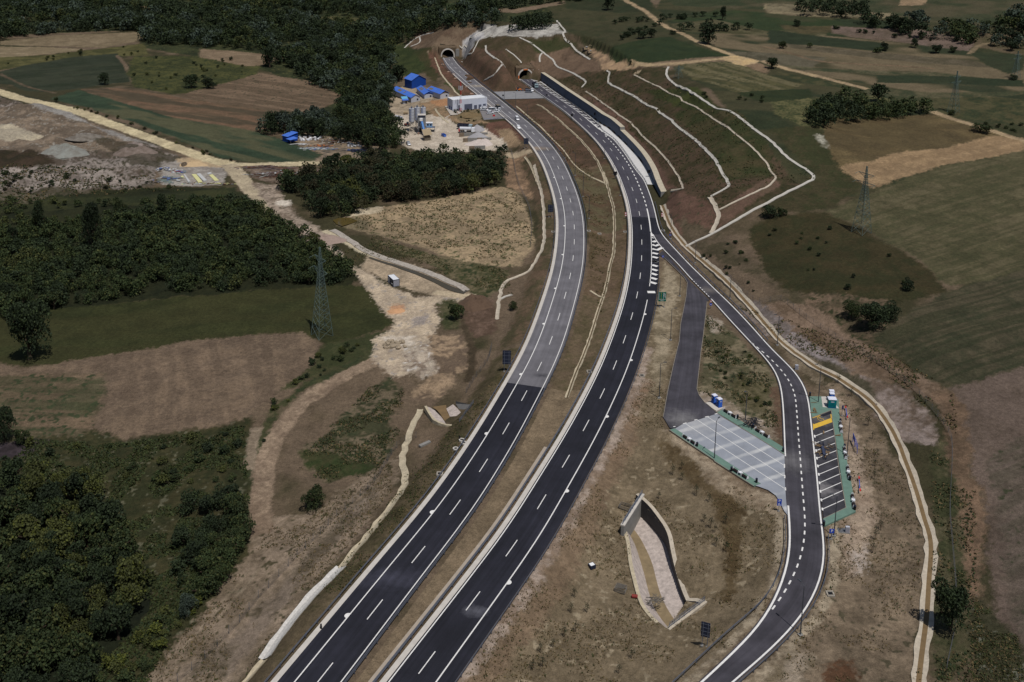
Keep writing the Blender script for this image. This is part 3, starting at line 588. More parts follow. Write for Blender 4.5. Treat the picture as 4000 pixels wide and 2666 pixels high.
for p_, c1_, c2_ in [([(0,275),(600,350),(1100,400),(1100,480),(600,430),(0,390)], (44,51,36), (40,47,33)), ([(150,400),(1100,490),(1900,560),(2060,620),(1700,600),(1000,540),(200,440)], (84,75,58), (72,66,50)), ([(100,600),(1500,665),(2200,740),(2200,785),(1500,700),(300,645)], (82,77,57), (56,60,42)), ([(580,240),(1400,270),(1900,380),(1850,470),(1500,430),(1000,340),(590,310)], (96,80,70), (82,70,58)), ([(600,170),(1400,205),(1450,240),(700,238)], (46,54,37), (42,49,34)), ([(0,30),(600,60),(970,120),(940,165),(550,150),(0,90)], (106,96,72), (84,76,56)), ([(120,235),(580,240),(590,300),(300,310),(140,270)], (74,66,44), (62,58,40)), ([(1860,490),(2351,510),(2351,640),(2200,680),(2000,600)], (46,53,37), (50,54,38)), ([(550,880),(1000,820),(1500,850),(2351,840),(2351,870),(1500,900),(1000,880)], (80,75,54), (56,60,42)), ([(1000,690),(1700,700),(2351,740),(2351,800),(1700,770),(1000,760)], (42,50,35), (48,53,37))]: patch(T(3,0,p_), c1_, c2_, sc=5, warp=.8)
for p_ in (T(2,3,[(2175,-120),(2230,200),(2215,450),(2080,640)]), T(2,3,[(2290,-40),(2310,200),(2250,480)]), T(2,2,[(1160,900),(1080,1150),(900,1480)]), T(3,2,[(700,560),(800,800),(860,1100),(940,1568)]), T(2,3,[(1000,1250),(700,1400),(300,1568)]), T(2,3,[(1950,1000),(1700,1150),(1300,1180),(900,1350)]), T(1,2,[(2000,900),(1700,1250),(1420,1568)]), T(0,3,[(2351,500),(2050,900),(1650,1330),(1400,1568)])):
    q_ = smooth(gxy(p_), 4, 4)
    for o_ in (-.9, .9): track(None, .55, (140,124,102), (116,101,80), .5, .6, off(q_, o_))
# right verge along the ramp
patch(V([(1590,600),(1640,615),(1720,700),(1800,790),(1880,830),(1900,900),(1860,870),(1760,760),(1660,660)]), (112,98,78), (92,80,60), sc=4)
patch(V([(1880,880),(1930,880),(2000,960),(2060,1060),(2110,1150),(2130,1250),(2120,1400),(2110,1600),(1700,1600),(1850,1420),(1900,1300),(1905,1200)]), (112,96,76), (90,77,60), sc=4, dots=(.7,(72,66,50)))
patch(V([(1920,890),(1960,960),(1985,1080),(2010,1180),(1990,1280),(1950,1330),(1930,1200),(1960,1150),(1940,1000)]), (148,130,110), (122,104,86), sc=4)
patch(V([(1960,1270),(2000,1250),(1985,1310),(1960,1325)]), (166,154,144), (130,114,98), sc=2.5)
patch(V([(1740,1568),(1800,1500),(1850,1500),(1880,1520),(1830,1600),(1740,1600)]), (132,118,100), (96,84,64), sc=4)
patch(V([(1900,1540),(1960,1520),(2000,1600),(1900,1600)]), (84,60,42), (70,56,40))
# ground between ramp and motorway
patch(V([(1520,600),(1575,640),(1565,760),(1530,900),(1525,980),(1620,1090),(1780,1150),(1805,1250),(1760,1400),(1560,1600),(1060,1600),(1150,1460),(1300,1240),(1400,1060),(1470,880),(1500,700)]), (112,97,74), (94,81,60), sc=4, stripes=(T(2,3,[(300,700)])[0], T(2,3,[(900,-300)])[0], 1.1, .2, (86,74,54)), dots=(.72,(128,114,90)))
patch(V([(1530,600),(1560,640),(1545,760),(1520,880),(1500,900),(1505,760)]), (136,122,98), (106,94,72), sc=3)
patch(V([(1470,860),(1500,870),(1460,980),(1420,1070),(1400,1060)]), (114,91,70), (128,112,94), sc=3)
patch(V([(1500,1010),(1560,1030),(1620,1090),(1690,1130),(1720,1180),(1710,1230),(1690,1380),(1650,1380),(1670,1250),(1640,1150),(1560,1090)]), (74,61,41), (88,74,51), sc=4)
patch(V([(1525,985),(1545,990),(1700,1110),(1790,1150),(1800,1220),(1770,1180),(1640,1120)]), (140,124,102), (108,92,72), sc=3)
patch(V([(1620,720),(1680,760),(1760,840),(1790,880),(1795,1000),(1770,1010),(1660,950),(1610,900)]), (110,98,74), (76,72,52), sc=4, dots=(.62,(62,66,46)))
patch(V([(1618,720),(1650,735),(1670,765),(1640,770)]), (156,144,130), (120,106,88))
patch(V([(1615,905),(1650,905),(1700,950),(1790,985),(1795,1010),(1740,1000),(1690,965),(1620,930)]), (146,132,118), (112,98,80), sc=3)
patch(V([(1700,860),(1780,890),(1760,950),(1700,930),(1680,890)]), (60,58,38), (88,80,56), sc=3)
patch(V([(1780,890),(1800,890),(1803,1010),(1780,1000)]), (90,70,54), (80,64,50))
# median and verges of the carriageways
med = np.vstack([off(LCr, -2.2), off(RCl, 2.2)[::-1]])
patch(None, (94,76,58), (78,66,46), sc=6, xy=med, warp=0)
for ya, yb, c1, c2, mx in [(0, 640, (84,64,50), (70,58,44), 1), (640, 900, (84,78,54), (78,62,46), .8), (1150, 1600, (92,78,58), (76,70,48), .6), (1500, 3000, (114,97,74), (101,86,65), 1)]:
    a = cut_y(off(LCr, -2.2), ya, yb); b = cut_y(off(RCl, 2.2), ya, yb)
    if len(a) > 3 and len(b) > 3: patch(None, c1, c2, sc=5, mix=mx, xy=np.vstack([a, b[::-1]]), warp=0)
patch(None, (86,74,54), (68,62,42), sc=5, xy=np.vstack([cut_y(off(LCr, 12), 1350, 3000), cut_y(off(LCr, 20), 1350, 3000)[::-1]]))
patch(None, (92,74,56), (72,66,46), sc=5, xy=np.vstack([cut_y(off(LCr, 12), 600, 1350), cut_y(off(LCr, 19), 600, 1350)[::-1]]))
patch(None, (94,66,52), (76,58,44), sc=5, xy=np.vstack([cut_y(off(LCr, 12), 200, 420), cut_y(off(LCr, 20), 200, 420)[::-1]]))
patch(None, (146,130,116), (118,100,84), sc=2.5, xy=np.vstack([cut_y(off(RCl, -10.6), 1350, 3000), cut_y(off(RCl, -13), 1350, 3000)[::-1]]), warp=.7)
patch(None, (116,95,73), (102,83,63), sc=2.5, xy=np.vstack([cut_y(off(RCl, -13), 1600, 3000), cut_y(off(RCl, -17), 1600, 3000)[::-1]]), mix=.8)
for p_, d0, d1 in ((RR, -1.4, -3.4), (RL, 1.0, 3.0)):
    q = cut_y(p_, 1980, 3000)
    patch(None, (142,128,106), (110,96,76), sc=2.5, xy=np.vstack([off(q, d0), off(q, d1)[::-1]]), warp=.6)
lum = COL @ np.array([.3, .55, .15]); dry = clipn((COL[:, 0]-COL[:, 1])/(COL[:, 0]+1e-6), .03, .2)*clipn(lum, .03, .08)*(1-clipn(lum, .2, .35))
COL = COL*(1-.16*dry[:, None])+lum[:, None]*.16*dry[:, None]*np.array([1.0, .99, .97]); COL *= (1+.2*dry)[:, None]
# --- mesh
me = bpy.data.meshes.new('ground')
ii = np.arange(NR*NC).reshape(NR, NC)
quads = np.stack([ii[:-1, :-1], ii[:-1, 1:], ii[1:, 1:], ii[1:, :-1]], -1).reshape(-1, 4)
cen = (GXY[quads[:, 0]]+GXY[quads[:, 2]])/2
keep = np.ones(len(quads), bool)
def hole(poly):
    poly = np.asarray(poly); lo, hi = poly.min(0), poly.max(0)
    i = np.where((cen[:, 0] > lo[0]) & (cen[:, 0] < hi[0]) & (cen[:, 1] > lo[1]) & (cen[:, 1] < hi[1]))[0]
    keep[i[inside(cen[i], poly)]] = False
def frame_rect(P, D, s0, s1, hw):
    n_ = perp(D); return np.array([P+D*s0-n_*hw, P+D*s0+n_*hw, P+D*s1+n_*hw, P+D*s1-n_*hw])
# the lined outfall basin between ramp and motorway: outline from the photo, bottom 7 m below the road
def K2(p): return Wn(2380, 1880, 1.4931, p)
def K1(p): return Wn(1600, 1530, 4.48, p)
B2_left = on_plane(K2([(97,275),(118,340),(127,400),(135,480),(150,540),(165,600),(180,655),(200,715),(235,765),(270,800),(310,840),(340,862)]), -4.2)
B2_wb = on_plane(K2([(115,280),(150,195),(200,232),(240,270),(272,310),(300,342),(325,378),(342,420),(352,470),(365,520),(382,575),(402,635),(420,690),(446,748)]), -7.0)
B2_wt_px = K2([(92,262),(190,92),(222,122),(250,165),(275,210),(300,262),(318,305),(335,350),(348,402),(362,455),(380,510),(398,570),(418,630),(520,712)])
B1_out = on_plane(K1([(258,250),(330,380),(430,515),(560,570),(700,595),(860,608),(900,590),(1060,365),(1165,200),(1130,190),(1050,235),(900,200),(810,165),(640,230),(400,270)]), -5.0)
HOLES = [frame_rect(PL, PLd, -.3, 5.0, 6.2), frame_rect(PR, PRd, -.3, 5.0, 6.2), np.vstack([B2_left, B2_wb[::-1]])]
for hpoly in HOLES: hole(hpoly)
quads = quads[keep]
me.vertices.add(len(GXY)); me.vertices.foreach_set('co', np.c_[GXY, GZ].astype(np.float32).ravel())
me.loops.add(quads.size); me.loops.foreach_set('vertex_index', quads.astype(np.int32).ravel())
me.polygons.add(len(quads)); me.polygons.foreach_set('loop_start', np.arange(0, quads.size, 4, dtype=np.int32))
me.polygons.foreach_set('loop_total', np.full(len(quads), 4, np.int32))
me.update(calc_edges=True)
at = me.color_attributes.new('soil', 'FLOAT_COLOR', 'POINT')
at.data.foreach_set('color', np.c_[COL, np.ones(len(COL))].astype(np.float32).ravel())
me.polygons.foreach_set('use_smooth', np.ones(len(quads), bool))
go = bpy.data.objects.new('ground', me); COLL.objects.link(go); go['kind'] = 'structure'
gm = bpy.data.materials.new('soil_and_grass'); gm.use_nodes = True
N, L = gm.node_tree.nodes, gm.node_tree.links; b = N['Principled BSDF']
b.inputs['Roughness'].default_value = 0.95; b.inputs['Specular IOR Level'].default_value = 0.1
vc = N.new('ShaderNodeVertexColor'); vc.layer_name = 'soil'; geo = N.new('ShaderNodeNewGeometry')
def nzz(sc, det, r=.6):
    q = N.new('ShaderNodeTexNoise'); q.inputs['Scale'].default_value = sc; q.inputs['Detail'].default_value = det; q.inputs['Roughness'].default_value = r
    L.new(geo.outputs['Position'], q.inputs['Vector']); return q
na, nb, nc = nzz(1.0, 7, .78), nzz(3.6, 4, .7), nzz(0.12, 5)
def rng(q, a, b_, lo, hi):
    m = N.new('ShaderNodeMapRange'); m.inputs['From Min'].default_value = a; m.inputs['From Max'].default_value = b_
    m.inputs['To Min'].default_value = lo; m.inputs['To Max'].default_value = hi; L.new(q.outputs['Fac'], m.inputs['Value']); return m
def mul(a, b_):
    m = N.new('ShaderNodeMath'); m.operation = 'MULTIPLY'; L.new(a.outputs[0], m.inputs[0]); L.new(b_.outputs[0], m.inputs[1]); return m
k1 = mul(mul(rng(na, .3, .7, .62, 1.38), rng(nb, .3, .7, .72, 1.28)), rng(nc, .35, .65, .88, 1.12))
sc_ = N.new('ShaderNodeVectorMath'); sc_.operation = 'SCALE'
L.new(vc.outputs['Color'], sc_.inputs[0]); L.new(k1.outputs[0], sc_.inputs['Scale']); L.new(sc_.outputs[0], b.inputs['Base Color'])
bp = N.new('ShaderNodeBump'); bp.inputs['Distance'].default_value = 0.2; bp.inputs['Strength'].default_value = 0.9
ad = N.new('ShaderNodeMath'); ad.operation = 'ADD'; L.new(na.outputs['Fac'], ad.inputs[0]); L.new(nb.outputs['Fac'], ad.inputs[1])
L.new(ad.outputs[0], bp.inputs['Height']); L.new(bp.outputs[0], b.inputs['Normal'])
me.materials.append(gm)
# ================================================================ ROADS
def stain(m, px, r, col, amt, stretch=None):
    """dust tracked onto the asphalt round one place"""
    N, L = m.node_tree.nodes, m.node_tree.links; b = N['Principled BSDF']; src = b.inputs['Base Color'].links[0].from_socket
    c = on_plane([px])[0]; g = N.new('ShaderNodeNewGeometry'); sb = N.new('ShaderNodeVectorMath'); sb.operation = 'SUBTRACT'; sb.inputs[1].default_value = (c[0], c[1], 0); L.new(g.outputs['Position'], sb.inputs[0])
    v = sb.outputs[0]
    if stretch:
        mp = N.new('ShaderNodeMapping'); mp.inputs['Rotation'].default_value = (0, 0, stretch[0]); mp.inputs['Scale'].default_value = (stretch[1], 1, 1); L.new(v, mp.inputs['Vector']); v = mp.outputs[0]
    ln = N.new('ShaderNodeVectorMath'); ln.operation = 'LENGTH'; L.new(v, ln.inputs[0])
    nz = N.new('ShaderNodeTexNoise'); nz.inputs['Scale'].default_value = .5; nz.inputs['Detail'].default_value = 6; nz.inputs['Roughness'].default_value = .7; L.new(g.outputs['Position'], nz.inputs['Vector'])
    ma = N.new('ShaderNodeMath'); ma.operation = 'MULTIPLY_ADD'; L.new(nz.outputs['Fac'], ma.inputs[0]); ma.inputs[1].default_value = r*1.6; L.new(ln.outputs['Value'], ma.inputs[2])
    mr = N.new('ShaderNodeMapRange'); mr.inputs['From Min'].default_value = r*1.75; mr.inputs['From Max'].default_value = r*.7; mr.inputs['To Max'].default_value = amt; L.new(ma.outputs[0], mr.inputs['Value'])
    mx = N.new('ShaderNodeMix'); mx.data_type = 'RGBA'; L.new(mr.outputs[0], mx.inputs['Factor']); L.new(src, mx.inputs['A']); mx.inputs['B'].default_value = [*lin(col), 1]; L.new(mx.outputs['Result'], b.inputs['Base Color'])
def bands(m, pa, pb, per, col, amt, w0=.55):
    """parallel dusty bands in the paving, running from pa to pb"""
    N, L = m.node_tree.nodes, m.node_tree.links; b = N['Principled BSDF']; src = b.inputs['Base Color'].links[0].from_socket
    g2 = on_plane([pa, pb]); d = unit(g2[1]-g2[0]); g = N.new('ShaderNodeNewGeometry'); dp = N.new('ShaderNodeVectorMath'); dp.operation = 'DOT_PRODUCT'; dp.inputs[1].default_value = (d[1], -d[0], 0); L.new(g.outputs['Position'], dp.inputs[0])
    nz = N.new('ShaderNodeTexNoise'); nz.inputs['Scale'].default_value = .25; nz.inputs['Detail'].default_value = 5; L.new(g.outputs['Position'], nz.inputs['Vector'])
    ma = N.new('ShaderNodeMath'); ma.operation = 'MULTIPLY_ADD'; L.new(nz.outputs['Fac'], ma.inputs[0]); ma.inputs[1].default_value = 1.6; L.new(dp.outputs['Value'], ma.inputs[2])
    sc = N.new('ShaderNodeMath'); sc.operation = 'MULTIPLY'; sc.inputs[1].default_value = 2*math.pi/per; L.new(ma.outputs[0], sc.inputs[0]); sn = N.new('ShaderNodeMath'); sn.operation = 'SINE'; L.new(sc.outputs[0], sn.inputs[0])
    mr = N.new('ShaderNodeMapRange'); mr.inputs['From Min'].default_value = w0; mr.inputs['From Max'].default_value = 1.0; mr.inputs['To Max'].default_value = amt; L.new(sn.outputs[0], mr.inputs['Value'])
    n2 = N.new('ShaderNodeTexNoise'); n2.inputs['Scale'].default_value = .12; n2.inputs['Detail'].default_value = 6; L.new(g.outputs['Position'], n2.inputs['Vector']); m2 = N.new('ShaderNodeMapRange'); m2.inputs['From Min'].default_value = .35; m2.inputs['From Max'].default_value = .6; L.new(n2.outputs['Fac'], m2.inputs['Value'])
    mm = N.new('ShaderNodeMath'); mm.operation = 'MULTIPLY'; L.new(mr.outputs[0], mm.inputs[0]); L.new(m2.outputs[0], mm.inputs[1])
    mx = N.new('ShaderNodeMix'); mx.data_type = 'RGBA'; L.new(mm.outputs[0], mx.inputs['Factor']); L.new(src, mx.inputs['A']); mx.inputs['B'].default_value = [*lin(col), 1]; L.new(mx.outputs['Result'], b.inputs['Base Color'])
M_old = mat('worn_asphalt', (100,98,102), .9, (0.2, .18), .02, 8)
M_mid = mat('purple_grey_asphalt', (66,64,72), .9, (0.3, .12), .02, 8)
M_new = mat('fresh_black_asphalt', (31,31,39), .75, (0.22, .22), .02, 8)
M_ramp = mat('ramp_asphalt', (60,58,64), .9, (0.15, .34), .02, 8)
M_bay = mat('bay_asphalt', (56,55,60), .9, (0.25, .45), .02, 8)
M_lot = mat('dusty_grey_paving', (136,140,148), .9, (0.16, .17), .02, 5)
M_green = mat('green_paving', (98,124,112), .9, (0.6, .14), .02, 4)
M_conc = mat('pale_concrete', (186,180,172), .9, (0.5, .12), .02, 4)
M_concd = mat('grey_concrete', (128,126,122), .9, (0.5, .15), .02, 4)
M_white = mat('white_road_paint', (218,216,212), .7, (2.2, .13))
M_yel = mat('yellow_road_paint', (206,168,62), .7, (1.5, .12))
M_stone = mat('pale_stone_lining', (176,165,148), .95, (0.8, .2), .12, 2.5)
M_side = mat('gravel_shoulder', (120,106,90), .95, (1, .2))
M_steel = mat('galvanised_steel', (112,118,132), .5, metal=.5)
M_dsteel = mat('dark_steel', (46,50,60), .6, metal=.3)
bands(M_lot, F_([(200,820)])[0], F_([(1000,580)])[0], 5.4, (196,196,194), .7, .5)
stain(M_lot, F_([(500,700)])[0], 9, (176,174,172), .6); stain(M_ramp, F_([(300,640)])[0], 6, (120,118,118), .75); stain(M_ramp, G_([(420,1420)])[0], 7, (112,110,110), .6); stain(M_ramp, T(2,1,[(1800,1100)])[0], 4, (110,104,98), .6)
stain(M_bay, H_([(1000,520)])[0], 4, (138,134,134), .8); stain(M_bay, G_([(1000,650)])[0], 4, (112,108,102), .7); stain(M_bay, G_([(1100,1000)])[0], 4, (100,98,98), .6)
stain(M_old, C_([(450,855)])[0], 6, (168,146,120), .95, (.2,.6)); stain(M_old, C_([(600,880)])[0], 9, (70,70,76), .6, (.1,.5)); stain(M_old, A_([(1720,880)])[0], 6, (150,138,120), .8, (0,.6))
stain(M_new, T(1,3,[(2010,915)])[0], 2.2, (92,92,100), .8, (.5,.6)); stain(M_new, T(1,3,[(1230,610)])[0], 4, (62,62,74), .7, (.25,.3)); stain(M_old, T(2,2,[(270,315)])[0], 1.5, (50,50,56), .8, (0,.5))
def wheel_tracks(m, amt, tint=.8):
    """lengthwise wear: lane-following bands and seams, read from the road's own along/across coordinates"""
    N, L = m.node_tree.nodes, m.node_tree.links; b = N['Principled BSDF']; src = b.inputs['Base Color'].links[0].from_socket
    at = N.new('ShaderNodeAttribute'); at.attribute_name = 'along_across'; mp = N.new('ShaderNodeMapping'); mp.inputs['Scale'].default_value = (.012, 1.0, 1); L.new(at.outputs['Vector'], mp.inputs['Vector'])
    nz = N.new('ShaderNodeTexNoise'); nz.inputs['Scale'].default_value = 1.1; nz.inputs['Detail'].default_value = 5; nz.inputs['Roughness'].default_value = .7; L.new(mp.outputs[0], nz.inputs['Vector'])
    mr = N.new('ShaderNodeMapRange'); mr.inputs['From Min'].default_value = .32; mr.inputs['From Max'].default_value = .68; mr.inputs['To Min'].default_value = 1-amt; mr.inputs['To Max'].default_value = 1+amt; L.new(nz.outputs['Fac'], mr.inputs['Value'])
    n2 = N.new('ShaderNodeTexNoise'); n2.inputs['Scale'].default_value = .07; n2.inputs['Detail'].default_value = 7; g = N.new('ShaderNodeNewGeometry'); L.new(g.outputs['Position'], n2.inputs['Vector'])
    m2 = N.new('ShaderNodeMapRange'); m2.inputs['From Min'].default_value = .35; m2.inputs['From Max'].default_value = .65; m2.inputs['To Min'].default_value = 1-amt*.6; m2.inputs['To Max'].default_value = 1+amt*.8; L.new(n2.outputs['Fac'], m2.inputs['Value'])
    mm = N.new('ShaderNodeMath'); mm.operation = 'MULTIPLY'; L.new(mr.outputs[0], mm.inputs[0]); L.new(m2.outputs[0], mm.inputs[1])
    sc = N.new('ShaderNodeVectorMath'); sc.operation = 'SCALE'; L.new(src, sc.inputs[0]); L.new(mm.outputs[0], sc.inputs['Scale']); L.new(sc.outputs[0], b.inputs['Base Color'])
wheel_tracks(M_old, .16); wheel_tracks(M_new, .3); wheel_tracks(M_mid, .2); wheel_tracks(M_ramp, .22)
def lay_coords(o, ref):
    me_ = o.data; co = np.empty(len(me_.vertices)*3); me_.vertices.foreach_get('co', co); P = co.reshape(-1, 3)[:, :2]
    s = np.r_[0, np.cumsum(np.linalg.norm(np.diff(ref, axis=0), axis=1))]; nn = normals(ref); out = np.zeros((len(P), 3))
    for i in range(0, len(P), 400):
        k = np.argmin(((P[i:i+400, None]-ref[None])**2).sum(-1), 1); out[i:i+400, 0] = s[k]; out[i:i+400, 1] = ((P[i:i+400]-ref[k])*nn[k]).sum(1)
    at = me_.attributes.new('along_across', 'FLOAT_VECTOR', 'POINT'); at.data.foreach_set('vector', out.astype(np.float32).ravel())
def ribbon(name, p, d0, d1, z, m, parent=None, skirt=0.0, split=None, ms=None, kind='structure', **kw):
    mb = MB()
    a, b = strip3(p, d0, d1, z)
    if split is None: mb.sheet(b, a, m) if d1 > d0 else mb.sheet(a, b, m)
    else:
        v = project(a)[:, 1]
        for k in range(len(a)-1):
            mm = ms[int(np.searchsorted(split, v[k]))]
            mb.add([a[k], b[k], b[k+1], a[k+1]], [(0,1,2,3)], mm)
    if skirt:
        for q in (a, b):
            lo = q.copy(); lo[:, 2] -= skirt; mb.sheet(q, lo, M_side)
    tg = {'kind': kind} if parent is None else {}
    tg.update(kw)
    return mb.build(name, parent, **tg)
LCf, RCf = resample(LCr, 2.0), resample(RCl, 2.0)
PZ = 0.0
# extend into the tunnels
def ext_tunnel(p, L_=26): return np.vstack([p[0]+unit(p[0]-p[3])*L_, p])
LCx, RCx = resample(ext_tunnel(LCr), 2.0), resample(ext_tunnel(RCl), 2.0)
def carriage(p, lo_m, lo, hi_m, hi, split, m0, m1):
    s = np.r_[0, np.cumsum(np.linalg.norm(np.diff(p, axis=0), axis=1))]-26; t = np.clip(s/60, 0, 1); t = t*t*(3-2*t)
    nn = normals(p); A = np.c_[p+nn*(lo_m+(lo-lo_m)*t)[:, None], np.zeros(len(p))]; Bq = np.c_[p+nn*(hi_m+(hi-hi_m)*t)[:, None], np.zeros(len(p))]
    v = project(A)[:, 1]; mb = MB()
    for k in range(len(p)-1): mb.add([A[k], Bq[k], Bq[k+1], A[k+1]], [(0,1,2,3)], m0 if v[k] < split else m1)
    for q in (A, Bq):
        l_ = q.copy(); l_[:, 2] -= .6; mb.sheet(q, l_, M_side)
    return mb.build('motorway', kind='structure')
lc = carriage(LCx, -.7, -.7, 8.5, 10.3, 1516, M_old, M_new)
rc = carriage(RCx, -8.5, -10.4, .35, .35, 851, M_mid, M_new)
def dashes(mb, p, d, L_, per, wid, z, s0=0.0, smin=0, smax=1e9, m=M_white):
    q = off(p, d); seg = np.linalg.norm(np.diff(q, axis=0), axis=1); s = np.r_[0, np.cumsum(seg)]
    t = s0-math.floor(s0/per)*per
    while t < s[-1]-L_:
        if smin <= t <= smax:
            ss = np.linspace(t, t+L_, max(2, int(L_/2)+1)); c = np.stack([np.interp(ss, s, q[:, k]) for k in (0, 1)], 1)
            a = off(c, -wid/2); b = off(c, wid/2)
            mb.sheet(np.c_[b, np.full(len(b), z)], np.c_[a, np.full(len(a), z)], m)
        t += per
def solid(mb, p, d, wid, z, m=M_white):
    a, b = strip3(p, d-wid/2, d+wid/2, z); mb.sheet(b, a, m)
def arc_of(p, d, px):
    q = off(p, d); g = on_plane([px])[0]; s = np.r_[0, np.cumsum(np.linalg.norm(np.diff(q, axis=0), axis=1))]
    return s[int(np.argmin(np.linalg.norm(q-g, axis=1)))]
lay_coords(lc, LCx); lay_coords(rc, RCx)
ZM = 0.015
mk = MB()
solid(mk, LCx, 0, .22, ZM); solid(mk, LCx, 7.5, .24, ZM)
dashes(mk, LCx, 3.75, 6.0, 18.0, .2, ZM, arc_of(LCx, 3.75, T(2,1,[(571,497)])[0]))
# half discs on the emergency lane line
def half_disc(mb, c, t, side, r=.72):
    n_ = np.array([t[1], -t[0]])*side; vs = [(*(c+t*math.cos(a)*r+n_*math.sin(a)*r), ZM+.004) for a in np.linspace(0, math.pi, 9)]
    f = tuple(range(9)); mb.add(vs, [f if side < 0 else f[::-1]], M_white)
for q in [T(1,3,[(845,985)])[0], T(1,3,[(1615,28)])[0], T(1,2,[(2122,862)])[0], T(2,2,[(97,297)])[0], T(2,1,[(303,1410)])[0], T(2,1,[(407,1090)])[0], T(2,1,[(467,775)])[0], T(2,1,[(480,508)])[0], T(2,1,[(447,254)])[0], T(2,1,[(390,68)])[0]]:
    o7 = off(LCx, 7.5); k = int(np.argmin(np.linalg.norm(o7-on_plane([q])[0], axis=1))); t = unit(o7[k+1]-o7[k-1])
    half_disc(mk, o7[k]+perp(t)*.1, t, 1)
mk.build('lane_marking', lc)
mk = MB()
solid(mk, RCx, 0, .24, ZM)
kx = int(np.argmin(np.linalg.norm(off(RCx, -7.5)-on_plane(T(2,1,[(1248,1110)]))[0], axis=1)))
ky = int(np.argmin(np.linalg.norm(off(RCx, -7.5)-on_plane(E_([(690,1010)]))[0], axis=1)))
kz = int(np.argmin(np.linalg.norm(off(RCx, -7.5)-on_plane(E_([(595,550)]))[0], axis=1)))
kw = int(np.argmin(np.linalg.norm(off(RCx, -7.5)-on_plane(C_([(1560,465)]))[0], axis=1)))
solid(mk, RCx[:kw], -7.5, .24, ZM); solid(mk, RCx[kz:ky], -7.5, .5, ZM); solid(mk, RCx[ky:kx-1], -7.5, .26, ZM); solid(mk, RCx[kx+4:], -7.5, .26, ZM)
dashes(mk, RCx, -3.75, 6.0, 18.0, .2, ZM, arc_of(RCx, -3.75, E_([(502,1115)])[0]))
sK = np.r_[0, np.cumsum(np.linalg.norm(np.diff(off(RCx, -7.5), axis=0), axis=1))]
dashes(mk, RCx, -7.5, 3.0, 6.0, .45, ZM, arc_of(RCx, -7.5, E_([(575,475)])[0]), smin=sK[kw]+16, smax=sK[kz]-3)
# wedge where the exit lane begins
o75 = off(RCx, -7.5); wd_ = o75[kw-14:kw+16]; nrm = normals(wd_)
wdt = np.r_[np.linspace(.2, 1.2, 14), np.linspace(1.2, .3, 16)]; sh = np.r_[np.zeros(14), np.linspace(0, 2.6, 16)]
mk.sheet(np.c_[wd_-nrm*(sh)[:, None], np.full(30, ZM)], np.c_[wd_-nrm*(sh+wdt)[:, None], np.full(30, ZM)], M_white)
def pxline(mb, px, wid, z=ZM, m=M_white, plane=0.0):
    p = on_plane(px, plane); a, b = off(p, -wid/2), off(p, wid/2)
    mb.sheet(np.c_[b, np.full(len(b), z+plane)], np.c_[a, np.full(len(a), z+plane)], m)
def pxpoly(mb, px, z, m, plane=0.0):
    p = on_plane(px, plane); n_ = len(p)
    ar = sum(p[i][0]*p[(i+1) % n_][1]-p[(i+1) % n_][0]*p[i][1] for i in range(n_))
    f = tuple(range(n_)); mb.add([(q[0], q[1], z+plane) for q in p], [f if ar > 0 else f[::-1]], m)
for pts in [[(692,1085),(716,1078)], [(690,1145),(730,1156),(762,1135)], [(692,1205),(760,1230),(815,1206)], [(694,1283),(790,1305),(882,1262)], [(695,1357),(800,1380)], [(694,1428),(798,1453)], [(693,1503),(797,1530)]]:
    pxline(mk, E_(pts), 1.5 if len(pts) > 2 or pts[0][1] > 1300 else 1.1)
for a, b_ in [((1287,828),(1338,843)),((1285,866),(1336,881)),((1283,905),(1335,920)),((1280,943),(1331,960)),((1275,984),(1330,1000)),((1269,1023),(1326,1040))]:
    pxline(mk, T(2,1,[a, b_]), 1.5)
pxline(mk, T(2,1,[(1244,1116),(1315,1117)]), 1.9)
for k in range(20):                                                   # zebra next to the tunnel mouth
    i0 = 16+int(k*4.4)
    if i0+8 >= len(RCx): break
    a = off(RCx, -7.9)[i0]; b_ = off(RCx, -10.2)[i0+2]
    t = unit(b_-a)*0; d = unit(RCx[i0+1]-RCx[i0])*1.9
    mk.add([(a[0], a[1], ZM), (a[0]+d[0], a[1]+d[1], ZM), (b_[0]+d[0], b_[1]+d[1], ZM), (b_[0], b_[1], ZM)], [(0,1,2,3)], M_white)
for q in [T(2,2,[(1090,172)])[0], T(2,2,[(870,702)])[0], T(2,2,[(515,1370)])[0], T(2,1,[(1222,1310)])[0], T(1,3,[(2305,680)])[0]]:
    k = int(np.argmin(np.linalg.norm(o75-on_plane([q])[0], axis=1))); t = unit(o75[k+1]-o75[k-1]); half_disc(mk, o75[k]-perp(t)*.1, t, -1)
mk.build('lane_marking', rc)
# exit lane and ramp: asphalt between its own lines
z1 = 0.006
mb = MB()
kd = int(np.argmin(np.linalg.norm(RR-on_plane(E_([(870,1010)]))[0], axis=1)))
up = RR[:kd+1]; opp = np.array([off(RCx, -7.0)[int(np.argmin(np.linalg.norm(off(RCx, -7.0)-q, axis=1)))] for q in up])
o_ = off(up, -.35); v = project(np.c_[up, np.zeros(len(up))])[:, 1]
for k in range(len(up)-1):
    mb.add([(*opp[k], z1), (*o_[k], z1), (*o_[k+1], z1), (*opp[k+1], z1)], [(3,2,1,0)], M_mid if v[k] < 851 else M_new)
lay_coords(mb.build('exit_lane', kind='structure'), RCx)
dn = RR[kd:]; opp = []
for q in dn:
    i = int(np.argmin(np.linalg.norm(RL-q, axis=1))); opp.append(off(RL, .45)[i])
opp = np.array(opp); o_ = off(dn, -.45)
mb = MB(); z2 = 0.010
mb.sheet(np.c_[opp, np.full(len(opp), z2)], np.c_[o_, np.full(len(o_), z2)], M_ramp)
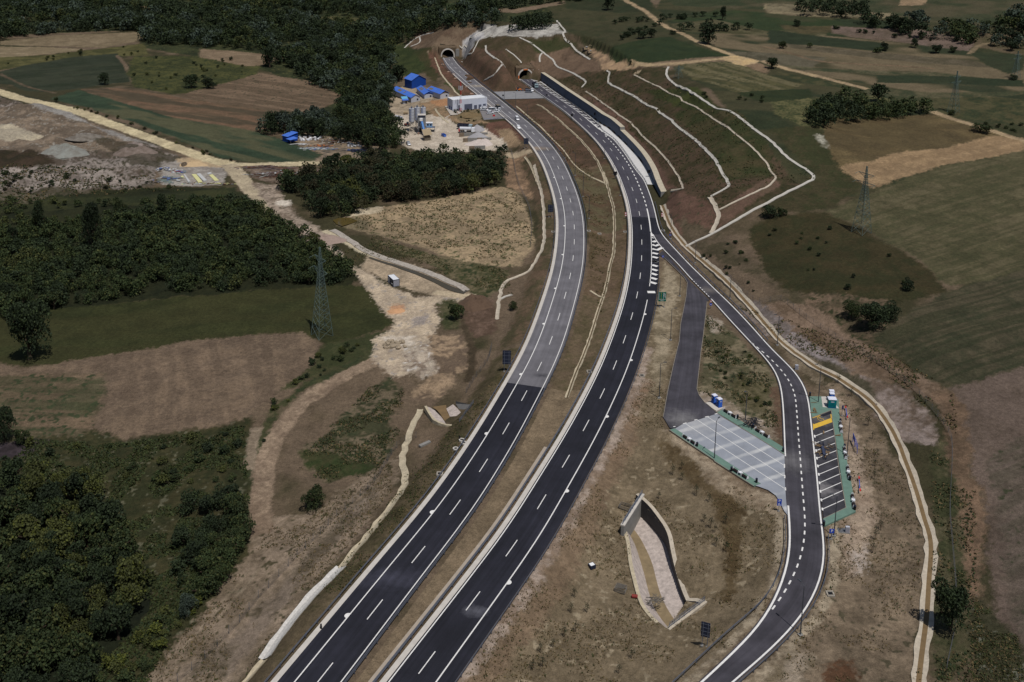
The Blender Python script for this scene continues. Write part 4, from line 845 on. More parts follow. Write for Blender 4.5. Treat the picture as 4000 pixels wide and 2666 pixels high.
lo = np.c_[o_, np.full(len(o_), z2)]; l2 = lo.copy(); l2[:, 2] -= .6; mb.sheet(lo, l2, M_side)
lo = np.c_[opp, np.full(len(opp), z2)]; l2 = lo.copy(); l2[:, 2] -= .6; mb.sheet(l2, lo, M_side)
ramp = mb.build('slip_road', kind='structure'); lay_coords(ramp, RR)
ZR = 0.028
mk = MB()
solid(mk, RR, 0, .34, ZR)
def seg_of(p, a, b_):
    i = int(np.argmin(np.linalg.norm(p-on_plane([a])[0], axis=1))); j = int(np.argmin(np.linalg.norm(p-on_plane([b_])[0], axis=1))); return p[i:j+1]
solid(mk, seg_of(RL, E_([(700,1010)])[0], T(2,1,[(1640,990)])[0]), 0, .3, ZR)
solid(mk, seg_of(RL, T(2,1,[(1825,1185)])[0], T(3,2,[(158,1035)])[0]), 0, .32, ZR)
solid(mk, seg_of(RL, T(3,2,[(182,1480)])[0], (2640,2800)), 0, .4, ZR)
dashes(mk, seg_of(RL, T(2,1,[(1645,995)])[0], T(2,1,[(1820,1170)])[0]), 0, 1.1, 1.9, .3, ZR)
Rc_px = T(2,2,[(2200,15)])+T(3,2,[(0,140),(100,240),(150,300),(195,365),(225,425),(250,500),(262,620),(272,760),(280,880),(292,1020),(305,1200),(318,1370),(330,1520)])+T(3,3,[(340,50),(340,160),(333,260),(315,360),(285,470),(240,575),(185,685),(118,795),(38,900)])
Rc = smooth(on_plane(Rc_px), 2.0, 3)
dashes(mk, Rc, 0, 1.4, 3.0, .33, ZR)
pxpoly(mk, E_([(662,950),(700,1010),(720,1055),(683,1055),(672,1010)]), ZR, M_white)
mk.build('lane_marking', ramp)
# truck lane and parking
mb = MB()
pxpoly(mb, T(2,1,[(1345,775),(1395,800),(1500,900),(1580,980),(1610,1030),(1600,1150),(1575,1280),(1550,1400),(1535,1568)])+T(2,2,[(1480,230),(1430,460),(1390,700),(1450,800)])+F_([(170,830),(320,740),(640,650),(950,550),(930,530),(860,460),(720,350),(620,220),(575,100)])+
  T(2,2,[(1735,100)])+T(2,1,[(1750,1568),(1770,1400),(1792,1200),(1815,1190),(1640,1020),(1450,800),(1380,735)]), 0.002, M_ramp)
tl = mb.build('service_road', kind='structure'); lay_coords(tl, resample(on_plane([(2640,960),(2690,1300),(2620,1700)]), 3))
mb = MB()
lot_px = F_([(170,828),(320,740),(640,650),(950,548),(1060,620),(1700,1000),(2185,1310)])+H_([(310,400),(330,700),(360,1005),(300,930),(200,730),(140,640),(0,540)])+T(2,2,[(2260,1335),(2220,1325),(1860,1095)])+F_([(560,1080)])
pxpoly(mb, lot_px, 0.012, M_lot); lot = mb.build('truck_parking', kind='structure')
mk = MB()
for a, b_ in [(T(2,2,[(1595,760)])[0], T(3,2,[(160,1360)])[0]), (T(2,2,[(1697,722)])[0], T(3,2,[(152,1245)])[0]), (F_([(760,603)])[0], F_([(2178,1500)])[0])]:
    pxline(mk, [a, b_], .16, .02)
for a in [((320,735),(385,718)),((525,670),(585,657)),((728,612),(790,598)),((905,558),(960,545)),((140,790),(180,783))]: pxline(mk, F_(a), .3, .02)
for a in [((150,1130),(151,1165)),((152,1230),(154,1260)),((159,1345),(161,1372))]: pxline(mk, T(3,2,list(a)), .3, .02)
mk.build('bay_marking', lot)
mb = MB()
KH = .12
mb.prism(on_plane(F_([(940,535),(1000,500),(1060,470),(1310,640),(1600,820),(1890,1000),(2178,1180),(2180,1300),(1700,1000),(1250,720)])), -.3, KH, M_green)
mb.prism(on_plane(F_([(75,850),(170,826),(560,1078),(930,1310)])+T(2,2,[(2284,1312),(2220,1333),(1860,1104)])+F_([(890,1405),(450,1110)])), -.3, KH, M_green)
mb.build('pavement', kind='structure')
mb = MB()
mb.prism(on_plane(F_([(720,358),(850,335),(1060,450),(930,505)])), -.3, KH+.01, M_conc); mb.build('concrete_pad', kind='structure')
car_in = G_([(812,628),(1160,492)])+H_([(1300,0),(1430,870),(1025,1065),(893,0)])
mb = MB(); pxpoly(mb, car_in, 0.012, M_bay); carp = mb.build('car_parking', kind='structure')
mk = MB()
pxpoly(mk, G_([(838,748),(1165,628),(1183,705),(842,828)]), .02, M_yel)
pxline(mk, G_([(815,628),(965,580)]), .25, .02, M_yel); pxline(mk, G_([(1156,560),(1164,630)]), .25, .024, M_yel); pxline(mk, G_([(832,735),(840,850)]), .25, .016, M_yel)
pxpoly(mk, G_([(958,582),(1155,502),(1163,548),(1020,606)]), .02, M_new)
wc = on_plane(G_([(945,640)]))[0]                                    # wheelchair symbol
ring = [(wc[0]+.55*math.cos(a), wc[1]+.9*math.sin(a)-.2) for a in np.linspace(.6, 5.2, 12)]
for q0, q1 in zip(ring[:-1], ring[1:]): mk.bar((*q0, .026), (*q1, .026), .07, M_yel)
mk.bar((wc[0], wc[1]+1.2, .03), (wc[0]+.1, wc[1]-.1, .03), .08, M_yel); mk.bar((wc[0]+.1, wc[1]-.1, .03), (wc[0]+.9, wc[1]-.2, .03), .08, M_yel); mk.bar((wc[0]+.9, wc[1]-.2, .03), (wc[0]+1.0, wc[1]-1.2, .03), .08, M_yel)
bays = [G_([(860,965),(1200,830)]),G_([(872,1092),(1225,955)]),G_([(886,1230),(1245,1085)]),G_([(900,1370),(1265,1225)]),G_([(918,1512),(1285,1365)]),H_([(935,255),(1305,100)]),H_([(948,410),(1335,240)]),H_([(965,565),(1350,400)]),H_([(982,725),(1375,550)]),H_([(1002,893),(1400,715)])]
for b_ in bays:
    pxline(mk, b_, .2, .02); a = b_[0]; pxline(mk, [(a[0]-1, a[1]-5), (a[0]+.5, a[1]+5)], .36, .022)
mk.build('bay_marking', carp)
mb = MB()
outer = [G_([(765,237),(1000,240),(1300,300),(1310,560),(1330,700),(1400,1120),(1478,1567)]), H_([(1520,330),(1612,940),(1040,1200),(1012,1072)])]
mb.prism(on_plane(G_([(765,237),(1130,240),(1298,300),(1310,560),(1163,488),(808,622),(795,560)])), -.3, KH, M_green)
mb.prism(on_plane(G_([(1310,560),(1330,700),(1400,1120),(1478,1567)])+H_([(1520,330),(1612,940),(1434,872),(1302,0)])+G_([(1163,488)])), -.3, KH+.004, M_green)
mb.prism(on_plane(H_([(1612,940),(1040,1205),(1015,1078),(1434,872)])), -.3, KH+.008, M_green)
mb.build('pavement', kind='structure')
mb = MB(); mb.prism(on_plane(G_([(978,243),(1130,240),(1305,462),(1005,435)])), -.3, KH+.02, M_conc); mb.build('concrete_pad', kind='structure')
mb = MB()                                                              # kerbs as raised edges
M_kerb = mat('kerb_stone', (132,124,112), .9, (1,.2))
def kerb(px, w_=.15, h=.13):
    p = on_plane(px); a, b_ = off(p, -w_/2), off(p, w_/2); n_ = len(p)
    for q in (a, b_): mb.sheet(np.c_[q, np.full(n_, -.2)], np.c_[q, np.full(n_, h)], M_kerb)
    mb.sheet(np.c_[b_, np.full(n_, h)], np.c_[a, np.full(n_, h)], M_kerb)
kerb(T(2,1,[(1395,800),(1500,900),(1580,980),(1610,1030),(1600,1150),(1575,1280),(1550,1400),(1535,1568)])+T(2,2,[(1480,230),(1430,460),(1388,700)]))
kerb(T(2,1,[(1792,1205),(1770,1400),(1750,1568)])+T(2,2,[(1735,100)])+F_([(575,100),(620,220),(720,350),(860,460),(935,530),(1060,620),(1700,1000),(2190,1310)]))
kerb(F_([(66,850),(450,1112),(888,1402)])+T(2,2,[(1860,1106),(2222,1336)]))
kerb(G_([(1163,490),(1305,1567)])+H_([(1434,872),(1020,1070)])); kerb(G_([(1163,490),(808,625)]))
mb.build('kerb', kind='structure')
# cross-over between the carriageways
mb = MB(); pxpoly(mb, A_([(2010,985),(2353,975)])+B_([(330,740),(620,738),(745,800),(835,868)])+B_([(0,888)])+A_([(2200,1120),(2090,1060)]), .004, mat('crossover_asphalt', (128,128,130), .9, (.3,.15)))
mb.build('crossover', kind='structure')
mb = MB(); pxpoly(mb, A_([(1190,1330),(1255,1345),(1470,1320),(1750,1300),(1835,1505),(2200,1480),(2320,1500),(1895,1130),(1890,1290)]), .004, mat('yard_asphalt', (118,114,114), .9, (.3,.15)))
mb.build('building_yard', kind='structure')
mb = MB(); pxpoly(mb, A_([(1115,1245),(1190,1245),(1260,1345),(1470,1325),(1400,1400),(1225,1415)]), .01, mat('yard_concrete', (168,160,150), .9, (.3,.15))); mb.build('concrete_pad', kind='structure')
# concrete strips beside the carriageways
ribbon('concrete_gutter', LCf[36:], 10.3, 11.4, .02, M_conc, skirt=.5)
ribbon('concrete_gutter', RCf, .38, 1.5, .02, M_conc, skirt=.5)
low = cut_y(RCf, 1750, 3400); ribbon('concrete_gutter', low, 2.1, 3.3, .05, mat('dusty_concrete', (160,148,134), .9, (.5,.12)), skirt=.5)
mb = MB()                                                              # gutter between exit lane and wall
kk = int(np.argmin(np.linalg.norm(RCf-WF[-6], axis=1)))
seg = RCf[6:kk]; inner = []
for q in seg:
    i = int(np.argmin(np.linalg.norm(WF-q, axis=1))); inner.append(WF[i])
inner = np.array(inner); d_in = []
e0 = []
for q, w_ in zip(seg, inner):
    i = int(np.argmin(np.linalg.norm(RR-q, axis=1))); r_ = RR[i]
    base_ = q+unit(w_-q)*11.0
    if np.linalg.norm(r_-q) < 14 and i > 0: base_ = q+unit(w_-q)*(np.linalg.norm(r_-q)+.5)
    e0.append(base_)
e0 = np.array(e0)
for _ in range(6): e0[1:-1] = (e0[:-2]+e0[2:]+2*e0[1:-1])/4
mb.sheet(np.c_[e0, np.full(len(e0), .03)], np.c_[inner, np.full(len(inner), .03)], mat('white_gutter', (196,194,192), .9, (.5,.12)))
mb.build('concrete_gutter', kind='structure')
# ================================================================ PORTALS, WALL, CHANNELS, CULVERTS
M_tube = mat('tunnel_lining', (70,70,70), .9, (.4,.2))
M_orange = mat('orange_panel', (206,110,44), .6)
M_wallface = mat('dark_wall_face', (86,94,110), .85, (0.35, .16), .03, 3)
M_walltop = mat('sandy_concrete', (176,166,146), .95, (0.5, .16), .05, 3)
def arch(P, D, s, r, zc, n=20, base=0.0):
    n_ = perp(D); pts = [(*(P+D*s-n_*r), base)]
    for a in np.linspace(0, math.pi, n): q = P+D*s-n_*math.cos(a)*r; pts.append((q[0], q[1], zc+math.sin(a)*r))
    pts.append((*(P+D*s+n_*r), base)); return pts
def portal(P, D, label, block_side, orange):
    root = empty('tunnel_portal', (P[0], P[1], 0), 0, label, 'tunnel portal')
    inv = np.array([P[0], P[1], 0])
    def loc_(pts): return [tuple(np.array(q)-inv) for q in pts]
    ri, ro, zc = 4.75, 5.75, 1.75
    mb = MB(); I0, O0 = loc_(arch(P, D, -1.2, ri, zc)), loc_(arch(P, D, -1.0, ro, zc)); O1 = loc_(arch(P, D, 7.5, ro, zc)); I1 = loc_(arch(P, D, 3.0, ri, zc))
    mb.sheet(I0, O0, M_conc); mb.sheet(O0, O1, M_concd); mb.sheet(I0, I1, M_conc); mb.build('portal_ring', root)
    mb = MB(); I2 = loc_(arch(P, D, 25, ri-.05, zc)); I1b = loc_(arch(P, D, 1.0, ri-.05, zc)); mb.sheet(I1b, I2, M_tube); mb.add(I2, [tuple(range(len(I2)))], M_tube)
    f0, f1 = loc_([(*(P-D*1.0-perp(D)*5.5), -.05), (*(P-D*1.0+perp(D)*5.5), -.05)]), loc_([(*(P+D*25-perp(D)*5.5), -.05), (*(P+D*25+perp(D)*5.5), -.05)])
    mb.add([f0[0], f0[1], f1[1], f1[0]], [(0,1,2,3)], M_concd); mb.build('tunnel_lining', root)
    mb = MB(); arc = loc_(arch(P, D, -.25, ro-.05, zc)); n2 = perp(D); m_ = len(arc); soil_ = mat('bank_soil', (92,78,61), .95, (.8,.25), .1, 2)
    def pt(t, s_, z): return (D[0]*s_+n2[0]*t, D[1]*s_+n2[1]*t, z)
    top = [pt(-7.2+14.4*k/(m_-1), -.25, 7.9+.25*math.sin(k*2.1)) for k in range(m_)]; top[0] = pt(-7.2, -.25, -.2); top[-1] = pt(7.2, -.25, -.2)
    for k in range(1, 4): top[k] = pt(-7.2, -.25, 8.3*k/3); top[-1-k] = pt(7.2, -.25, 8.3*k/3)
    mb.sheet(top, arc, soil_); bk = [pt(-7.4+14.8*k/(m_-1), 6.5, 9.6) for k in range(m_)]; mb.sheet(bk, top, soil_)
    for e in (-1, 1): mb.add([pt(7.2*e, -.25, -.3), pt(7.2*e, 6.5, -.3), pt(7.2*e, 6.5, 9.5), pt(7.2*e, -.25, 8.3)], [(0,1,2,3)], soil_)
    mb.build('bank_facing', root)
    ang = math.atan2(D[1], D[0])
    mb = MB(); c = P+perp(D)*(7.9*block_side)+D*1.2; mb.box((c[0]-P[0], c[1]-P[1], 3.3), (4.0, 3.0 if not orange else 4.6, 6.6), M_concd if not orange else M_conc, ang); mb.build('wing_block', root)
    if orange:
        for s_ in (-1, 1):
            c = P-D*1.35+perp(D)*(5.2*s_)-P; mb = MB(); mb.box((c[0], c[1], 1.5), (.12, .7, 2.4), M_orange, ang); mb.build('warning_panel', root)
        c = -D*1.35; mb = MB(); mb.box((c[0], c[1], 6.9), (.12, 3.4, .8), M_orange, ang); mb.build('warning_panel', root)
portal(PL, PLd, 'pale arched tunnel mouth under the brown hill, the farther and left of the two', 1, False)
portal(PR, PRd, 'arched tunnel mouth with orange panels beside the retaining wall', 1, True)
# retaining wall with its wide top
wf = resample(WF, 3.0); kstep = int(np.argmin(np.linalg.norm(wf-on_plane(D_([(575,660)]))[0], axis=1)))
ww = 2.7
def wall_piece(seg, h0, h1, root, nm, m_face=M_wallface):
    n_ = len(seg); zt = np.linspace(h0, h1, n_) if np.isscalar(h0) else h0
    fr, bk = off(seg, .0), off(seg, -ww); mb = MB()
    mb.sheet(np.c_[fr, np.full(n_, -.3)], np.c_[fr, zt], m_face)
    mb.build('wall_face', root); mb = MB()
    mb.sheet(np.c_[fr, zt], np.c_[bk, zt+.05], M_walltop); mb.sheet(np.c_[bk, zt+.05], np.c_[bk, zt-4], M_walltop)
    for e, s_ in ((0, 1), (n_-1, -1)):
        mb.add([(*fr[e], -.3), (*bk[e], -.3), (*bk[e], zt[e]), (*fr[e], zt[e])], [(0,1,2,3)], M_concd)
    mb.build('wall_top', root)
rw = empty('retaining_wall', (0,0,0), 0, 'long dark concrete retaining wall with pale sandy top right of the exit lane', 'retaining wall')
def ztop(seg):
    return np.array([float(wall_h(WFs[int(np.argmin(np.linalg.norm(WF-q, axis=1)))]))+.25 for q in seg])
A1, A2 = wf[2:kstep+1], wf[kstep:]
z1_, z2_ = ztop(A1), ztop(A2); z1_[:] = 6.15; z2_[:3] = z2_[3]
wall_piece(A1, z1_, None, rw, 'a'); wall_piece(A2, z2_, None, rw, 'b')
WTOP = np.vstack([np.c_[A1, z1_], np.c_[A2, z2_]])
# drainage channels
def channel(px, wid, label, m=M_stone, mid=None, px_scale=None, name='drainage_channel', lift=.1, group=None, mat_at=None):
    wid = wid*(.68 if np.mean([q[1] for q in px]) < 1000 else .95); p = smooth(gxy(px), 2.5, 2); mb = MB()
    j = (vnoise(p[:, 0]*.9, p[:, 1]*.9, 5)-.5)*wid*(.5 if wid < 1.9 else .26)
    ds = [-wid/2, -wid*.18, wid*.18, wid/2]; zs = [lift+.12, lift-.02, lift-.02, lift+.12]
    rows = []
    for d, z in zip(ds, zs):
        q = off(p, d)+normals(p)*(j if abs(d) > wid*.3 else j*0)[:, None] if True else off(p, d); rows.append(np.c_[q, np.maximum(hz(q), hz(p)-.15)+z])
    lo0, lo1 = rows[0].copy(), rows[-1].copy(); lo0[:, 2] -= .6; lo1[:, 2] -= .6
    mb.sheet(rows[1], rows[0], m); mb.sheet(rows[2], rows[1], mid or m); mb.sheet(rows[3], rows[2], m); mb.sheet(rows[0], lo0, m); mb.sheet(lo1, rows[3], m)
    o = mb.build(name); o['label'] = label; o['category'] = 'drainage channel'
    if group: o['group'] = group
    return o
M_cw = mat('white_concrete_channel', (176,171,162), .95, (.7,.14), .08, 3)
M_brown = mat('brown_silt', (112,92,64), .9, (.6,.2), .05, 3)
M_tanst = mat('yellowed_stone', (174,162,138), .95, (.9,.26), .1, 3)
M_dkmid = mat('dark_channel_soil', (88,74,54), .95, (.6,.25))  # darker soil tone along the channel bottom
channel(C_([(70,70),(300,270),(420,370),(560,490),(700,640),(800,740),(960,900),(1060,1040),(1150,1170),(1300,1280),(1450,1380),(1700,1490)]), 1.5, 'pale channel curving beside the left carriageway, starting by the cross-over', M_tanst)
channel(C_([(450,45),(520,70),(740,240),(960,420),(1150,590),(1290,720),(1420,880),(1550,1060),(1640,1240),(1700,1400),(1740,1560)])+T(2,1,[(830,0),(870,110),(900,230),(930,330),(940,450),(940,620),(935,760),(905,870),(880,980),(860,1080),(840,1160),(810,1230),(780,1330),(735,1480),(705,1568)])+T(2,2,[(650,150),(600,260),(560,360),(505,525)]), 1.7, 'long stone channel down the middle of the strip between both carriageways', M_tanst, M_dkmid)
channel(T(2,1,[(715,1105),(770,1140),(835,1175)]), 1.0, 'short side channel joining the stone channel in the median', M_tanst)
channel(T(2,1,[(200,-50),(240,100),(270,200),(290,330),(295,450),(297,600),(285,700),(240,800),(170,920),(80,970),(0,990)])+T(1,1,[(2310,1000),(2262,1050),(2235,1180),(2225,1220),(2215,1370)]), 1.9, 'stone channel bending left away from the left carriageway above the stream', M_stone)
channel(C_([(235,1005),(300,1090),(380,1260),(440,1400),(505,1570)]), 1.5, 'stone channel below the dirt access where it meets the left carriageway', M_tanst)
channel(T(1,1,[(2351,1140),(2290,1150),(2240,1185)]), 1.1, 'thin white concrete spur beside the bent stone channel', M_cw)
channel(T(1,2,[(1510,630),(1450,760),(1400,900),(1355,1030),(1338,1110),(1350,1200),(1385,1270),(1375,1330),(1320,1400),(1200,1568)])+T(1,3,[(1060,180),(900,370),(780,520)]), 1.8, 'yellowed stone channel running down the bank left of the motorway', M_tanst)
channel(T(1,3,[(780,515),(690,610),(600,690),(450,860),(300,1020),(200,1180),(80,1360)]), 2.7, 'wide stretch of white gravel along the bank left of the motorway', mat('white_gravel', (192,188,182), .95, (1.6,.2), .12, 4))
channel(T(1,3,[(80,1370),(0,1470),(-160,1640)]), 1.6, 'end of the stone channel at the bottom edge left of the motorway', M_tanst)
channel(T(2,1,[(1380,320),(1440,480),(1500,580),(1600,700),(1700,790),(1820,890),(1950,1000),(2080,1130),(2200,1260),(2351,1440)])+T(3,2,[(110,0),(230,100),(380,200),(550,300),(720,390),(850,470),(960,570),(1060,680),(1140,820),(1200,930),(1250,1080),(1310,1230),(1370,1400),(1420,1568)])+T(3,3,[(1440,100),(1490,200),(1500,350),(1490,500),(1475,650),(1470,800),(1460,950),(1440,1100),(1420,1250),(1400,1400),(1380,1600)]), 2.7, 'very long stone channel with brown water along the bank right of the slip road', M_stone, M_brown)
channel(D_([(-60,-200),(110,-90),(230,0),(400,120),(600,270),(740,360),(880,480),(920,550),(1050,690),(1200,810),(1350,960),(1480,1130),(1600,1290),(1680,1430),(1730,1560)])+E_([(1225,110),(1268,178)]), 1.2, 'pale channel on the red slope just above the retaining wall', M_stone)
channel(E_([(1268,182),(1150,208),(1040,232),(900,245)]), 1.2, 'short pale channel across the end of the retaining wall top', M_stone)
channel(B_([(1995,585),(2353,770)])+D_([(985,0),(1200,110),(1350,220),(1520,330),(1580,410),(1800,580),(2000,730),(2200,940),(2353,1110)])+T(2,1,[(1930,20),(1985,110),(2005,150),(1900,205),(1825,240)]), 1.9, 'white channel down the terraces, the one nearest the red slope', M_cw)
channel(T(2,1,[(1818,245),(1855,320),(1905,410),(1870,490),(1835,575)]), 2.6, 'wide stone channel joining two terrace channels above the slip road', M_stone)
channel(T(2,0,[(1120,690),(1200,730),(1350,800),(1500,880),(1700,990),(1800,1060),(2000,1190),(2200,1350),(2351,1510)])+T(3,1,[(20,20),(80,50),(60,90),(0,160)])+T(2,1,[(2351,150),(2200,220),(2050,290),(1905,360)]), 1.3, 'thin channel across the middle of the green terraces', M_stone)
channel(T(2,0,[(1440,615),(1415,660),(1425,710),(1500,780),(1640,850),(1800,950),(1900,1005),(1990,1020),(2100,1090),(2250,1210),(2351,1275)])+T(3,0,[(100,1370),(200,1470),(300,1530)])+T(3,1,[(370,0),(420,40),(446,65),(400,92),(0,295)])+T(2,1,[(2351,300),(2200,370),(2000,490),(1850,580),(1690,650),(1600,700)]), 2.0, 'outermost white channel round the terraces with a sharp bend by the far meadow', M_cw)
channel(T(2,0,[(410,190),(490,290),(458,322),(540,400),(620,490),(715,550)]), 2.0, 'white channel from the bare rock slope down to the excavators', M_cw)
channel(T(2,0,[(870,650),(905,667),(885,700),(885,760)]), 1.6, 'short white channel below the dug strip with the excavators', M_cw)
channel(T(2,0,[(70,345),(110,375),(190,400),(280,480),(380,550),(420,620),(550,670),(690,755),(640,805)]), 1.8, 'winding pale channel across the brown slope above the nearer tunnel', M_cw)
channel(T(2,0,[(278,488),(250,530),(254,572)]), 1.8, 'short branch channel above the nearer tunnel mouth', M_cw)
channel(T(2,0,[(-60,455),(0,495),(50,530),(85,580)]), 1.6, 'pale channel ending just left above the nearer tunnel mouth', M_cw)
channel(T(1,0,[(2108,420),(2110,470),(2200,550),(2320,630),(2200,690),(2095,742)]), 1.9, 'angled white channel on the slope between the two tunnels', M_cw)
channel(T(1,0,[(1365,442),(1410,395),(1470,350),(1540,320),(1628,303)]), 2.2, 'white channel at the left foot of the farther tunnel hill', M_cw)
channel(T(1,0,[(1500,345),(1518,385),(1480,410),(1420,428)]), 1.8, 'short curved channel at the left foot of the farther tunnel hill', M_cw)
channel(T(1,0,[(1870,432),(1920,385),(1990,352),(2060,300),(2110,280),(2180,240)]), 1.6, 'white channel along the left rim of the grey rock chute', M_cw)
channel(T(1,0,[(1885,568),(1990,500),(2010,440),(2060,355),(2200,335),(2351,335)])+T(2,0,[(130,335)]), 1.4, 'white channel along the right rim of the grey rock chute', M_cw)
channel(T(1,0,[(1640,530),(1660,580),(1700,680),(1760,760),(1830,850),(1905,905)]), 1.6, 'pale channel left of the farther tunnel running to the white building', M_tanst)
channel(A_([(925,1300),(1000,1400),(1100,1500),(1190,1560)]), 1.6, 'pale stone channel down the bank left of the white building', M_tanst)
channel(A_([(1225,1415),(1120,1478)]), .8, 'thin concrete edge below the pad of the white building', M_cw)
channel(T(1,1,[(700,545),(760,575),(850,640),(960,710),(1080,775),(1200,815),(1400,880),(1560,930),(1700,985),(1840,1050),(1940,1105)]), 3.0, 'broad rubble lined bank along the small stream', mat('rubble_lining', (158,150,140), .95, (1.2,.3), .2, 2.5))
st = smooth(gxy(T(1,1,[(1040,800),(1150,840),(1300,880),(1480,945),(1620,1000),(1740,1060),(1840,1115),(1930,1120)])), 3, 3)
mb = MB(); wv = np.linspace(1.2, 3.4, len(st))[:, None]; nn = normals(st); zz = hz(st)+.12
mb.sheet(np.c_[st+nn*-wv*.5, zz], np.c_[st+nn*wv*.5, zz], mat('murky_water', (72,64,46), .15, spec=.5)); mb.build('stream', kind='structure')
pd = gxy(T(1,1,[(705,462),(760,440),(860,435),(935,465),(880,490),(790,520),(740,500)])); mb = MB()
mb.add([(q[0], q[1], float(hz(pd).max())+.1) for q in pd], [tuple(range(len(pd)))], mat('pond_water', (84,72,40), .12, spec=.5)); mb.build('pond', kind='structure')
# ---- outfall basin with curved side wall
M_cob = mat('cobble_lining', (172,160,152), .95, (1.1,.28), .18, 1.6)
def lerp2(a, b, t): return a*(1-t)+b*t
root = empty('culvert_basin', (float(B2_left[0][0]), float(B2_left[0][1]), -7), 0, 'large cobble lined outfall basin with a curved dark side wall', 'culvert')
o3 = np.array([B2_left[0][0], B2_left[0][1], -7.0])
def R3(p, z): p = np.asarray(p); return np.c_[p, np.full(len(p), z) if np.isscalar(z) else z]-o3
NL = 24
Lp = smooth(B2_left, 1.0, 2); Lp = resample(Lp, np.linalg.norm(np.diff(Lp, axis=0), axis=1).sum()/NL)
wb = B2_wb[1:]; Wp = smooth(wb, 1.0, 2); Wp = resample(Wp, np.linalg.norm(np.diff(Wp, axis=0), axis=1).sum()/NL)
n_ = min(len(Lp), len(Wp)); Lp, Wp = Lp[:n_], Wp[:n_]
t_ = np.linspace(0, 1, n_)
f1 = lerp2(Lp, Wp, .3); f2 = lerp2(Lp, Wp, .56)
mb = MB(); mb.sheet(R3(Lp, -4.3), R3(f1, -7.2), M_cob); mb.sheet(R3(f2, -7.2), R3(Wp, -6.6), M_cob)
mb.build('cobble_lining', root)
mb = MB(); mb.sheet(R3(f1, -7.2), R3(f2, -7.2), mat('dry_silt', (128,112,86), .95, (.5,.22), .08, 3)); mb.build('channel_bed', root)
ht = np.interp(t_, [0, .15, .45, .75, 1], [4.9, 4.6, 3.6, 1.9, 1.6]); zt = -6.6+ht
Wp2 = Wp.copy()
wo = off(Wp, -.9) if np.cross(Wp[1]-Wp[0], Lp[0]-Wp[0]) < 0 else off(Wp, .9)
mb = MB(); mb.sheet(R3(Wp, -7.0), R3(Wp, zt), mat('basin_wall', (78,76,76), .9, (.6,.2), .05, 3)); mb.build('side_wall', root)  # shade on this wall is put into its dark colour
mb = MB(); mb.sheet(R3(Wp, zt), R3(wo, zt), M_stone); mb.sheet(R3(wo, zt), R3(wo, zt-3.5), M_stone); mb.build('wall_coping', root)
lo = off(Lp, .8) if np.cross(Lp[1]-Lp[0], Wp[0]-Lp[0]) > 0 else off(Lp, -.8)
mb = MB(); mb.sheet(R3(Lp, -4.3), R3(lo, -4.25), M_tanst); mb.sheet(R3(lo, -4.25), R3(lo, -6), M_tanst); mb.build('left_coping', root)
hw0, hw1 = on_plane(K2([(80,252),(192,76)]), -1.6)
def slab(mb, a, b, z0, z1, th, m):
    d = unit(b-a); c = (a+b)/2-o3[:2]; mb.box((c[0], c[1], (z0+z1)/2-o3[2]), (np.linalg.norm(b-a)+.6, th, z1-z0), m, math.atan2(d[1], d[0]))
mb = MB(); slab(mb, hw0, hw1, -7.2, -1.9, .7, M_concd); mb.build('head_wall', root)
mb = MB(); slab(mb, hw0, hw1, -1.9, -1.6, 1.0, M_conc); mb.build('parapet', root)
def rail(mb, a, b, z, L0=o3, h=1.1, step=1.6):
    d = b-a; n = max(2, int(np.linalg.norm(d)/step)+1)
    for k in range(n):
        p = a+d*k/(n-1)-L0[:2]; mb.bar((p[0], p[1], z-L0[2]), (p[0], p[1], z+h-L0[2]), .05, M_steel)
    for hh in (.35, .7, h):
        p, q = a-L0[:2], b-L0[:2]; mb.bar((p[0], p[1], z+hh-L0[2]), (q[0], q[1], z+hh-L0[2]), .045, M_steel)
mb = MB(); rail(mb, hw0, hw1, -1.6); mb.build('railing', root)
ew0, ew1 = on_plane(K2([(348,862),(556,706)]), -4.3)
mb = MB(); slab(mb, ew0, ew1, -7.2, -4.1, .9, M_stone); mb.build('end_wall', root)
fl = np.array([Wp[-2], Wp[-1], lerp2(Wp[-1], ew1, .5), ew1-unit(ew1-ew0)*.8]); fo = off(fl, 1.1) if np.linalg.norm(off(fl, 1.1)[1]-Lp[-1]) > np.linalg.norm(off(fl, -1.1)[1]-Lp[-1]) else off(fl, -1.1)
mb = MB(); mb.sheet(R3(fl, -7.0), R3(fl, np.array([-5.0, -4.95, -4.6, -4.2])), MATS['basin_wall']); mb.build('side_wall', root)
mb = MB(); mb.sheet(R3(fl, np.array([-5.0, -4.95, -4.6, -4.2])), R3(fo, np.array([-5.0, -4.95, -4.6, -4.2])), M_stone); mb.build('wall_coping', root)
mb = MB(); rail(mb, ew0, ew1, -4.1); mb.build('railing', root)
# ---- smaller culvert on the left: open basin with two cobbled sides
c1 = ground(K1([(650,400)]))[0]; zb = float(c1[2])
root = empty('culvert_basin', tuple(c1), 0, 'small culvert mouth with two cobbled flanks left of the motorway', 'culvert')
def q1(px, z): return [tuple(np.r_[on_plane([p], zb+z)[0], zb+z]-c1) for p in K1(px)]
mb = MB(); a = q1([(300,262),(340,340),(400,430),(470,520),(560,565),(650,585)], .9); b_ = q1([(360,280),(440,330),(500,390),(560,450),(600,510),(660,565)], .25)
mb.sheet(a, b_, M_cob); a = q1([(760,225),(840,300),(900,370),(930,420),(900,500),(865,560)], .9); b_ = q1([(640,300),(670,360),(700,430),(730,500),(770,550),(860,600)], .25); mb.sheet(b_, a, M_cob); mb.build('cobble_lining', root)
mb = MB(); a = q1([(400,268),(480,330),(540,400),(590,480),(650,560)], .28); b_ = q1([(640,235),(650,330),(690,420),(730,500),(770,560)], .28); mb.sheet(a, b_, M_brown); mb.build('channel_bed', root)
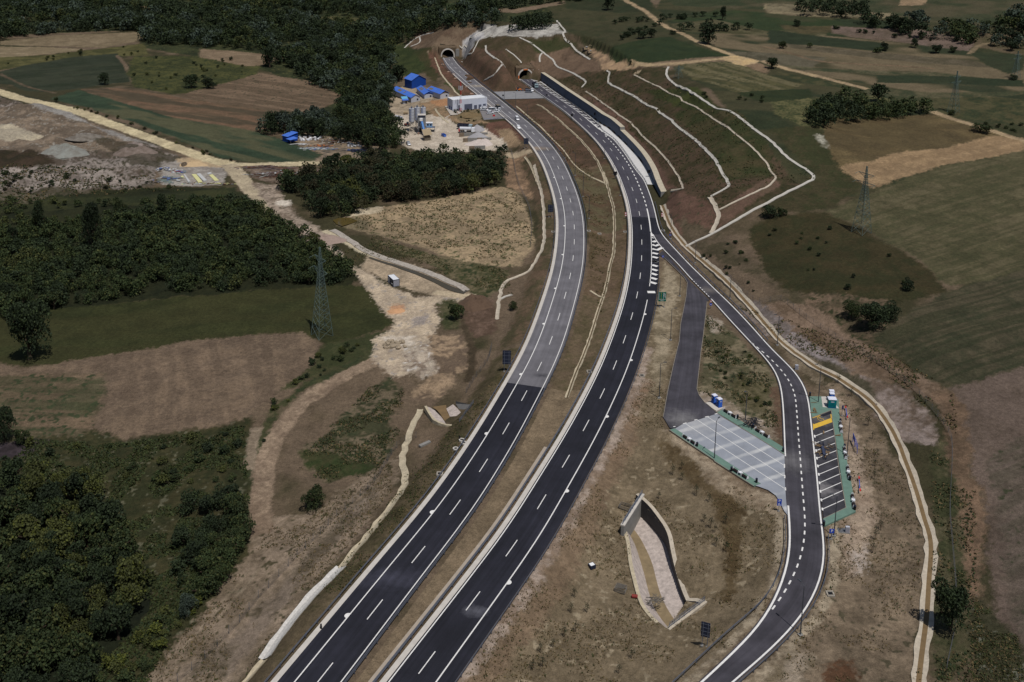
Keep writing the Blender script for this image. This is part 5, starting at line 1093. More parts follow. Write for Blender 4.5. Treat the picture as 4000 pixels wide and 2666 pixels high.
mb = MB(); a = q1([(258,256),(320,370),(400,490),(500,545),(640,590),(800,603),(862,607)], 1.1); b_ = q1([(305,250),(350,345),(420,450),(500,520),(640,570),(800,583),(862,590)], 1.1); mb.sheet(a, b_, M_tanst)
a2 = [(p[0], p[1], p[2]-1.5) for p in a]; mb.sheet(a, a2, M_tanst); mb.build('left_coping', root)
mb = MB(); a = on_plane(K1([(805,215)]), zb+.2)[0]; b_ = on_plane(K1([(930,415)]), zb+.2)[0]; h_ = 2.6
c_ = on_plane(K1([(1060,240)]), zb+2.4)[0]
tri = [(*(a-c1[:2]), .2), (*(b_-c1[:2]), .2), (*(c_-c1[:2]), 2.6), (*(a-c1[:2]), 1.0)]
mb.add(tri, [(0,1,2,3)], mat('wing_wall', (110,108,106), .9, (.6,.15))); mb.build('side_wall', root)
p0, p1 = on_plane(K1([(900,580)]), zb+2.0)[0], on_plane(K1([(1148,205)]), zb+2.6)[0]
mb = MB(); d = unit(p1-p0); m_ = (p0+p1)/2-c1[:2]; mb.box((m_[0], m_[1], 1.6), (np.linalg.norm(p1-p0), .9, 1.6), M_conc, math.atan2(d[1], d[0])); mb.build('parapet', root)
mb = MB(); rail(mb, p0+perp(d)*-.5, p1+perp(d)*-.5, zb+2.4, np.array(c1)); mb.build('railing', root)
# ================================================================ GUARD RAILS
post_mb = MB(); post_mb.box((0, 0, .35), (.1, .16, .9), M_steel); post_mb.box((0, .12, .62), (.08, .2, .12), M_steel)
POST = None
def guardrail(p, label, step=4.0, double=False, m=None, z=0.0, npost=60, drape=False, h=.62):
    global POST
    m = m or M_steel
    p = resample(p, 2.0); zg = hz(p)+.05 if drape else np.full(len(p), z)
    root = empty('guardrail', (p[-1][0], p[-1][1], zg[-1]), 0, label, 'guardrail', 'steel guardrails of the motorway and slip road'); L0 = np.array([p[-1][0], p[-1][1], zg[-1]])
    for lvl in ((h,) if not double else (h, h+.38)):
        mb = MB(); fr, bk = off(p, .05), off(p, -.05)
        prof = [(.0, -.16), (.06, -.1), (.02, 0), (.06, .1), (.0, .16), (-.05, .16), (-.05, -.16)]
        rows = [np.c_[off(p, a), zg+lvl+b_]-L0 for a, b_ in prof]
        for r0, r1 in zip(rows, rows[1:]+rows[:1]): mb.sheet(r0, r1, m)
        mb.build('rail_beam', root)
    q = resample(p, step); zq = hz(q)+.05 if drape else np.full(len(q), z); t = np.gradient(q, axis=0)
    far_mb = MB(); order = range(len(q)-1, -1, -1)
    for c, k in enumerate(order):
        ang = math.atan2(t[k][1], t[k][0])
        if c < npost:
            if POST is None:
                o = post_mb.build('post', root); POST = o
            else:
                o = POST.copy(); COLL.objects.link(o); o.parent = root
            o.location = (q[k][0]-L0[0], q[k][1]-L0[1], zq[k]-L0[2]); o.rotation_euler = (0, 0, ang)
        else: far_mb.box((q[k][0]-L0[0], q[k][1]-L0[1], zq[k]+.35-L0[2]), (.1, .16, .9), m, ang)
    if far_mb.v: far_mb.build('post', root, kind='stuff')
    return root
guardrail(off(LCf[14:], 11.9), 'guardrail along the outer left edge of the left carriageway', double=False)
guardrail(off(LCf[4:], -1.15), 'guardrail along the inner edge of the left carriageway', double=True)
guardrail(off(RCf[4:], 1.9), 'guardrail along the inner edge of the right carriageway beside the median', double=True)
guardrail(off(cut_y(RCf, 1090, 3400), -10.9), 'guardrail along the right edge of the right carriageway below the slip road nose')
guardrail(off(seg_of(RR, E_([(700,440)])[0], T(2,1,[(2330,1560)])[0]), -1.0), 'guardrail right of the slip road from the retaining wall to the rest area')
guardrail(e0[10:], 'guardrail at the foot of the long dark retaining wall')
guardrail(off(cut_y(RR, 2070, 3300), -1.1), 'guardrail round the outside of the slip road bend, bottom right')
guardrail(smooth(on_plane(T(3,3,[(152,60),(160,200),(160,300),(140,440),(105,580),(60,670),(10,760)])+T(2,3,[(2351,780),(2240,900),(2060,1050),(1880,1210),(1500,1568),(1200,1850)])), 2, 3), 'guardrail round the inside of the slip road bend, bottom right')
guardrail(gxy(A_([(1840,1500),(2000,1500),(2180,1478),(2260,1490),(2350,1560)]))[:, :2], 'short guardrail at the lower edge of the white building yard', drape=True)
# ================================================================ LAMPS
M_lamp = mat('lamp_grey', (70,74,80), .6, metal=.2)
def lamp_meshes():
    mb = MB(); mb.bar((0,0,0), (0,0,9.9), .13, M_lamp, .07, 8); pole = mb
    mb2 = MB(); mb2.bar((0,0,9.85), (.9,0,10.25), .055, M_lamp, .04, 6); mb3 = MB(); mb3.box((1.2,0,10.3), (.8,.3,.12), M_lamp)
    mb4 = MB(); mb4.box((0,0,.0), (.8,.8,.5), M_concd); return pole, mb2, mb3, mb4
LAMP = None
def lamp(base, top, tgt, label, group, plane=None):
    global LAMP
    b3 = ground([base])[0]; h = min(max(fit_h(b3, top[1]), 7), 13)
    if LAMP is None:
        root = empty('street_lamp', (0,0,0), 0, label, 'street lamp', group)
        for nm, m_ in zip(('pole', 'arm', 'lamp_head', 'footing'), lamp_meshes()): m_.build(nm, root)
        LAMP = root
    else: root = copy_tree(LAMP)
    root['label'] = label; root['group'] = group; root.location = tuple(b3); s = h/10.35; root.scale = (1, 1, s)
    q = tgt[int(np.argmin(np.linalg.norm(tgt-b3[:2], axis=1)))]-b3[:2]; root.rotation_euler = (0, 0, math.atan2(q[1], q[0]))
gl = 'grey street lamps'
lamp((3126,2483), (3137,2281), Rc, 'street lamp outside the slip road bend, lowest of all in the photo', gl)
lamp((3257,2095), (3268,1932), Rc, 'street lamp beside the square parking sign below the car bays', gl)
lamp((3308,1783), (3318,1628), Rc, 'street lamp right of the car bays behind the benches', gl)
lamp((3196,1576), (3205,1425), Rc, 'street lamp on the green paving next to the portable toilets', gl)
lamp((2790,1796), (2798,1638), np.vstack([on_plane([(2900,1700)])]), 'street lamp on the lower edge of the grey truck parking', gl)
lamp((2911,1647), (2920,1523), np.vstack([on_plane([(2850,1700)])]), 'street lamp on the upper edge of the grey truck parking', gl)
lamp((2655,1158), (2657,1071), on_plane([(2700,1160)]), 'street lamp at the top of the service road', gl)
lamp((2619,1330), (2620,1203), on_plane([(2700,1330)]), 'street lamp between green sign and service road', gl)
lamp((2575,1556), (2578,1414), on_plane([(2650,1556)]), 'street lamp left of the lower service road', gl)
lamp((2715,1028), (2716,941), RL, 'street lamp right of the upper slip road by the channel', gl)
lamp((2851,1167), (2853,1075), RL, 'street lamp midway along the right side of the slip road', gl)
lamp((3036,1350), (3038,1228), RL, 'street lamp right of the slip road above the grey utility cabinet', gl)
lamp((2619,934), (2620,836), RL, 'street lamp beside the yield sign at the slip road nose', gl)
for k, (b_, t_) in enumerate([((2014,425),(2014,362)), ((2059,464),(2058,414)), ((2160,561),(2160,502)), ((2206,619),(2206,547)), ((2246,687),(2247,595)), ((2277,770),(2278,670)), ((2300,855),(2301,765))]):
    lamp(b_, t_, LCr, 'thin street lamp between the carriageways, number %s from the cross-over along the left carriageway' % ('one','two','three','four','five','six','seven')[k], 'lamps between the two carriageways')
for k, (b_, t_) in enumerate([((2361,621),(2362,585)), ((2397,683),(2398,640)), ((2422,765),(2422,705))]):
    lamp(b_, t_, RCl, 'thin street lamp beside the inner edge of the right carriageway, %s from the tunnel' % ('first','second','third')[k], 'lamps by the right carriageway')
lamp((1970,391), (1970,357), LCr, 'street lamp at the left end of the cross-over', gl)
lamp((2129,381), (2129,354), RCl, 'street lamp at the right end of the cross-over', gl)
lamp((2206,383), (2205,346), RCl, 'pale street lamp in front of the retaining wall', gl)
# ================================================================ SIGNS
M_signb = mat('sign_back', (34,40,58), .6, (3,.15)); M_blue = mat('sign_blue', (28,66,170), .5); M_sgreen = mat('sign_green', (0,92,78), .5); M_txt = mat('sign_white', (225,225,225), .5); M_black = mat('matt_black', (22,22,26), .6); M_red = mat('sign_red', (190,40,44), .5)
def text_mesh(txt, size, m, loc, parent, rz, name='lettering'):
    cu = bpy.data.curves.new(name, 'FONT'); cu.body = txt; cu.size = size; cu.align_x = 'CENTER'; cu.align_y = 'CENTER'; cu.extrude = .01
    to = bpy.data.objects.new(name, cu); COLL.objects.link(to); dg = bpy.context.evaluated_depsgraph_get()
    me_ = bpy.data.meshes.new_from_object(to.evaluated_get(dg)); bpy.data.objects.remove(to); me_.materials.append(m)
    o = bpy.data.objects.new(name, me_); COLL.objects.link(o); o.parent = parent; o.location = loc; o.rotation_euler = (math.pi/2, 0, rz); return o
def board_sign(base_px, label, w_, h_, zb_, yaw, face=None, back=M_signb, nx=2, grid=0):
    b3 = ground([base_px])[0]; root = empty('road_sign', tuple(b3), yaw, label, 'road sign')
    for s_ in ((-.28, .28) if nx == 2 else (0,)):
        mb = MB(); mb.bar((s_*w_, 0, -.3), (s_*w_, 0, zb_+h_*.96), .07, M_steel, n=6); mb.build('post', root)
        mb = MB(); mb.box((s_*w_, 0, .05), (.5,.5,.3), M_concd); mb.build('footing', root)
    mb = MB(); mb.box((0, -.12 if face else .12, zb_+h_/2), (w_, .08, h_), face or back); mb.build('panel', root)
    if not face:
        mb = MB()
        for k in range(grid): mb.box((0, .06, zb_+h_*(k+.5)/grid), (w_*.98, .05, .07), M_steel)
        if mb.v: mb.build('bracket', root)
    return root
board_sign(Wn(1930,1370,8.96,[(435,745)])[0], 'tall dark back of a road sign left of the left carriageway, lowest of three', 2.4, 4.3, 2.3, -.05, grid=4)
board_sign(T(2,1,[(352,428)])[0], 'square dark back of a road sign left of the left carriageway, middle of three', 2.2, 3.3, 2.2, .0, grid=3)
board_sign(C_([(258,845)])[0], 'dark back of a road sign beside the dusty access, highest of three', 2.6, 3.3, 2.2, .0, grid=4)
board_sign(T(2,3,[(1768,1240)])[0], 'dark panel back of a road sign inside the lowest slip road bend', 1.7, 3.1, 2.0, -.35, grid=4)
r = board_sign(Wn(2540,1130,8.96,[(405,640)])[0], 'large green lane sign with white chevrons beside the right carriageway', 2.6, 3.3, 2.2, .03, face=M_sgreen)
mb = MB()
for xx, ww_, c in ((-1.15, .07, M_txt), (.35, .07, M_txt)): mb.box((xx, -.175, 4.1), (ww_, .02, 2.4), c)
mb.box((0, -.175, 2.88), (2.4, .02, .05), M_txt)
for k in range(4): mb.box((-.4, -.175, 3.2+k*.62), (.12, .02, .34), M_yel)
for k in range(5): mb.bar((.42, -.18, 4.2+k*.25), (1.15, -.18, 3.55+k*.3), .04, M_txt)
mb.bar((1.1, -.18, 3.0), (.9, -.18, 3.6), .04, M_txt); mb.build('symbol', r)
text_mesh('2000 m', .38, M_txt, (0, -.17, 2.55), r, 0)
def p_sign(px, label, w_, h_, zb_, yaw, extra):
    r = board_sign(px, label, w_, h_, zb_, yaw, face=M_blue, nx=1); text_mesh('P', w_*.9, M_txt, (0, -.17, zb_+h_-w_*.48), r, 0)
    if extra:
        mb = MB(); mb.bar((-.25, -.18, zb_+.5), (.1, -.18, zb_+.72), .04, M_txt); mb.box((0, -.17, zb_+.4), (.6, .02, .05), M_txt); mb.box((0, -.17, zb_+.18), (.6, .02, .09), M_txt); mb.build('symbol', r)
p_sign(H_([(196,935)])[0], 'tall blue parking sign with small symbols left of the slip road', 1.0, 1.7, 1.5, -.1, True)
p_sign(H_([(1158,1448)])[0], 'square blue parking sign right of the slip road below the bays', 1.0, 1.0, 1.6, -.05, False)
board_sign(G_([(1355,590)])[0], 'narrow dark blue sign right of the green disabled toilet', .6, 1.1, 2.0, .5, face=mat('sign_dark_blue', (40,48,92), .5), nx=1)
def disc_sign(px, label, items, yaw=0.0, hb=1.2):
    b3 = ground([px])[0]; root = empty('road_sign', tuple(b3), yaw, label, 'road sign')
    n_ = len(items); mb = MB(); mb.bar((0,0,-.2), (0,0,hb+n_*.95), .05, M_steel, n=6); mb.build('post', root)
    for k, it in enumerate(items):
        z_ = hb+.45+k*.95; mb = MB()
        if it == 'arrow':
            mb.bar((0,-.08,z_), (0,-.14,z_), .46, M_blue, n=20); mb.box((0,-.16,z_-.05), (.1,.02,.5), M_txt); mb.bar((0,-.15,z_+.12), (0,-.17,z_+.12), .2, M_txt, n=3)
        elif it == 'noentry': mb.bar((0,-.08,z_), (0,-.14,z_), .46, M_red, n=20); mb.bar((0,-.14,z_), (0,-.16,z_), .32, M_txt, n=20)
        elif it == 'bar': mb.bar((0,-.08,z_), (0,-.14,z_), .46, M_blue, n=20); mb.box((0,-.16,z_), (.55,.02,.12), M_txt)
        elif it == 'yield':
            mb.add([(-.48,-.1,z_+.4), (.48,-.1,z_+.4), (0,-.1,z_-.42)], [(0,2,1)], M_red); mb.add([(-.3,-.12,z_+.3), (.3,-.12,z_+.3), (0,-.12,z_-.22)], [(0,2,1)], M_txt)
        mb.build('sign_disc' if it != 'yield' else 'sign_triangle', root)
    return root
disc_sign(E_([(1025,1100)])[0], 'blue round arrow sign under a white yield triangle right of the slip road nose', ['arrow', 'yield'])
disc_sign(E_([(888,1500)])[0], 'blue round arrow sign alone at the tip of the hatched island', ['arrow'])
disc_sign(T(2,1,[(1823,1270)])[0], 'blue round sign under a small yield triangle where the service road leaves the slip road', ['bar', 'yield'])
disc_sign(E_([(205,735)])[0], 'two red ringed round signs left of the right carriageway', ['noentry', 'noentry'])
disc_sign(E_([(875,745)])[0], 'two red ringed round signs right of the exit lane', ['noentry', 'noentry'])
def matrix(px, label, s_=1.6, yaw=0.4):
    b3 = ground([px])[0]; root = empty('matrix_sign', tuple(b3), yaw, label, 'electronic sign'); mb = MB(); mb.bar((0,0,-.2), (0,0,2.2), .09, M_steel, n=6); mb.build('post', root)
    mb = MB(); mb.box((0,0,2.2+s_/2), (s_,.3,s_), M_black); mb.build('panel', root)
matrix(C_([(1098,325)])[0], 'black electronic sign on the inner rail of the right carriageway, upper one', 1.5, .6)
matrix(C_([(1895,1420)])[0], 'black electronic sign by the inner rail of the right carriageway, lower one', 1.7, .35)
matrix(C_([(1525,300)])[0], 'black electronic sign in front of the retaining wall, upper one', 1.5, .6)
matrix(D_([(1098,1385)])[0], 'black electronic sign in front of the retaining wall, lower one', 1.6, .35)
matrix(B_([(875,880)])[0], 'small black electronic sign near the cross-over by the right carriageway', 1.0, .6)
matrix(B_([(70,890)])[0], 'small black round-topped sign on the cross-over', 1.0, .2)
# ================================================================ PYLONS
M_pyl = mat('pylon_green_steel', (92,108,103), .6, metal=.2)
def pylon(corners_px, ytop, label, zc=None, arms=True, green=True, width=None, yaw=None):
    """corners_px: left, near and right leg feet in the photo (fourth by symmetry), or a single base point"""
    if width is None:
        g = ground(corners_px); L_, Nn, Rr = g[:, :2]; c = (L_+Rr)/2; zb = float(hz(c[None])[0])
        e1 = L_-Nn; yaw = math.atan2(e1[1], e1[0]); side = (np.linalg.norm(L_-Nn)+np.linalg.norm(Rr-Nn))/2
    else:
        g = ground(corners_px)[0]; c = g[:2]; zb = g[2]; side = width; yaw = yaw or .6
    h = fit_h((c[0], c[1], zb), ytop)
    root = empty('lattice_pylon', (c[0], c[1], zb), yaw, label, 'power pylon')
    s = side/2; r = .09 if side < 5 else .1
    def hw(z): return s*(1-z/h*1.06) if z < h*.72 else max(.18, s*(1-.72*1.06)*(1-(z/h-.72)/.34))
    cs = [(-1,-1),(1,-1),(1,1),(-1,1)]
    zs = [0]; 
    while zs[-1] < h*.98: zs.append(min(h, zs[-1]+max(hw(zs[-1])*1.15, h*.03)))
    for a, b_ in cs:
        mb = MB()
        for z0, z1 in zip(zs[:-1], zs[1:]): mb.bar((a*hw(z0), b_*hw(z0), z0), (a*hw(z1), b_*hw(z1), z1), r, M_pyl)
        mb.build('leg', root)
    mb = MB()
    for k, (z0, z1) in enumerate(zip(zs[:-1], zs[1:])):
        for i in range(4):
            (a, b_), (c2, d2) = cs[i], cs[(i+1) % 4]
            mb.bar((a*hw(z0), b_*hw(z0), z0), (c2*hw(z1), d2*hw(z1), z1), r*.55, M_pyl); mb.bar((c2*hw(z0), d2*hw(z0), z0), (a*hw(z1), b_*hw(z1), z1), r*.55, M_pyl)
            if k % 3 == 0 and k: mb.bar((a*hw(z0), b_*hw(z0), z0), (c2*hw(z0), d2*hw(z0), z0), r*.55, M_pyl)
    mb.build('bracing', root)
    if arms:
        for zf, ln, sgn in ((.74, 3.4, 1), (.74, 3.4, -1), (.87, 2.6, 1), (.87, 2.6, -1)):
            mb = MB(); z = h*zf
            for q in (-1, 1): mb.bar((0, q*hw(z), z), (sgn*(ln+1), 0, z+.1), r*.7, M_pyl); mb.bar((0, q*hw(z-1.6), z-1.6), (sgn*(ln+1), 0, z+.1), r*.6, M_pyl)
            o = mb.build('cross_arm', root); mb = MB(); mb.bar((sgn*(ln+1), 0, z), (sgn*(ln+1), 2.0, z-.5), .07, M_pyl); mb.build('insulator', o)
    return root
pylon(Wn(1180,940,3.827,[(135,1405),(260,1490),(468,1435)]), 962, 'tall green lattice pylon on the mown meadow left of the dirt yard')
pylon(Wn(3300,620,2.8,[(86,812),(203,858),(276,812)]), 645, 'lattice pylon standing on the edge of the striped field, right of the terraces')
pylon([(3724,440)], 278, 'thin lattice mast by the bend of the farm track, far right', width=4.6)
pylon([(3966,308)], 200, 'faint lattice mast at the far right edge of the photo', width=4.2)
pylon([(2650,306)], 256, 'small pale lattice pylon beyond the terraces under the dirt track', width=4.4)
# ================================================================ BUILDINGS
M_wht = mat('white_render', (196,200,212), .8, (.6,.05)); M_wsh = mat('white_roof', (206,208,212), .8, (.4,.06)); M_gdoor = mat('grey_shutter', (84,88,106), .6)
M_blu = mat('blue_sheet', (18,66,150), .55, (1,.08)); M_blr = mat('blue_roof', (72,112,196), .5, (.5,.14)); M_blw = mat('dark_blue_sheet', (20,58,128), .6, (1,.1)); M_pale = mat('pale_board', (176,178,186), .8, (1,.08)); M_gap = mat('brown_patch', (108,100,88), .9, (1,.2)); M_glass = mat('dark_glass', (38,46,60), .2, spec=.6); M_cyan = mat('pale_blue_sheet', (96,160,196), .6, (1,.1))
def box_frame(FL, FR, BL):
    """ground frame from three photo points: origin front left, x along the front, y to the back"""
    g = ground([FL, FR, BL]); z = g[:, 2].min(); a = on_plane([FL], z)[0]; b_ = on_plane([FR], z)[0]; c = on_plane([BL], z)[0]
    X = b_-a; W_ = np.linalg.norm(X); X = X/W_; Y = np.array([-X[1], X[0]]); Lh = abs((c-a) @ Y); return a, z, W_, Lh, math.atan2(X[1], X[0])
a, z, W_, Lh, yw = box_frame(Wn(1730,370,11.765,[(450,770)])[0], Wn(1730,370,11.765,[(2030,632)])[0], Wn(1730,370,11.765,[(270,640)])[0])
Lh = max(Lh, 9); H_b = fit_h((a[0], a[1], z), Wn(1730,370,11.765,[(440,282)])[0][1])
root = empty('service_building', (a[0], a[1], z), yw, 'long white flat roofed service building with grey roller doors', 'building')
mb = MB(); mb.box((W_/2, Lh/2, H_b/2), (W_, Lh, H_b), M_wht); mb.build('wall', root)
mb = MB(); mb.box((W_/2, Lh/2, H_b+.04), (W_-.5, Lh-.5, .08), M_wsh)
for c_, d_ in (((W_/2, .12, H_b+.2), (W_+.1, .25, .4)), ((W_/2, Lh-.12, H_b+.2), (W_+.1, .25, .4)), ((.12, Lh/2, H_b+.2), (.25, Lh-.52, .4)), ((W_-.12, Lh/2, H_b+.2), (.25, Lh-.52, .4))): mb.box(c_, d_, M_wsh)
mb.build('roof', root)
for x0, x1, hh, nm in ((.338,.563,.56,'roller_door'), (.618,.703,.4,'roller_door'), (.75,.833,.42,'roller_door'), (.877,.96,.45,'roller_door'), (.165,.222,.52,'door')):
    mb = MB(); mb.box((W_*(x0+x1)/2, -.05, H_b*hh/2), (W_*(x1-x0), .1, H_b*hh), M_gdoor); o = mb.build(nm, root)
    if nm == 'door': mb = MB(); mb.box((W_*(x0+x1)/2, -.12, H_b*hh*.85), (W_*(x1-x0)*.9, .05, H_b*.1), M_glass); mb.build('window', o)
for x0 in (.05, .13): mb = MB(); mb.box((W_*x0, -.45, .75), (1.2, .6, 1.3), M_concd); o = mb.build('air_unit', root); mb = MB(); mb.bar((W_*x0, -.76, .75), (W_*x0, -.8, .75), .42, M_black, n=14); mb.build('fan', o)
for yy in (.25, .55): mb = MB(); mb.box((-.05, Lh*yy, 1.3), (.1, 1.3, 2.4), M_blw); mb.build('door', root)
def shed(FL, FR, BL, eave_px, apex_px, label, m_wall, m_roof, m_gable=None, extras=None, minL=None):
    s_ = lambda q: Wn(1570,280,11.765,[q])[0]
    a, z, W_, Lh, yw = box_frame(s_(FL), s_(FR), s_(BL)); Lh = max(Lh, minL or 6)
    He = fit_h((a[0], a[1], z), s_(eave_px)[1]); He = min(max(He, 2.5), 13); Hr = He+W_*.27
    root = empty('shed', (a[0], a[1], z), yw, label, 'shed')
    mb = MB()
    P = [(0,0,0),(W_,0,0),(W_,Lh,0),(0,Lh,0),(0,0,He),(W_,0,He),(W_,Lh,He),(0,Lh,He),(W_/2,0,Hr),(W_/2,Lh,Hr)]
    mb.add(P, [(0,4,7,3),(1,2,6,5),(2,3,7,9,6)], m_wall); mb.add([P[0],P[1],P[5],P[4]], [(0,1,2,3)], m_wall); mb.build('wall', root)
    mb = MB(); mb.add([P[4],P[5],P[8]], [(0,1,2)], m_gable or m_wall); mb.build('gable', root)
    e = .45; mb = MB(); sl_ = (Hr-He)/(W_/2)
    rf = lambda x, y, t=0: (x, y, (Hr-abs(x-W_/2)*sl_)+.08+t)
    for x0, x1 in ((-e, W_/2), (W_/2, W_+e)):
        v = [rf(x0,-e),rf(x1,-e),rf(x1,Lh+e),rf(x0,Lh+e)]; v2 = [(p[0],p[1],p[2]+.1) for p in v]; mb.add(v+v2, [(3,2,1,0),(4,5,6,7),(0,1,5,4),(1,2,6,5),(2,3,7,6),(3,0,4,7)], m_roof)
    mb.build('roof', root)
    if extras: extras(root, W_, Lh, He, Hr, rf)
    return root
def ribs(root, W_, Lh, He, Hr, rf):
    mb = MB()
    for k in range(int(W_/.9)): mb.box((.45+k*.9, -.03, He/2), (.12, .06, He), M_blw)
    mb.build('cladding_rib', root)
shed((455,815), (1105,735), (345,700), (430,415), (775,200), 'tall bright blue steel shed, the largest of the blue buildings', M_blu, M_blr, M_blu, ribs, 10)
def patches(spots):
    def f(root, W_, Lh, He, Hr, rf):
        for x0, x1, y0, y1 in spots:
            mb = MB(); mb.add([rf(W_*x0,Lh*y0,.13),rf(W_*x1,Lh*y0,.13),rf(W_*x1,Lh*y1,.13),rf(W_*x0,Lh*y1,.13)], [(0,1,2,3)], M_gap); mb.build('roof_patch', root)
        mb = MB(); mb.box((W_*.72, -.05, He*.55), (1.1, .1, 1.2), M_glass); mb.build('window', root)
    return f
shed((425,1440), (832,1398), (80,1000), (420,1200), (610,1065), 'blue roofed workshop with a pale gable, leftmost of the row of three', M_pale, M_blr, M_pale, patches([(.08,.36,.62,.78),(.1,.36,.42,.47),(.6,.98,.5,.95)]), 16)
shed((1035,1262), (1432,1240), (800,960), (1030,1050), (1215,935), 'workshop with brown patched blue roof, middle of the row of three', M_pale, M_blr, M_blw, patches([(.05,.4,.5,.62),(.05,.4,.66,.8),(.6,.98,.3,.95)]), 14)
shed((1765,1272), (2160,1225), (1480,1020), (1735,1030), (1935,885), 'open fronted workshop with blue roof and blue skirting, rightmost of the row', M_pale, M_blr, M_gap, patches([(.05,.3,.7,.95),(.6,.98,.1,.95)]), 12)
a, z, W_, Lh, yw = box_frame(*[Wn(1570,280,11.765,[q])[0] for q in ((50,1500),(230,1490),(40,1350))])
root = empty('hut', (a[0], a[1], z), yw, 'small hut with light blue lean-to roof left of the workshops', 'hut')
mb = MB(); mb.box((W_/2, 2, 1.3), (W_, 4, 2.6), M_pale); mb.build('wall', root)
mb = MB(); mb.add([(-.5,-1,2.7),(W_+1,-1,2.7),(W_+1,.8,3.3),(-.5,.8,3.3)], [(0,1,2,3)], M_blr); mb.add([(-.5,.8,3.35),(W_+1,.8,3.35),(W_+1,4.4,4.3),(-.5,4.4,4.3)], [(0,1,2,3)], M_cyan); mb.build('roof', root)
mb = MB(); mb.box((W_*.8, -.05, 1), (.9, .1, 2), M_black); mb.build('door', root)
# blue hut in the scrap yard
g = ground(Wn(1050,500,5.88,[(315,300),(440,345),(620,300)])); a = g[0]
root = empty('hut', tuple(a), math.atan2(g[1][1]-g[0][1], g[1][0]-g[0][0]), 'bright blue two part hut beside the scrap yard and the green field', 'hut')
wl = np.linalg.norm(g[1][:2]-g[0][:2]); ll = 6.5
mb = MB(); mb.box((wl/2, ll/2, 1.6), (wl, ll, 3.2), M_blu); mb.build('wall', root)
mb = MB(); mb.add([(-.3,-.4,3.25),(wl+.3,-.4,3.25),(wl+.3,ll+.4,4.6),(-.3,ll+.4,4.6)], [(0,1,2,3)], M_blr); mb.box((wl/2, ll+.1, 2.3), (wl, .2, 4.5), M_blu); mb.build('roof', root)
mb = MB(); mb.add([(wl+.1,-1.5,2.4),(wl+4.2,-1.2,2.2),(wl+4.2,4.0,2.5),(wl+.1,4.0,2.8)], [(0,1,2,3)], M_blr)
for q in ((wl+4,-1),(wl+4,3.8)): mb.bar((*q,0),(*q,2.3),.08,M_gap)
mb.build('awning', root)
# ---- site container
a, z, W_, Lh, yw = box_frame(*[Wn(1490,1060,23.4,[q])[0] for q in ((1085,1480),(1640,1375),(415,1000))])
Lh = 5.4; W_ = 2.5; Hc = 2.6
root = empty('site_container', (a[0], a[1], z), yw, 'grey office container with pale roof alone on the dirt yard', 'container')
M_cont = mat('container_grey', (140,140,150), .6, (2,.06)); M_cfr = mat('container_frame', (70,74,88), .6)
mb = MB(); mb.box((W_/2, Lh/2, Hc/2+.1), (W_-.1, Lh-.1, Hc), M_cont)
for k in range(12): mb.box((W_*(k+.5)/12, .02, Hc/2+.1), (.05, .06, Hc-.4), M_pale)
for k in range(24): mb.box((.02, Lh*(k+.5)/24, Hc/2+.1), (.06, .05, Hc-.4), M_cfr)
mb.build('wall', root)
mb = MB()
for x0 in (.06, W_-.06):
    for y0 in (.06, Lh-.06): mb.box((x0, y0, Hc/2+.12), (.14, .14, Hc+.16), M_cfr)
for x0 in (.06, W_-.06): mb.box((x0, Lh/2, Hc+.05), (.13, Lh-.3, .2), M_cfr); mb.box((x0, Lh/2, .1), (.13, Lh-.3, .2), M_cfr)
for y0 in (.06, Lh-.06): mb.box((W_/2, y0, Hc+.05), (W_-.3, .13, .2), M_cfr); mb.box((W_/2, y0, .1), (W_-.3, .13, .2), M_cfr)
mb.build('frame', root); mb = MB(); mb.box((W_/2, Lh/2, Hc+.13), (W_-.26, Lh-.26, .06), M_wsh); mb.build('roof', root)
mb = MB(); mb.box((-.03, 1.0, 1.6), (.1, .8, .9), M_black); mb.box((-.08, 1.0, 1.1), (.14, 1.0, .08), M_txt); mb.build('window', root)
mb = MB(); mb.box((-.03, 4.3, 1.15), (.08, .8, 2.0), M_pale); mb.build('door', root)
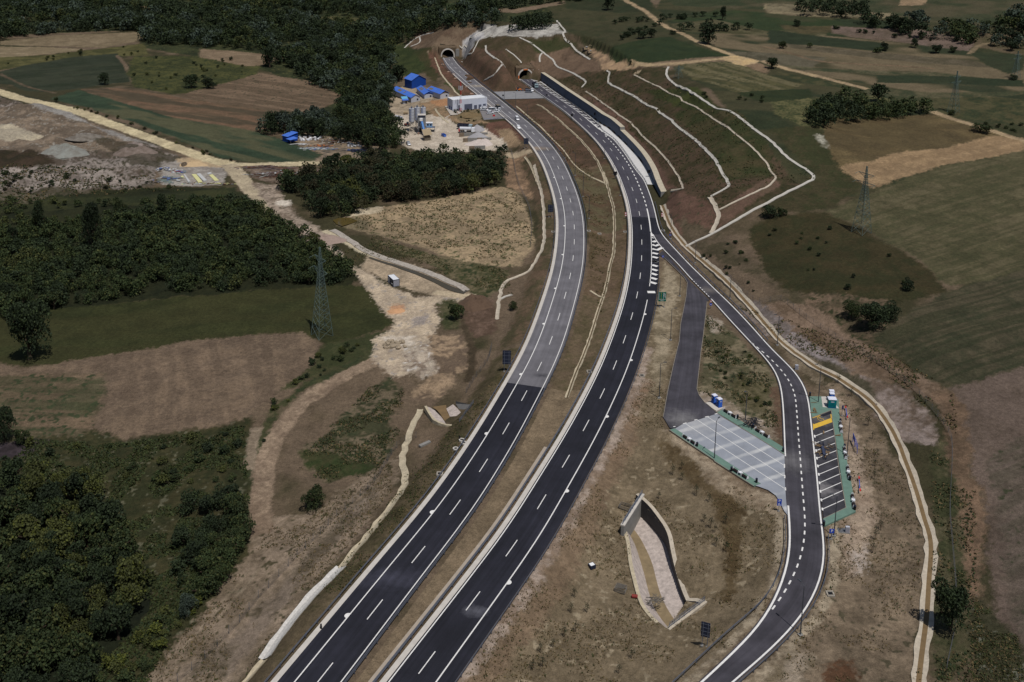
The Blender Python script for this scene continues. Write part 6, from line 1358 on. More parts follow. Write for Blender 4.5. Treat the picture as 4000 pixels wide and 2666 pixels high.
# ---- batching plant
M_silo = mat('silo_steel', (184,186,192), .5, (.8,.06), metal=.1); M_leg = mat('pale_steel_leg', (176,166,150), .7); M_conv = mat('conveyor_blue', (84,132,192), .6, (1,.1))
def silo(px, ytop, label, proto=[None]):
    g = ground([px])[0]; h = fit_h(g, ytop); s = h/15.0
    if proto[0] is None:
        root = empty('cement_silo', (0,0,0), 0, label, 'silo', 'silos of the concrete plant')
        mb = MB(); mb.cyl((0,0,6.6), 1.6, 8.0, M_silo, 24); mb.bar((0,0,4.8), (0,0,6.6), .4, M_silo, 1.6, 24); mb.build('tank', root)
        mb = MB()
        for k in range(5): mb.bar((0,0,6.6+k*1.95), (0,0,6.68+k*1.95), 1.64, M_steel, n=24)
        mb.build('hoop', root)
        for a in range(4):
            t = a*math.pi/2+.5; mb = MB(); mb.bar((1.45*math.cos(t),1.45*math.sin(t),0), (1.45*math.cos(t),1.45*math.sin(t),7), .11, M_leg); mb.build('leg', root)
        mb = MB()
        for a in range(4):
            t, u = a*math.pi/2+.5, (a+1)*math.pi/2+.5
            for z0, z1 in ((.3,3.1),(3.1,5.9)):
                mb.bar((1.45*math.cos(t),1.45*math.sin(t),z0),(1.45*math.cos(u),1.45*math.sin(u),z1),.06,M_leg); mb.bar((1.45*math.cos(u),1.45*math.sin(u),z0),(1.45*math.cos(t),1.45*math.sin(t),z1),.06,M_leg)
        mb.build('bracing', root); mb = MB(); mb.box((0,0,15.2), (.9,.9,1.2), M_steel); mb.build('filter', root)
        mb = MB()
        for k in range(28):
            t = 2*math.pi*k/28; mb.bar((1.6*math.cos(t),1.6*math.sin(t),14.6),(1.6*math.cos(t),1.6*math.sin(t),15.5),.02,M_steel)
        mb.build('railing', root); proto[0] = root
    else: root = copy_tree(proto[0])
    root['label'] = label; root.location = tuple(g); root.scale = (1, 1, s); return root
y_ = lambda q: Wn(1500,350,6.273,[q])[0]
s0 = silo(y_((680,1040)), 422, 'white steel silo on legs with blue letters, leftmost of three')
mb = MB()
for k, c_ in enumerate('GCCC'):
    text_mesh(c_, 1.5, M_blu, (-.35, -1.68, 13.6-k*2.0), s0, -.2)
silo(y_((815,1005)), 418, 'white steel silo on legs, middle of three behind the grey tower')
silo(y_((960,985)), 418, 'white steel silo on legs, rightmost of three behind the grey tower')
g = ground([y_((925,1085))])[0]; hT = fit_h(g, y_((900,625))[1])
root = empty('mixing_tower', tuple(g), .05, 'grey clad mixing tower of the concrete plant in front of the silos', 'tower')
M_clad = mat('grey_cladding', (128,130,134), .6, (1,.06)); wT = 4.6
mb = MB(); mb.box((0, 1.6, hT*.63), (wT, 3.6, hT*.66), M_clad)
for k in range(14): mb.box((-wT/2+wT*(k+.5)/14, -.22, hT*.63), (.08, .05, hT*.64), M_concd)
mb.build('cladding', root); mb = MB(); mb.box((0, 1.6, hT+.1-.3), (wT+.2, 3.8, .3), M_conc); mb.box((0,-.3,hT-1), (wT*.9,.06,.9), M_signb); mb.build('roof', root)
for q in ((-2,0),(2,0),(-2,3.2),(2,3.2)): mb = MB(); mb.bar((*q,0),(*q,hT*.32),.16,M_steel); mb.build('leg', root)
mb = MB(); mb.box((.2,1.5,2.0),(3.4,2.6,3.2),M_black); mb.build('hopper', root)
g2 = ground([y_((1000,1140))])[0]; g1 = np.array([g[0]-.2, g[1]-.5, g[2]+hT*.74])
root = empty('conveyor', tuple(g2), 0, 'long light blue covered conveyor rising to the mixing tower', 'conveyor'); d = g1-g2
mb = MB(); mb.bar((0,0,.4), tuple(d), .8, M_conv, n=4); mb.build('cover', root)
mb = MB()
for s_ in (-.9, .9):
    mb.bar((s_,0,.1), (d[0]+s_,d[1],d[2]-.3), .1, M_steel)
for t in (.3,.6,.85): mb.bar((d[0]*t,d[1]*t,d[2]*t-.3),(d[0]*t,d[1]*t,0),.12,M_steel)
mb.build('truss', root); mb = MB(); mb.box((d[0],d[1]-.3,d[2]+.3),(1.7,1.6,1.5),M_txt); mb.build('head_cover', root)
g = ground([y_((1060,1240))])[0]; root = empty('hopper_roof', tuple(g), .35, 'sloping tan roof over the feed hopper at the foot of the conveyor', 'shelter')
M_tan = mat('tan_sheet', (150,134,108), .8, (1,.1)); mb = MB(); mb.add([(-2.6,-2.2,3.2),(2.4,-2.2,3.6),(2.6,3.4,6.0),(-2.4,3.4,5.6)], [(0,1,2,3)], M_tan); mb.build('roof', root)
for q in ((-2.4,-2,3.1),(2.2,-2,3.4),(2.4,3.2,5.8),(-2.2,3.2,5.4)): mb = MB(); mb.bar((q[0],q[1],0),q,.1,M_gap); mb.build('leg', root)
mb = MB(); mb.box((0,.5,1.2),(3.6,3.6,2.2),M_gap); mb.build('hopper', root)
g = ground([y_((1110,1045))])[0]; root = empty('control_cabin', tuple(g), .05, 'light blue control cabin on stilts right of the mixing tower', 'cabin')
mb = MB(); mb.box((0,1.4,4.1),(3.6,2.8,2.4),mat('cabin_blue',(126,160,196),.6,(1,.06))); mb.build('wall', root); mb = MB(); mb.box((0,1.4,5.4),(4,3.2,.15),M_wsh); mb.build('roof', root)
for x0 in (-.8,.9): mb = MB(); mb.box((x0,-.04,4.4),(.9,.1,.9),M_glass); mb.build('window', root)
mb = MB(); mb.box((.6,1.0,2.8),(5.6,4,.15),M_steel); mb.build('platform', root)
for q in ((-1.7,-.6),(3.1,-.6),(-1.7,2.6),(3.1,2.6)): mb = MB(); mb.bar((*q,0),(*q,2.8),.1,M_steel); mb.build('leg', root)
# ---- red and white mast
M_rw = mat('mast_red', (186,52,44), .6)
g = ground([A_([(1408,1360)])[0]])[0]; h = fit_h(g, A_([(1428,800)])[0][1])
root = empty('antenna_mast', tuple(g), .3, 'red and white lattice antenna mast in front of the white building', 'mast')
for k in range(7):
    m_ = M_rw if k % 2 == 0 else M_txt; z0, z1 = h*k/7, h*(k+1)/7; w0, w1 = .8*(1-z0/h*.65), .8*(1-z1/h*.65); mb = MB()
    for a in range(3):
        t, u = a*2.094, (a+1)*2.094
        mb.bar((w0*math.cos(t),w0*math.sin(t),z0),(w1*math.cos(t),w1*math.sin(t),z1),.08,m_)
        for j in range(3):
            za, zb_ = z0+(z1-z0)*j/3, z0+(z1-z0)*(j+1)/3; wa, wb_ = w0+(w1-w0)*j/3, w0+(w1-w0)*(j+1)/3
            mb.bar((wa*math.cos(t),wa*math.sin(t),za),(wb_*math.cos(u),wb_*math.sin(u),zb_),.045,m_)
    mb.build('mast_section', root)
for a in range(4):
    t = a*1.57; mb = MB(); mb.box((1.1*math.cos(t),1.1*math.sin(t),h*.8),(.35,.35,2.6),M_pale,t); mb.build('antenna', root)
# ---- bays for gravel
M_grv = mat('grey_gravel', (150,148,150), .95, (1.5,.1), .1, 3); M_grp = mat('pale_pink_gravel', (188,176,168), .95, (1,.14), .1, 3)
q_ = lambda pts: Wn(1750,450,9.224,pts)
def heap(px, rx, ry, h, label, m, cat='gravel heap', yaw=0, seed=1, rough=.35, name='gravel_heap', peaks=1):
    g = ground([px])[0]; R_ = np.random.RandomState(seed); mb = MB(); N1, N2 = 34, 13; vs = []; pk = [(R_.uniform(-.4,.4)*(peaks > 1), R_.uniform(-.3,.3)*(peaks > 1), R_.uniform(.7,1)) for _ in range(peaks)]
    for j in range(N2+1):
        for i in range(N1):
            t = 2*math.pi*i/N1; r = 1-j/N2; X, Y = r*math.cos(t)*(1+.12*math.sin(3*t+seed)), r*math.sin(t)*(1+.1*math.cos(2*t+seed))
            z_ = max((pz*max(0, 1-1.15*math.hypot(X-px_, Y-py_))) for px_, py_, pz in pk) if peaks > 1 else (1-r)**.9
            z_ = z_*(1-r**6 if peaks > 1 else 1)*h*(1+R_.uniform(-rough, rough)*.4*(r < .98)); vs.append((X*rx, Y*ry, z_-(.25 if j == 0 else 0)))
    fs = [(j*N1+i, j*N1+(i+1) % N1, (j+1)*N1+(i+1) % N1, (j+1)*N1+i) for j in range(N2) for i in range(N1)]
    mb.add(vs, fs, m); o = mb.build(name, None, True, tuple(g)); o.rotation_euler = (0, 0, yaw); o['label'] = label; o['category'] = cat; return o
heap(q_([(1050,540)])[0], 4.6, 4, 3.2, 'pale gravel cone behind the tank truck', M_grv, seed=2)
heap(q_([(1080,800)])[0], 6, 5, 3.2, 'grey gravel heap between the middle bay walls', M_grv, seed=3)
heap(q_([(1150,1030)])[0], 8, 6.5, 3.0, 'broad pinkish heap in the nearest bay', M_grp, seed=4, peaks=4)
for a, b_, lb in ((q_([(400,790)])[0], q_([(1430,700)])[0], 'concrete bay wall behind the middle gravel heap'), (q_([(540,980)])[0], q_([(1560,900)])[0], 'concrete bay wall behind the pinkish heap'), (q_([(760,1270)])[0], q_([(1340,1230)])[0], 'nearest concrete bay wall, partly hidden by trees'), (q_([(880,520)])[0], q_([(1280,500)])[0], 'farthest concrete bay wall behind the pale gravel cone')):
    g = ground([a, b_]); d = g[1][:2]-g[0][:2]; mb = MB(); L_ = np.linalg.norm(d); n_ = int(L_/2.4); u = d/L_
    for k in range(n_): mb.box((d[0]*(k+.5)/n_, d[1]*(k+.5)/n_, 1.0), (L_/n_-.04, .6, 2.6), M_concd if k % 3 else M_side, math.atan2(d[1], d[0]))
    o = mb.build('bay_wall', None, loc=tuple(g[0])); o['label'] = lb; o['category'] = 'wall'; o['group'] = 'concrete walls of the gravel bays'
# ================================================================ VEHICLES
M_vw = mat('white_paint', (226,228,232), .35, spec=.5); M_silver = mat('silver_paint', (150,154,162), .35, metal=.4); M_tyre = mat('tyre_black', (22,22,24), .8); M_dkp = mat('dark_paint', (36,42,50), .4); M_tank = mat('tank_alloy', (206,208,212), .35, metal=.3)
def wheel(root, x_, y_, r=.34, w_=.24):
    mb = MB(); mb.bar((x_, y_-w_/2, r), (x_, y_+w_/2, r), r, M_tyre, n=14); o = mb.build('wheel', root); mb = MB(); s_ = -1 if y_ < 0 else 1
    mb.bar((x_, y_+s_*w_*.5, r), (x_, y_+s_*w_*.56, r), r*.55, M_silver, n=10); mb.build('rim', o)
def loft(mb, prof, w0, w1, m):
    """body side profile (x, z, half width)"""
    n_ = len(prof); l = [(p[0], p[2], p[1]) for p in prof]; r = [(p[0], -p[2], p[1]) for p in prof]
    mb.add(l+r, [tuple(range(n_))[::-1], tuple(range(n_, 2*n_))]+[(i, (i+1) % n_, n_+(i+1) % n_, n_+i) for i in range(n_)], m)
def car_mesh(kind, paint):
    L_ = {'hatch': 4.0, 'suv': 4.5, 'van': 4.9, 'pickup': 5.3}[kind]; h = {'hatch': 1.5, 'suv': 1.75, 'van': 2.0, 'pickup': 1.8}[kind]
    root = empty('parked_car', (0,0,0)); hw = .9; x0, x1 = -L_/2, L_/2
    low = [(x0,.35,hw-.05),(x1,.35,hw-.05),(x1+.02,.7,hw-.02),(x1-.15,.9,hw),(x1-1.1,1.0,hw),(x0+.1,1.05,hw),(x0,.8,hw)]
    mb = MB(); loft(mb, low, 0, 0, paint); mb.build('body', root)
    if kind == 'pickup': cab = [(-.5,1.0,.86),(x1-1.2,1.0,.86),(x1-1.9,h,.72),(-.35,h,.72)]
    elif kind == 'van': cab = [(x0+.05,1.0,.88),(x1-.9,1.0,.88),(x1-1.6,h,.78),(x0+.1,h,.78)]
    else: cab = [(x0+.15,1.0,.86),(x1-1.05,1.0,.86),(x1-1.75,h,.7),(x0+.5,h,.7)]
    mb = MB(); loft(mb, cab, 0, 0, M_glass); mb.build('windows', root)
    mb = MB(); a, b_ = cab[3][0], cab[2][0]; mb.box(((a+b_)/2, 0, h+.02), (b_-a+.1, 1.48, .08), paint)
    for xx in (a+(b_-a)*.12, a+(b_-a)*.55): 
        for s_ in (-1, 1): mb.bar((xx, s_*.76, h), (xx, s_*.88, 1.0), .06, paint)
    mb.build('roof', root)
    if kind == 'pickup': mb = MB(); mb.box((x0+.95, 0, 1.07), (1.7, 1.5, .04), M_black); mb.build('load_bed', root)
    for s_ in (-1, 1):
        mb = MB(); mb.box((x1-.02, s_*.66, .78), (.1, .35, .16), M_txt); mb.build('headlight', root)
        mb = MB(); mb.box((x0+.02, s_*.72, .85), (.1, .2, .25), M_red); mb.build('tail_light', root)
        for xx in (x0+.85, x1-.85): wheel(root, xx, s_*.8)
    return root
CARS = {}
def car(kind, pk, px, px2, label):
    """px the middle on the ground, px2 a point the bonnet points to"""
    k = (kind, pk)
    if k not in CARS: root = CARS[k] = car_mesh(kind, {'w': M_vw, 's': M_silver, 'd': M_dkp}[pk])
    else: root = copy_tree(CARS[k])
    g = ground([px, px2]); zz = 0.03 if abs(g[0][2]+.28) < .12 else g[0][2]; root.location = (g[0][0], g[0][1], zz); d = g[1]-g[0]; root.rotation_euler = (0, 0, math.atan2(d[1], d[0]))
    root['label'] = label; root['category'] = 'car'; root['group'] = 'cars and vans at the works'
c_ = lambda *p: Wn(1870,400,12.8,[p])[0]
car('suv','w', c_(255,440), c_(60,420), 'white car with open bonnet nearest the roller doors')
car('hatch','w', c_(230,350), c_(40,345), 'white car half hidden behind another at the roller doors')
car('van','w', c_(590,455), c_(430,470), 'white van with dark windows in the middle of the building yard')
car('suv','w', c_(570,605), c_(760,590), 'white off-road car in front of the other cars in the building yard')
car('pickup','w', c_(830,460), c_(980,440), 'flat white pickup parked behind the off-road car')
car('pickup','w', c_(860,530), c_(990,520), 'white pickup at the right end of the building yard')
b_c = lambda *p: B_([p])[0]
car('van','w', b_c(330,1275), b_c(380,1330), 'white van driving on the left carriageway')
car('suv','w', b_c(352,1435), b_c(395,1480), 'white car on the edge of the left carriageway beside a person')
car('van','s', b_c(545,775), b_c(620,775), 'silver van with roof rails parked on the cross-over')
car('hatch','w', b_c(605,742), b_c(625,775), 'white car parked behind the silver van on the cross-over')
car('hatch','d', b_c(525,735), b_c(580,735), 'dark car parked behind the silver van on the cross-over')
car('suv','s', y_((600,1360)), y_((640,1400)), 'grey estate car parked at the edge of the trees below the silos')
def truck(kind, px, px2, label):
    g = ground([px, px2]); zz = 0.03 if abs(g[0][2]+.28) < .12 else g[0][2]; d = g[1]-g[0]
    root = empty('truck', (g[0][0], g[0][1], zz), math.atan2(d[1], d[0]), label, 'truck')
    s_ = .62 if kind == 'box' else 1.0; Lb = 7.0*s_; xf = Lb/2
    mb = MB(); mb.box((0,0,.95*s_+.05), (Lb+1.6, .9, .25), M_black); mb.build('chassis', root)
    cabm = M_vw if kind != 'dump' else mat('pale_green_paint', (150,170,176), .4)
    mb = MB(); loft(mb, [(xf-.1,.7,1.2*s_+.05),(xf+1.9*s_,.7,1.2*s_+.05),(xf+1.95*s_,1.7*s_,1.2*s_+.05),(xf+1.7*s_,2.95*s_,1.1*s_),(xf-.05,3.0*s_,1.1*s_)], 0, 0, cabm); cb = mb.build('cab', root)
    mb = MB(); mb.box((xf+1.87*s_,0,2.15*s_), (.1, 2.0*s_, .8*s_), M_glass); mb.build('windscreen', cb)
    if kind == 'tank': mb = MB(); mb.bar((-xf,0,2.2), (xf-.4,0,2.2), 1.15, M_tank, n=20); mb.build('tank', root); mb = MB(); mb.box((-xf-.3,0,1.3),(.6,2.2,1.4),M_red); mb.box((0,-1.15,1.2),(1.2,.2,.8),M_txt); mb.build('rear_locker', root)
    elif kind == 'dump':
        mb = MB()
        for c2, d2 in (((-.3,0,1.5),(Lb-.4,2.4,.15)),((-.3,1.2,2.3),(Lb-.4,.1,1.6)),((-.3,-1.2,2.3),(Lb-.4,.1,1.6)),((xf-.45,0,2.4),(.1,2.3,1.9)),((-xf-.05,0,2.2),(.1,2.3,1.4))): mb.box(c2, d2, M_signb)
        for k in range(7): mb.box((-xf+.5+k*.95,-1.28,2.3),(.1,.08,1.6),M_steel)
        mb.build('tipper_body', root)
    else: mb = MB(); mb.box((-.1,0,2.0),(Lb,2.1,2.1),M_dkp); mb.box((-.1,0,3.07),(Lb-.05,2.05,.05),M_gap); mb.build('cargo_box', root)
    for s2 in (-1, 1):
        for xx in ((-xf+.8, -xf+2.1, xf+.9) if kind != 'box' else (-xf+.8, xf+.6)): wheel(root, xx, s2*1.05*(s_ if kind == 'box' else 1), .5 if kind != 'box' else .36, .3)
q1_ = lambda *p: q_([p])[0]
truck('tank', q1_(640,625), q1_(890,615), 'tank truck with polished tank parked by the gravel bays')
truck('dump', q1_(560,500), q1_(780,490), 'dark tipper truck with pale cab behind the tank truck')
truck('box', c_(960,400), c_(1040,450), 'small truck with dark cargo box standing on the edge of the left carriageway')
truck('dump', b_c(655,670), b_c(690,700), 'work truck with white cab in the right carriageway by the tunnel mouth')
def tractorish(px, label, m, yaw, cat='loader'):
    g = ground([px])[0]; root = empty('wheel_loader' if cat == 'loader' else 'tractor', tuple(g), yaw, label, cat)
    mb = MB(); loft(mb, [(-1.8,.8,.7),(1.6,.8,.7),(1.6,1.5,.6),(.2,1.6,.6),(-1.8,1.4,.6)],0,0,m); mb.build('body', root); mb = MB(); loft(mb, [(-1.2,1.5,.6),(.2,1.5,.6),(0,2.6,.5),(-1.1,2.6,.5)],0,0,M_glass); mb.build('cab', root)
    for s_ in (-1,1): wheel(root,-1.1,s_*.9,.75,.45); wheel(root,1.1,s_*.85,.55,.4)
    if cat == 'loader': mb = MB(); mb.bar((1.2,.4,1.2),(2.5,.4,.7),.1,m); mb.bar((1.2,-.4,1.2),(2.5,-.4,.7),.1,m); mb.box((2.8,0,.5),(.7,2,.8),M_steel); mb.build('bucket', root)
tractorish(y_((560,900)), 'dark red tractor with big wheels left of the silos', mat('dull_red', (110,56,50), .6), 2.8, 'tractor')
tractorish(b_c(360,735), 'orange wheel loader beside the cross-over below the nearer tunnel', M_orange, .1)
def drum_tank(px, label, r, L_, m, yaw, legs=True):
    g = ground([px])[0]; root = empty('tank', tuple(g), yaw, label, 'tank'); mb = MB(); mb.bar((-L_/2,0,r+.5),(L_/2,0,r+.5),r,m,n=18); mb.build('drum', root)
    mb = MB(); 
    for xx in (-L_/3, L_/3): mb.box((xx,0,.4),(.3,r*1.6,.9),M_black)
    mb.build('cradle', root)
drum_tank(y_((530,620)), 'rusty beige horizontal tank behind the silos on the left', 1.0, 2.8, M_tan, .1)
g = ground([y_((370,740))])[0]; root = empty('generator', tuple(g), -.75, 'white and grey boxed machine at the left edge of the works yard', 'machine')
mb = MB(); mb.box((0,0,1.2),(5,2,1.9),M_pale); mb.box((-2.8,0,1.3),(1.2,1.9,1.7),M_vw); mb.build('housing', root); mb = MB()
for k in range(4): mb.box((-1.6+k*1.1,-1.02,1.2),(.7,.06,1.2),M_signb)
mb.build('grille', root); mb = MB(); mb.box((0,0,.15),(6,1.6,.3),M_black); mb.build('skid', root)
g = ground([y_((1465,1150))])[0]; mb = MB(); mb.box((0,0,.7),(1.6,3.6,1.2),M_blr,.5); mb.box((0,0,1.35),(1.7,3.7,.12),M_blw,.5); o = mb.build('skip_container', None, loc=tuple(g)); o['label'] = 'small blue skip alone on the pale works yard'; o['category'] = 'skip'
def excavator(px, yaw, label, s_=1.0):
    g = ground([px])[0]; root = empty('excavator', tuple(g), yaw, label, 'excavator'); root.scale = (s_,)*3
    for q in (-1.1,1.1):
        mb = MB(); loft_ = [(-2,.1,0),(2,.1,0),(2.3,.5,0),(2,.95,0),(-2,.95,0),(-2.3,.5,0)]; n_ = 6
        mb.add([(p[0],q-.3,p[1]) for p in loft_]+[(p[0],q+.3,p[1]) for p in loft_], [tuple(range(6)),tuple(range(6,12))[::-1]]+[(i,n_+i,n_+(i+1)%6,(i+1)%6) for i in range(6)], M_black); mb.build('track', root)
    mb = MB(); mb.box((-.5,0,1.7),(3.4,2.5,1.2),M_tan); mb.box((-1.8,0,1.8),(.9,2.5,1.3),M_dkp); mb.build('body', root); mb = MB(); mb.box((.9,.7,2.4),(1.3,1.0,1.6),M_glass); mb.box((.9,.7,3.23),(1.35,1.05,.08),M_txt); mb.build('cab', root)
    mb = MB(); mb.bar((1,-.3,1.8),(3.2,-.3,4.8),.28,M_tan); mb.bar((3.2,-.3,4.8),(4.6,-.3,4.2),.26,M_tan); mb.build('boom', root); mb = MB(); mb.bar((4.6,-.3,4.2),(5.2,-.3,1.2),.22,M_black); mb.box((5.1,-.3,.8),(1.0,1.1,.9),M_black); mb.build('bucket', root)
excavator((2287,200), 0, 'excavator with pale cab on the dug strip, the left one', .95)
excavator((2304,212), .3, 'excavator with raised dark arm on the dug strip, the right one', .8)
# ================================================================ REST AREA FURNITURE
M_pblue = mat('toilet_blue', (14,92,190), .5, (3,.08)); M_pteal = mat('toilet_teal', (0,108,116), .5, (3,.08)); M_proof = mat('toilet_roof', (214,216,228), .5)
def toilet(px, yaw, label, w_=1.15, d_=1.2, h_=2.2, m=M_pblue, z=KH+.02):
    p = on_plane([px], z)[0]; root = empty('portable_toilet', (p[0], p[1], z), yaw, label, 'portable toilet', 'portable toilets of the rest area')
    mb = MB(); mb.box((0,0,h_/2+.1), (w_, d_, h_), m)
    for k in range(6): mb.box((0,-d_/2-.02,.35+k*.2), (w_*.8,.05,.05), M_blr if m is M_pblue else m)
    mb.build('cabin', root); mb = MB(); mb.box((0,0,h_+.14), (w_+.12, d_+.12, .12), M_proof); mb.box((0,0,h_+.23), (w_*.8, d_*.8, .08), M_proof); mb.build('roof', root)
    mb = MB(); mb.box((0,0,.06), (w_+.08, d_+.08, .12), M_blw); mb.build('skid', root)
    mb = MB(); mb.box((0,-d_/2-.05,h_*.78), (w_*.42,.02,h_*.13), M_pale); mb.build('label_plate', root)
    mb = MB(); mb.box((-w_/2-.02,0,h_*.5), (.04,d_*.7,h_*.85), M_blw if m is M_pblue else m); mb.box((-w_/2-.05,.1,h_*.75), (.02,.3,.4), M_pale); mb.build('door', root)
t_ = lambda *p: Wn(2770,1530,23.4,[p])[0]
toilet(t_(470,1040), .42, 'blue portable toilet on the small pad by the truck parking, the rear one')
toilet(t_(910,1370), .42, 'blue portable toilet on the small pad by the truck parking, the front one')
u_ = lambda *p: Wn(3220,1510,15.68,[p])[0]
toilet(u_(440,1240), -.09, 'wide teal disabled toilet beside the car bays', 2.1, 1.7, 2.3, M_pteal)
toilet(u_(440,900), -.09, 'blue portable toilet directly behind the teal one', 1.2, 1.1)
toilet(u_(420,735), -.09, 'blue portable toilet rearmost of the row of three', 1.2, 1.1)
M_slat = mat('dark_brown_slats', (42,34,34), .7, (4,.2)); M_bwh = mat('white_bench_end', (214,214,218), .6)
def bench_proto():
    root = empty('bench', (0,0,0)); mb = MB()
    for k in range(10):
        a = math.pi*(.05+.9*k/9); mb.bar((-.85, math.cos(a)*.32, .45+math.sin(a)*.26-.12), (.85, math.cos(a)*.32, .45+math.sin(a)*.26-.12), .05, M_slat)
    mb.box((0,0,.4),(1.7,.5,.2),M_slat); mb.build('seat', root)
    for s_ in (-1,1): mb = MB(); mb.bar((s_*.88,-.42,0),(s_*.88,-.2,.85),.06,M_bwh); mb.bar((s_*.88,.42,0),(s_*.88,.2,.85),.06,M_bwh); mb.bar((s_*.88,-.22,.85),(s_*.88,.22,.85),.07,M_bwh); mb.box((s_*.88,0,.4),(.06,.6,.4),M_bwh); mb.build('leg', root)
    return root
def table_proto():
    root = empty('picnic_table', (0,0,0)); mb = MB(); mb.box((0,0,.75),(.75,.8,.07),M_bwh); mb.build('tabletop', root); mb = MB(); mb.bar((0,0,0),(0,0,.72),.12,M_bwh,n=8); mb.build('leg', root); return root
def bin_proto():
    root = empty('litter_bin', (0,0,0)); mb = MB(); mb.cyl((0,0,.12),.27,.9,M_black,16); mb.build('body', root); mb = MB(); mb.cyl((0,0,1.05),.3,.12,M_signb,16,.2); mb.build('lid', root); mb = MB(); mb.cyl((0,0,0),.12,.15,M_concd,10); mb.build('foot', root); return root
PRO = {}
def inst(kind, f, loc, yaw, label, cat, group):
    if kind not in PRO: PRO[kind] = o = f()
    else: o = copy_tree(PRO[kind])
    o.location = loc; o.rotation_euler = (0,0,yaw); o['label'] = label; o['category'] = cat; o['group'] = group; return o
sets = [(F_([(1070,500),(1300,640)]), 'near the blue toilets'), (F_([(1650,850),(1900,1005)]), 'right on the upper green strip'), (F_([(325,975),(550,1130)]), 'left on the lower green strip'), (T(2,2,[(2035,1190),(2160,1270)]), 'right on the lower green strip'),
        (G_([(1325,735),(1352,915)]), 'highest right of the car bays'), (G_([(1402,1200),(1432,1400)]), 'second highest right of the car bays'), (H_([(1462,135),(1492,355)]), 'third right of the car bays'), (H_([(1548,650),(1582,890)]), 'lowest right of the car bays')]
for (a, b_), txt in sets:
    p = on_plane([a, b_], KH); c = (p[0]+p[1])/2; d = unit(p[1]-p[0]); yaw = math.atan2(d[1], d[0]); half = np.linalg.norm(p[1]-p[0])/2
    for s_, w1 in ((-1, 'upper'), (1, 'lower')):
        q = c+d*s_*min(max(half-1.0, 1.45), 2.2); inst('bench', bench_proto, (q[0], q[1], KH), yaw, 'dark slatted bench, %s one of the pair %s' % (w1, txt), 'bench', 'benches of the rest area')
    inst('table', table_proto, (c[0], c[1], KH), yaw, 'small white table between the two benches %s' % txt, 'table', 'tables of the rest area')
for px, txt in [(F_([(1322,640)])[0], 'beside the benches near the blue toilets'), (F_([(578,1150)])[0], 'beside the benches on the left of the lower strip'), (T(2,2,[(2015,1195)])[0], 'above the benches on the right of the lower strip'), (F_([(2160,1250)])[0], 'at the kerb corner where the upper strip meets the slip road'), (F_([(1608,815)])[0], 'beside the heap of dark netting'), (T(2,2,[(2245,1300)])[0], 'at the right tip of the lower strip'),
                (G_([(770,225)])[0], 'at the top corner of the green paving by the slip road'), (G_([(1328,715)])[0], 'above the highest benches right of the bays'), (G_([(1405,1185)])[0], 'above the second benches right of the bays'), (H_([(1025,1190)])[0], 'at the bottom corner of the green paving by the slip road'), (H_([(1506,365)])[0], 'below the third benches right of the bays'), (H_([(1596,905)])[0], 'below the lowest benches right of the bays')]:
    p = on_plane([px], KH)[0]; inst('bin', bin_proto, (p[0], p[1], KH), 0, 'black round litter bin '+txt, 'litter bin', 'litter bins of the rest area')
def cabinet(px, w_, d_, h_, label, m=M_pale, yaw=0):
    g = ground([px])[0]; root = empty('utility_cabinet', tuple(g), yaw, label, 'cabinet'); mb = MB(); mb.box((0,0,h_/2+.1),(w_,d_,h_),m); mb.build('body', root); mb = MB(); mb.box((0,-d_/2-.02,h_/2+.1),(w_*.8,.04,h_*.85),M_cont); mb.build('door', root); mb = MB(); mb.box((0,0,.05),(w_+.2,d_+.2,.2),M_concd); mb.build('base', root)
cabinet(T(3,2,[(262,262)])[0], .9, .5, 1.4, 'pale utility cabinet right of the slip road bend')
cabinet(H_([(1455,1330)])[0], .9, .5, 1.5, 'tall grey utility cabinet below the car bays')
mb = MB(); g = ground([H_([(1370,1290)])[0]])[0]
for k in range(9): mb.box((-.9+k*.22,0,.12),(.1,1.5,.1),M_steel)
mb.box((0,0,.03),(2.2,1.8,.12),M_concd); o = mb.build('drain_grate', None, loc=tuple(g)); o['label'] = 'large steel grate beside the tall grey cabinet'; o['category'] = 'grate'
# playground pieces and frames
def seesaw(a, b_, label):
    g = ground([a, b_]); c = (g[0]+g[1])/2; d = g[1]-g[0]; L_ = np.linalg.norm(d[:2]); root = empty('seesaw', tuple(c), math.atan2(d[1], d[0]), label, 'seesaw')
    mb = MB(); mb.box((0,0,.75),(L_*.9,.16,.14),mat('play_blue',(60,84,170),.5)); mb.build('beam', root)
    for s_ in (-1,1):
        mb = MB(); mb.box((s_*L_*.44,0,.9),(L_*.16,.3,.16),M_red); mb.bar((s_*L_*.36,0,.8),(s_*L_*.36,0,1.3),.05,M_red); mb.build('seat', root)
    mb = MB(); mb.bar((-.5,0,0),(0,0,.75),.08,MATS['play_blue']); mb.bar((.5,0,0),(0,0,.75),.08,MATS['play_blue']); mb.build('stand', root)
seesaw(G_([(1422,470)])[0], G_([(1458,680)])[0], 'red and blue seesaw on the earth right of the disabled bay')
seesaw(H_([(1668,360)])[0], H_([(1690,620)])[0], 'red and blue seesaw on the earth right of the third benches')
g = ground([G_([(1637,1285)])[0]])[0]; root = empty('climbing_frame', tuple(g), 1.45, 'narrow upright blue play panel right of the second benches', 'play frame')
mb = MB()
for q in (0, 3.2, 5.6): mb.bar((q,0,0),(q,0,2.4),.07,MATS['play_blue'])
for z0 in (1.2,1.8,2.4): mb.bar((0,0,z0),(5.6,0,z0),.06,MATS['play_blue'])
mb.box((4.3,0,1.7),(2.4,.06,1.3),MATS['play_blue']); mb.build('frame', root)
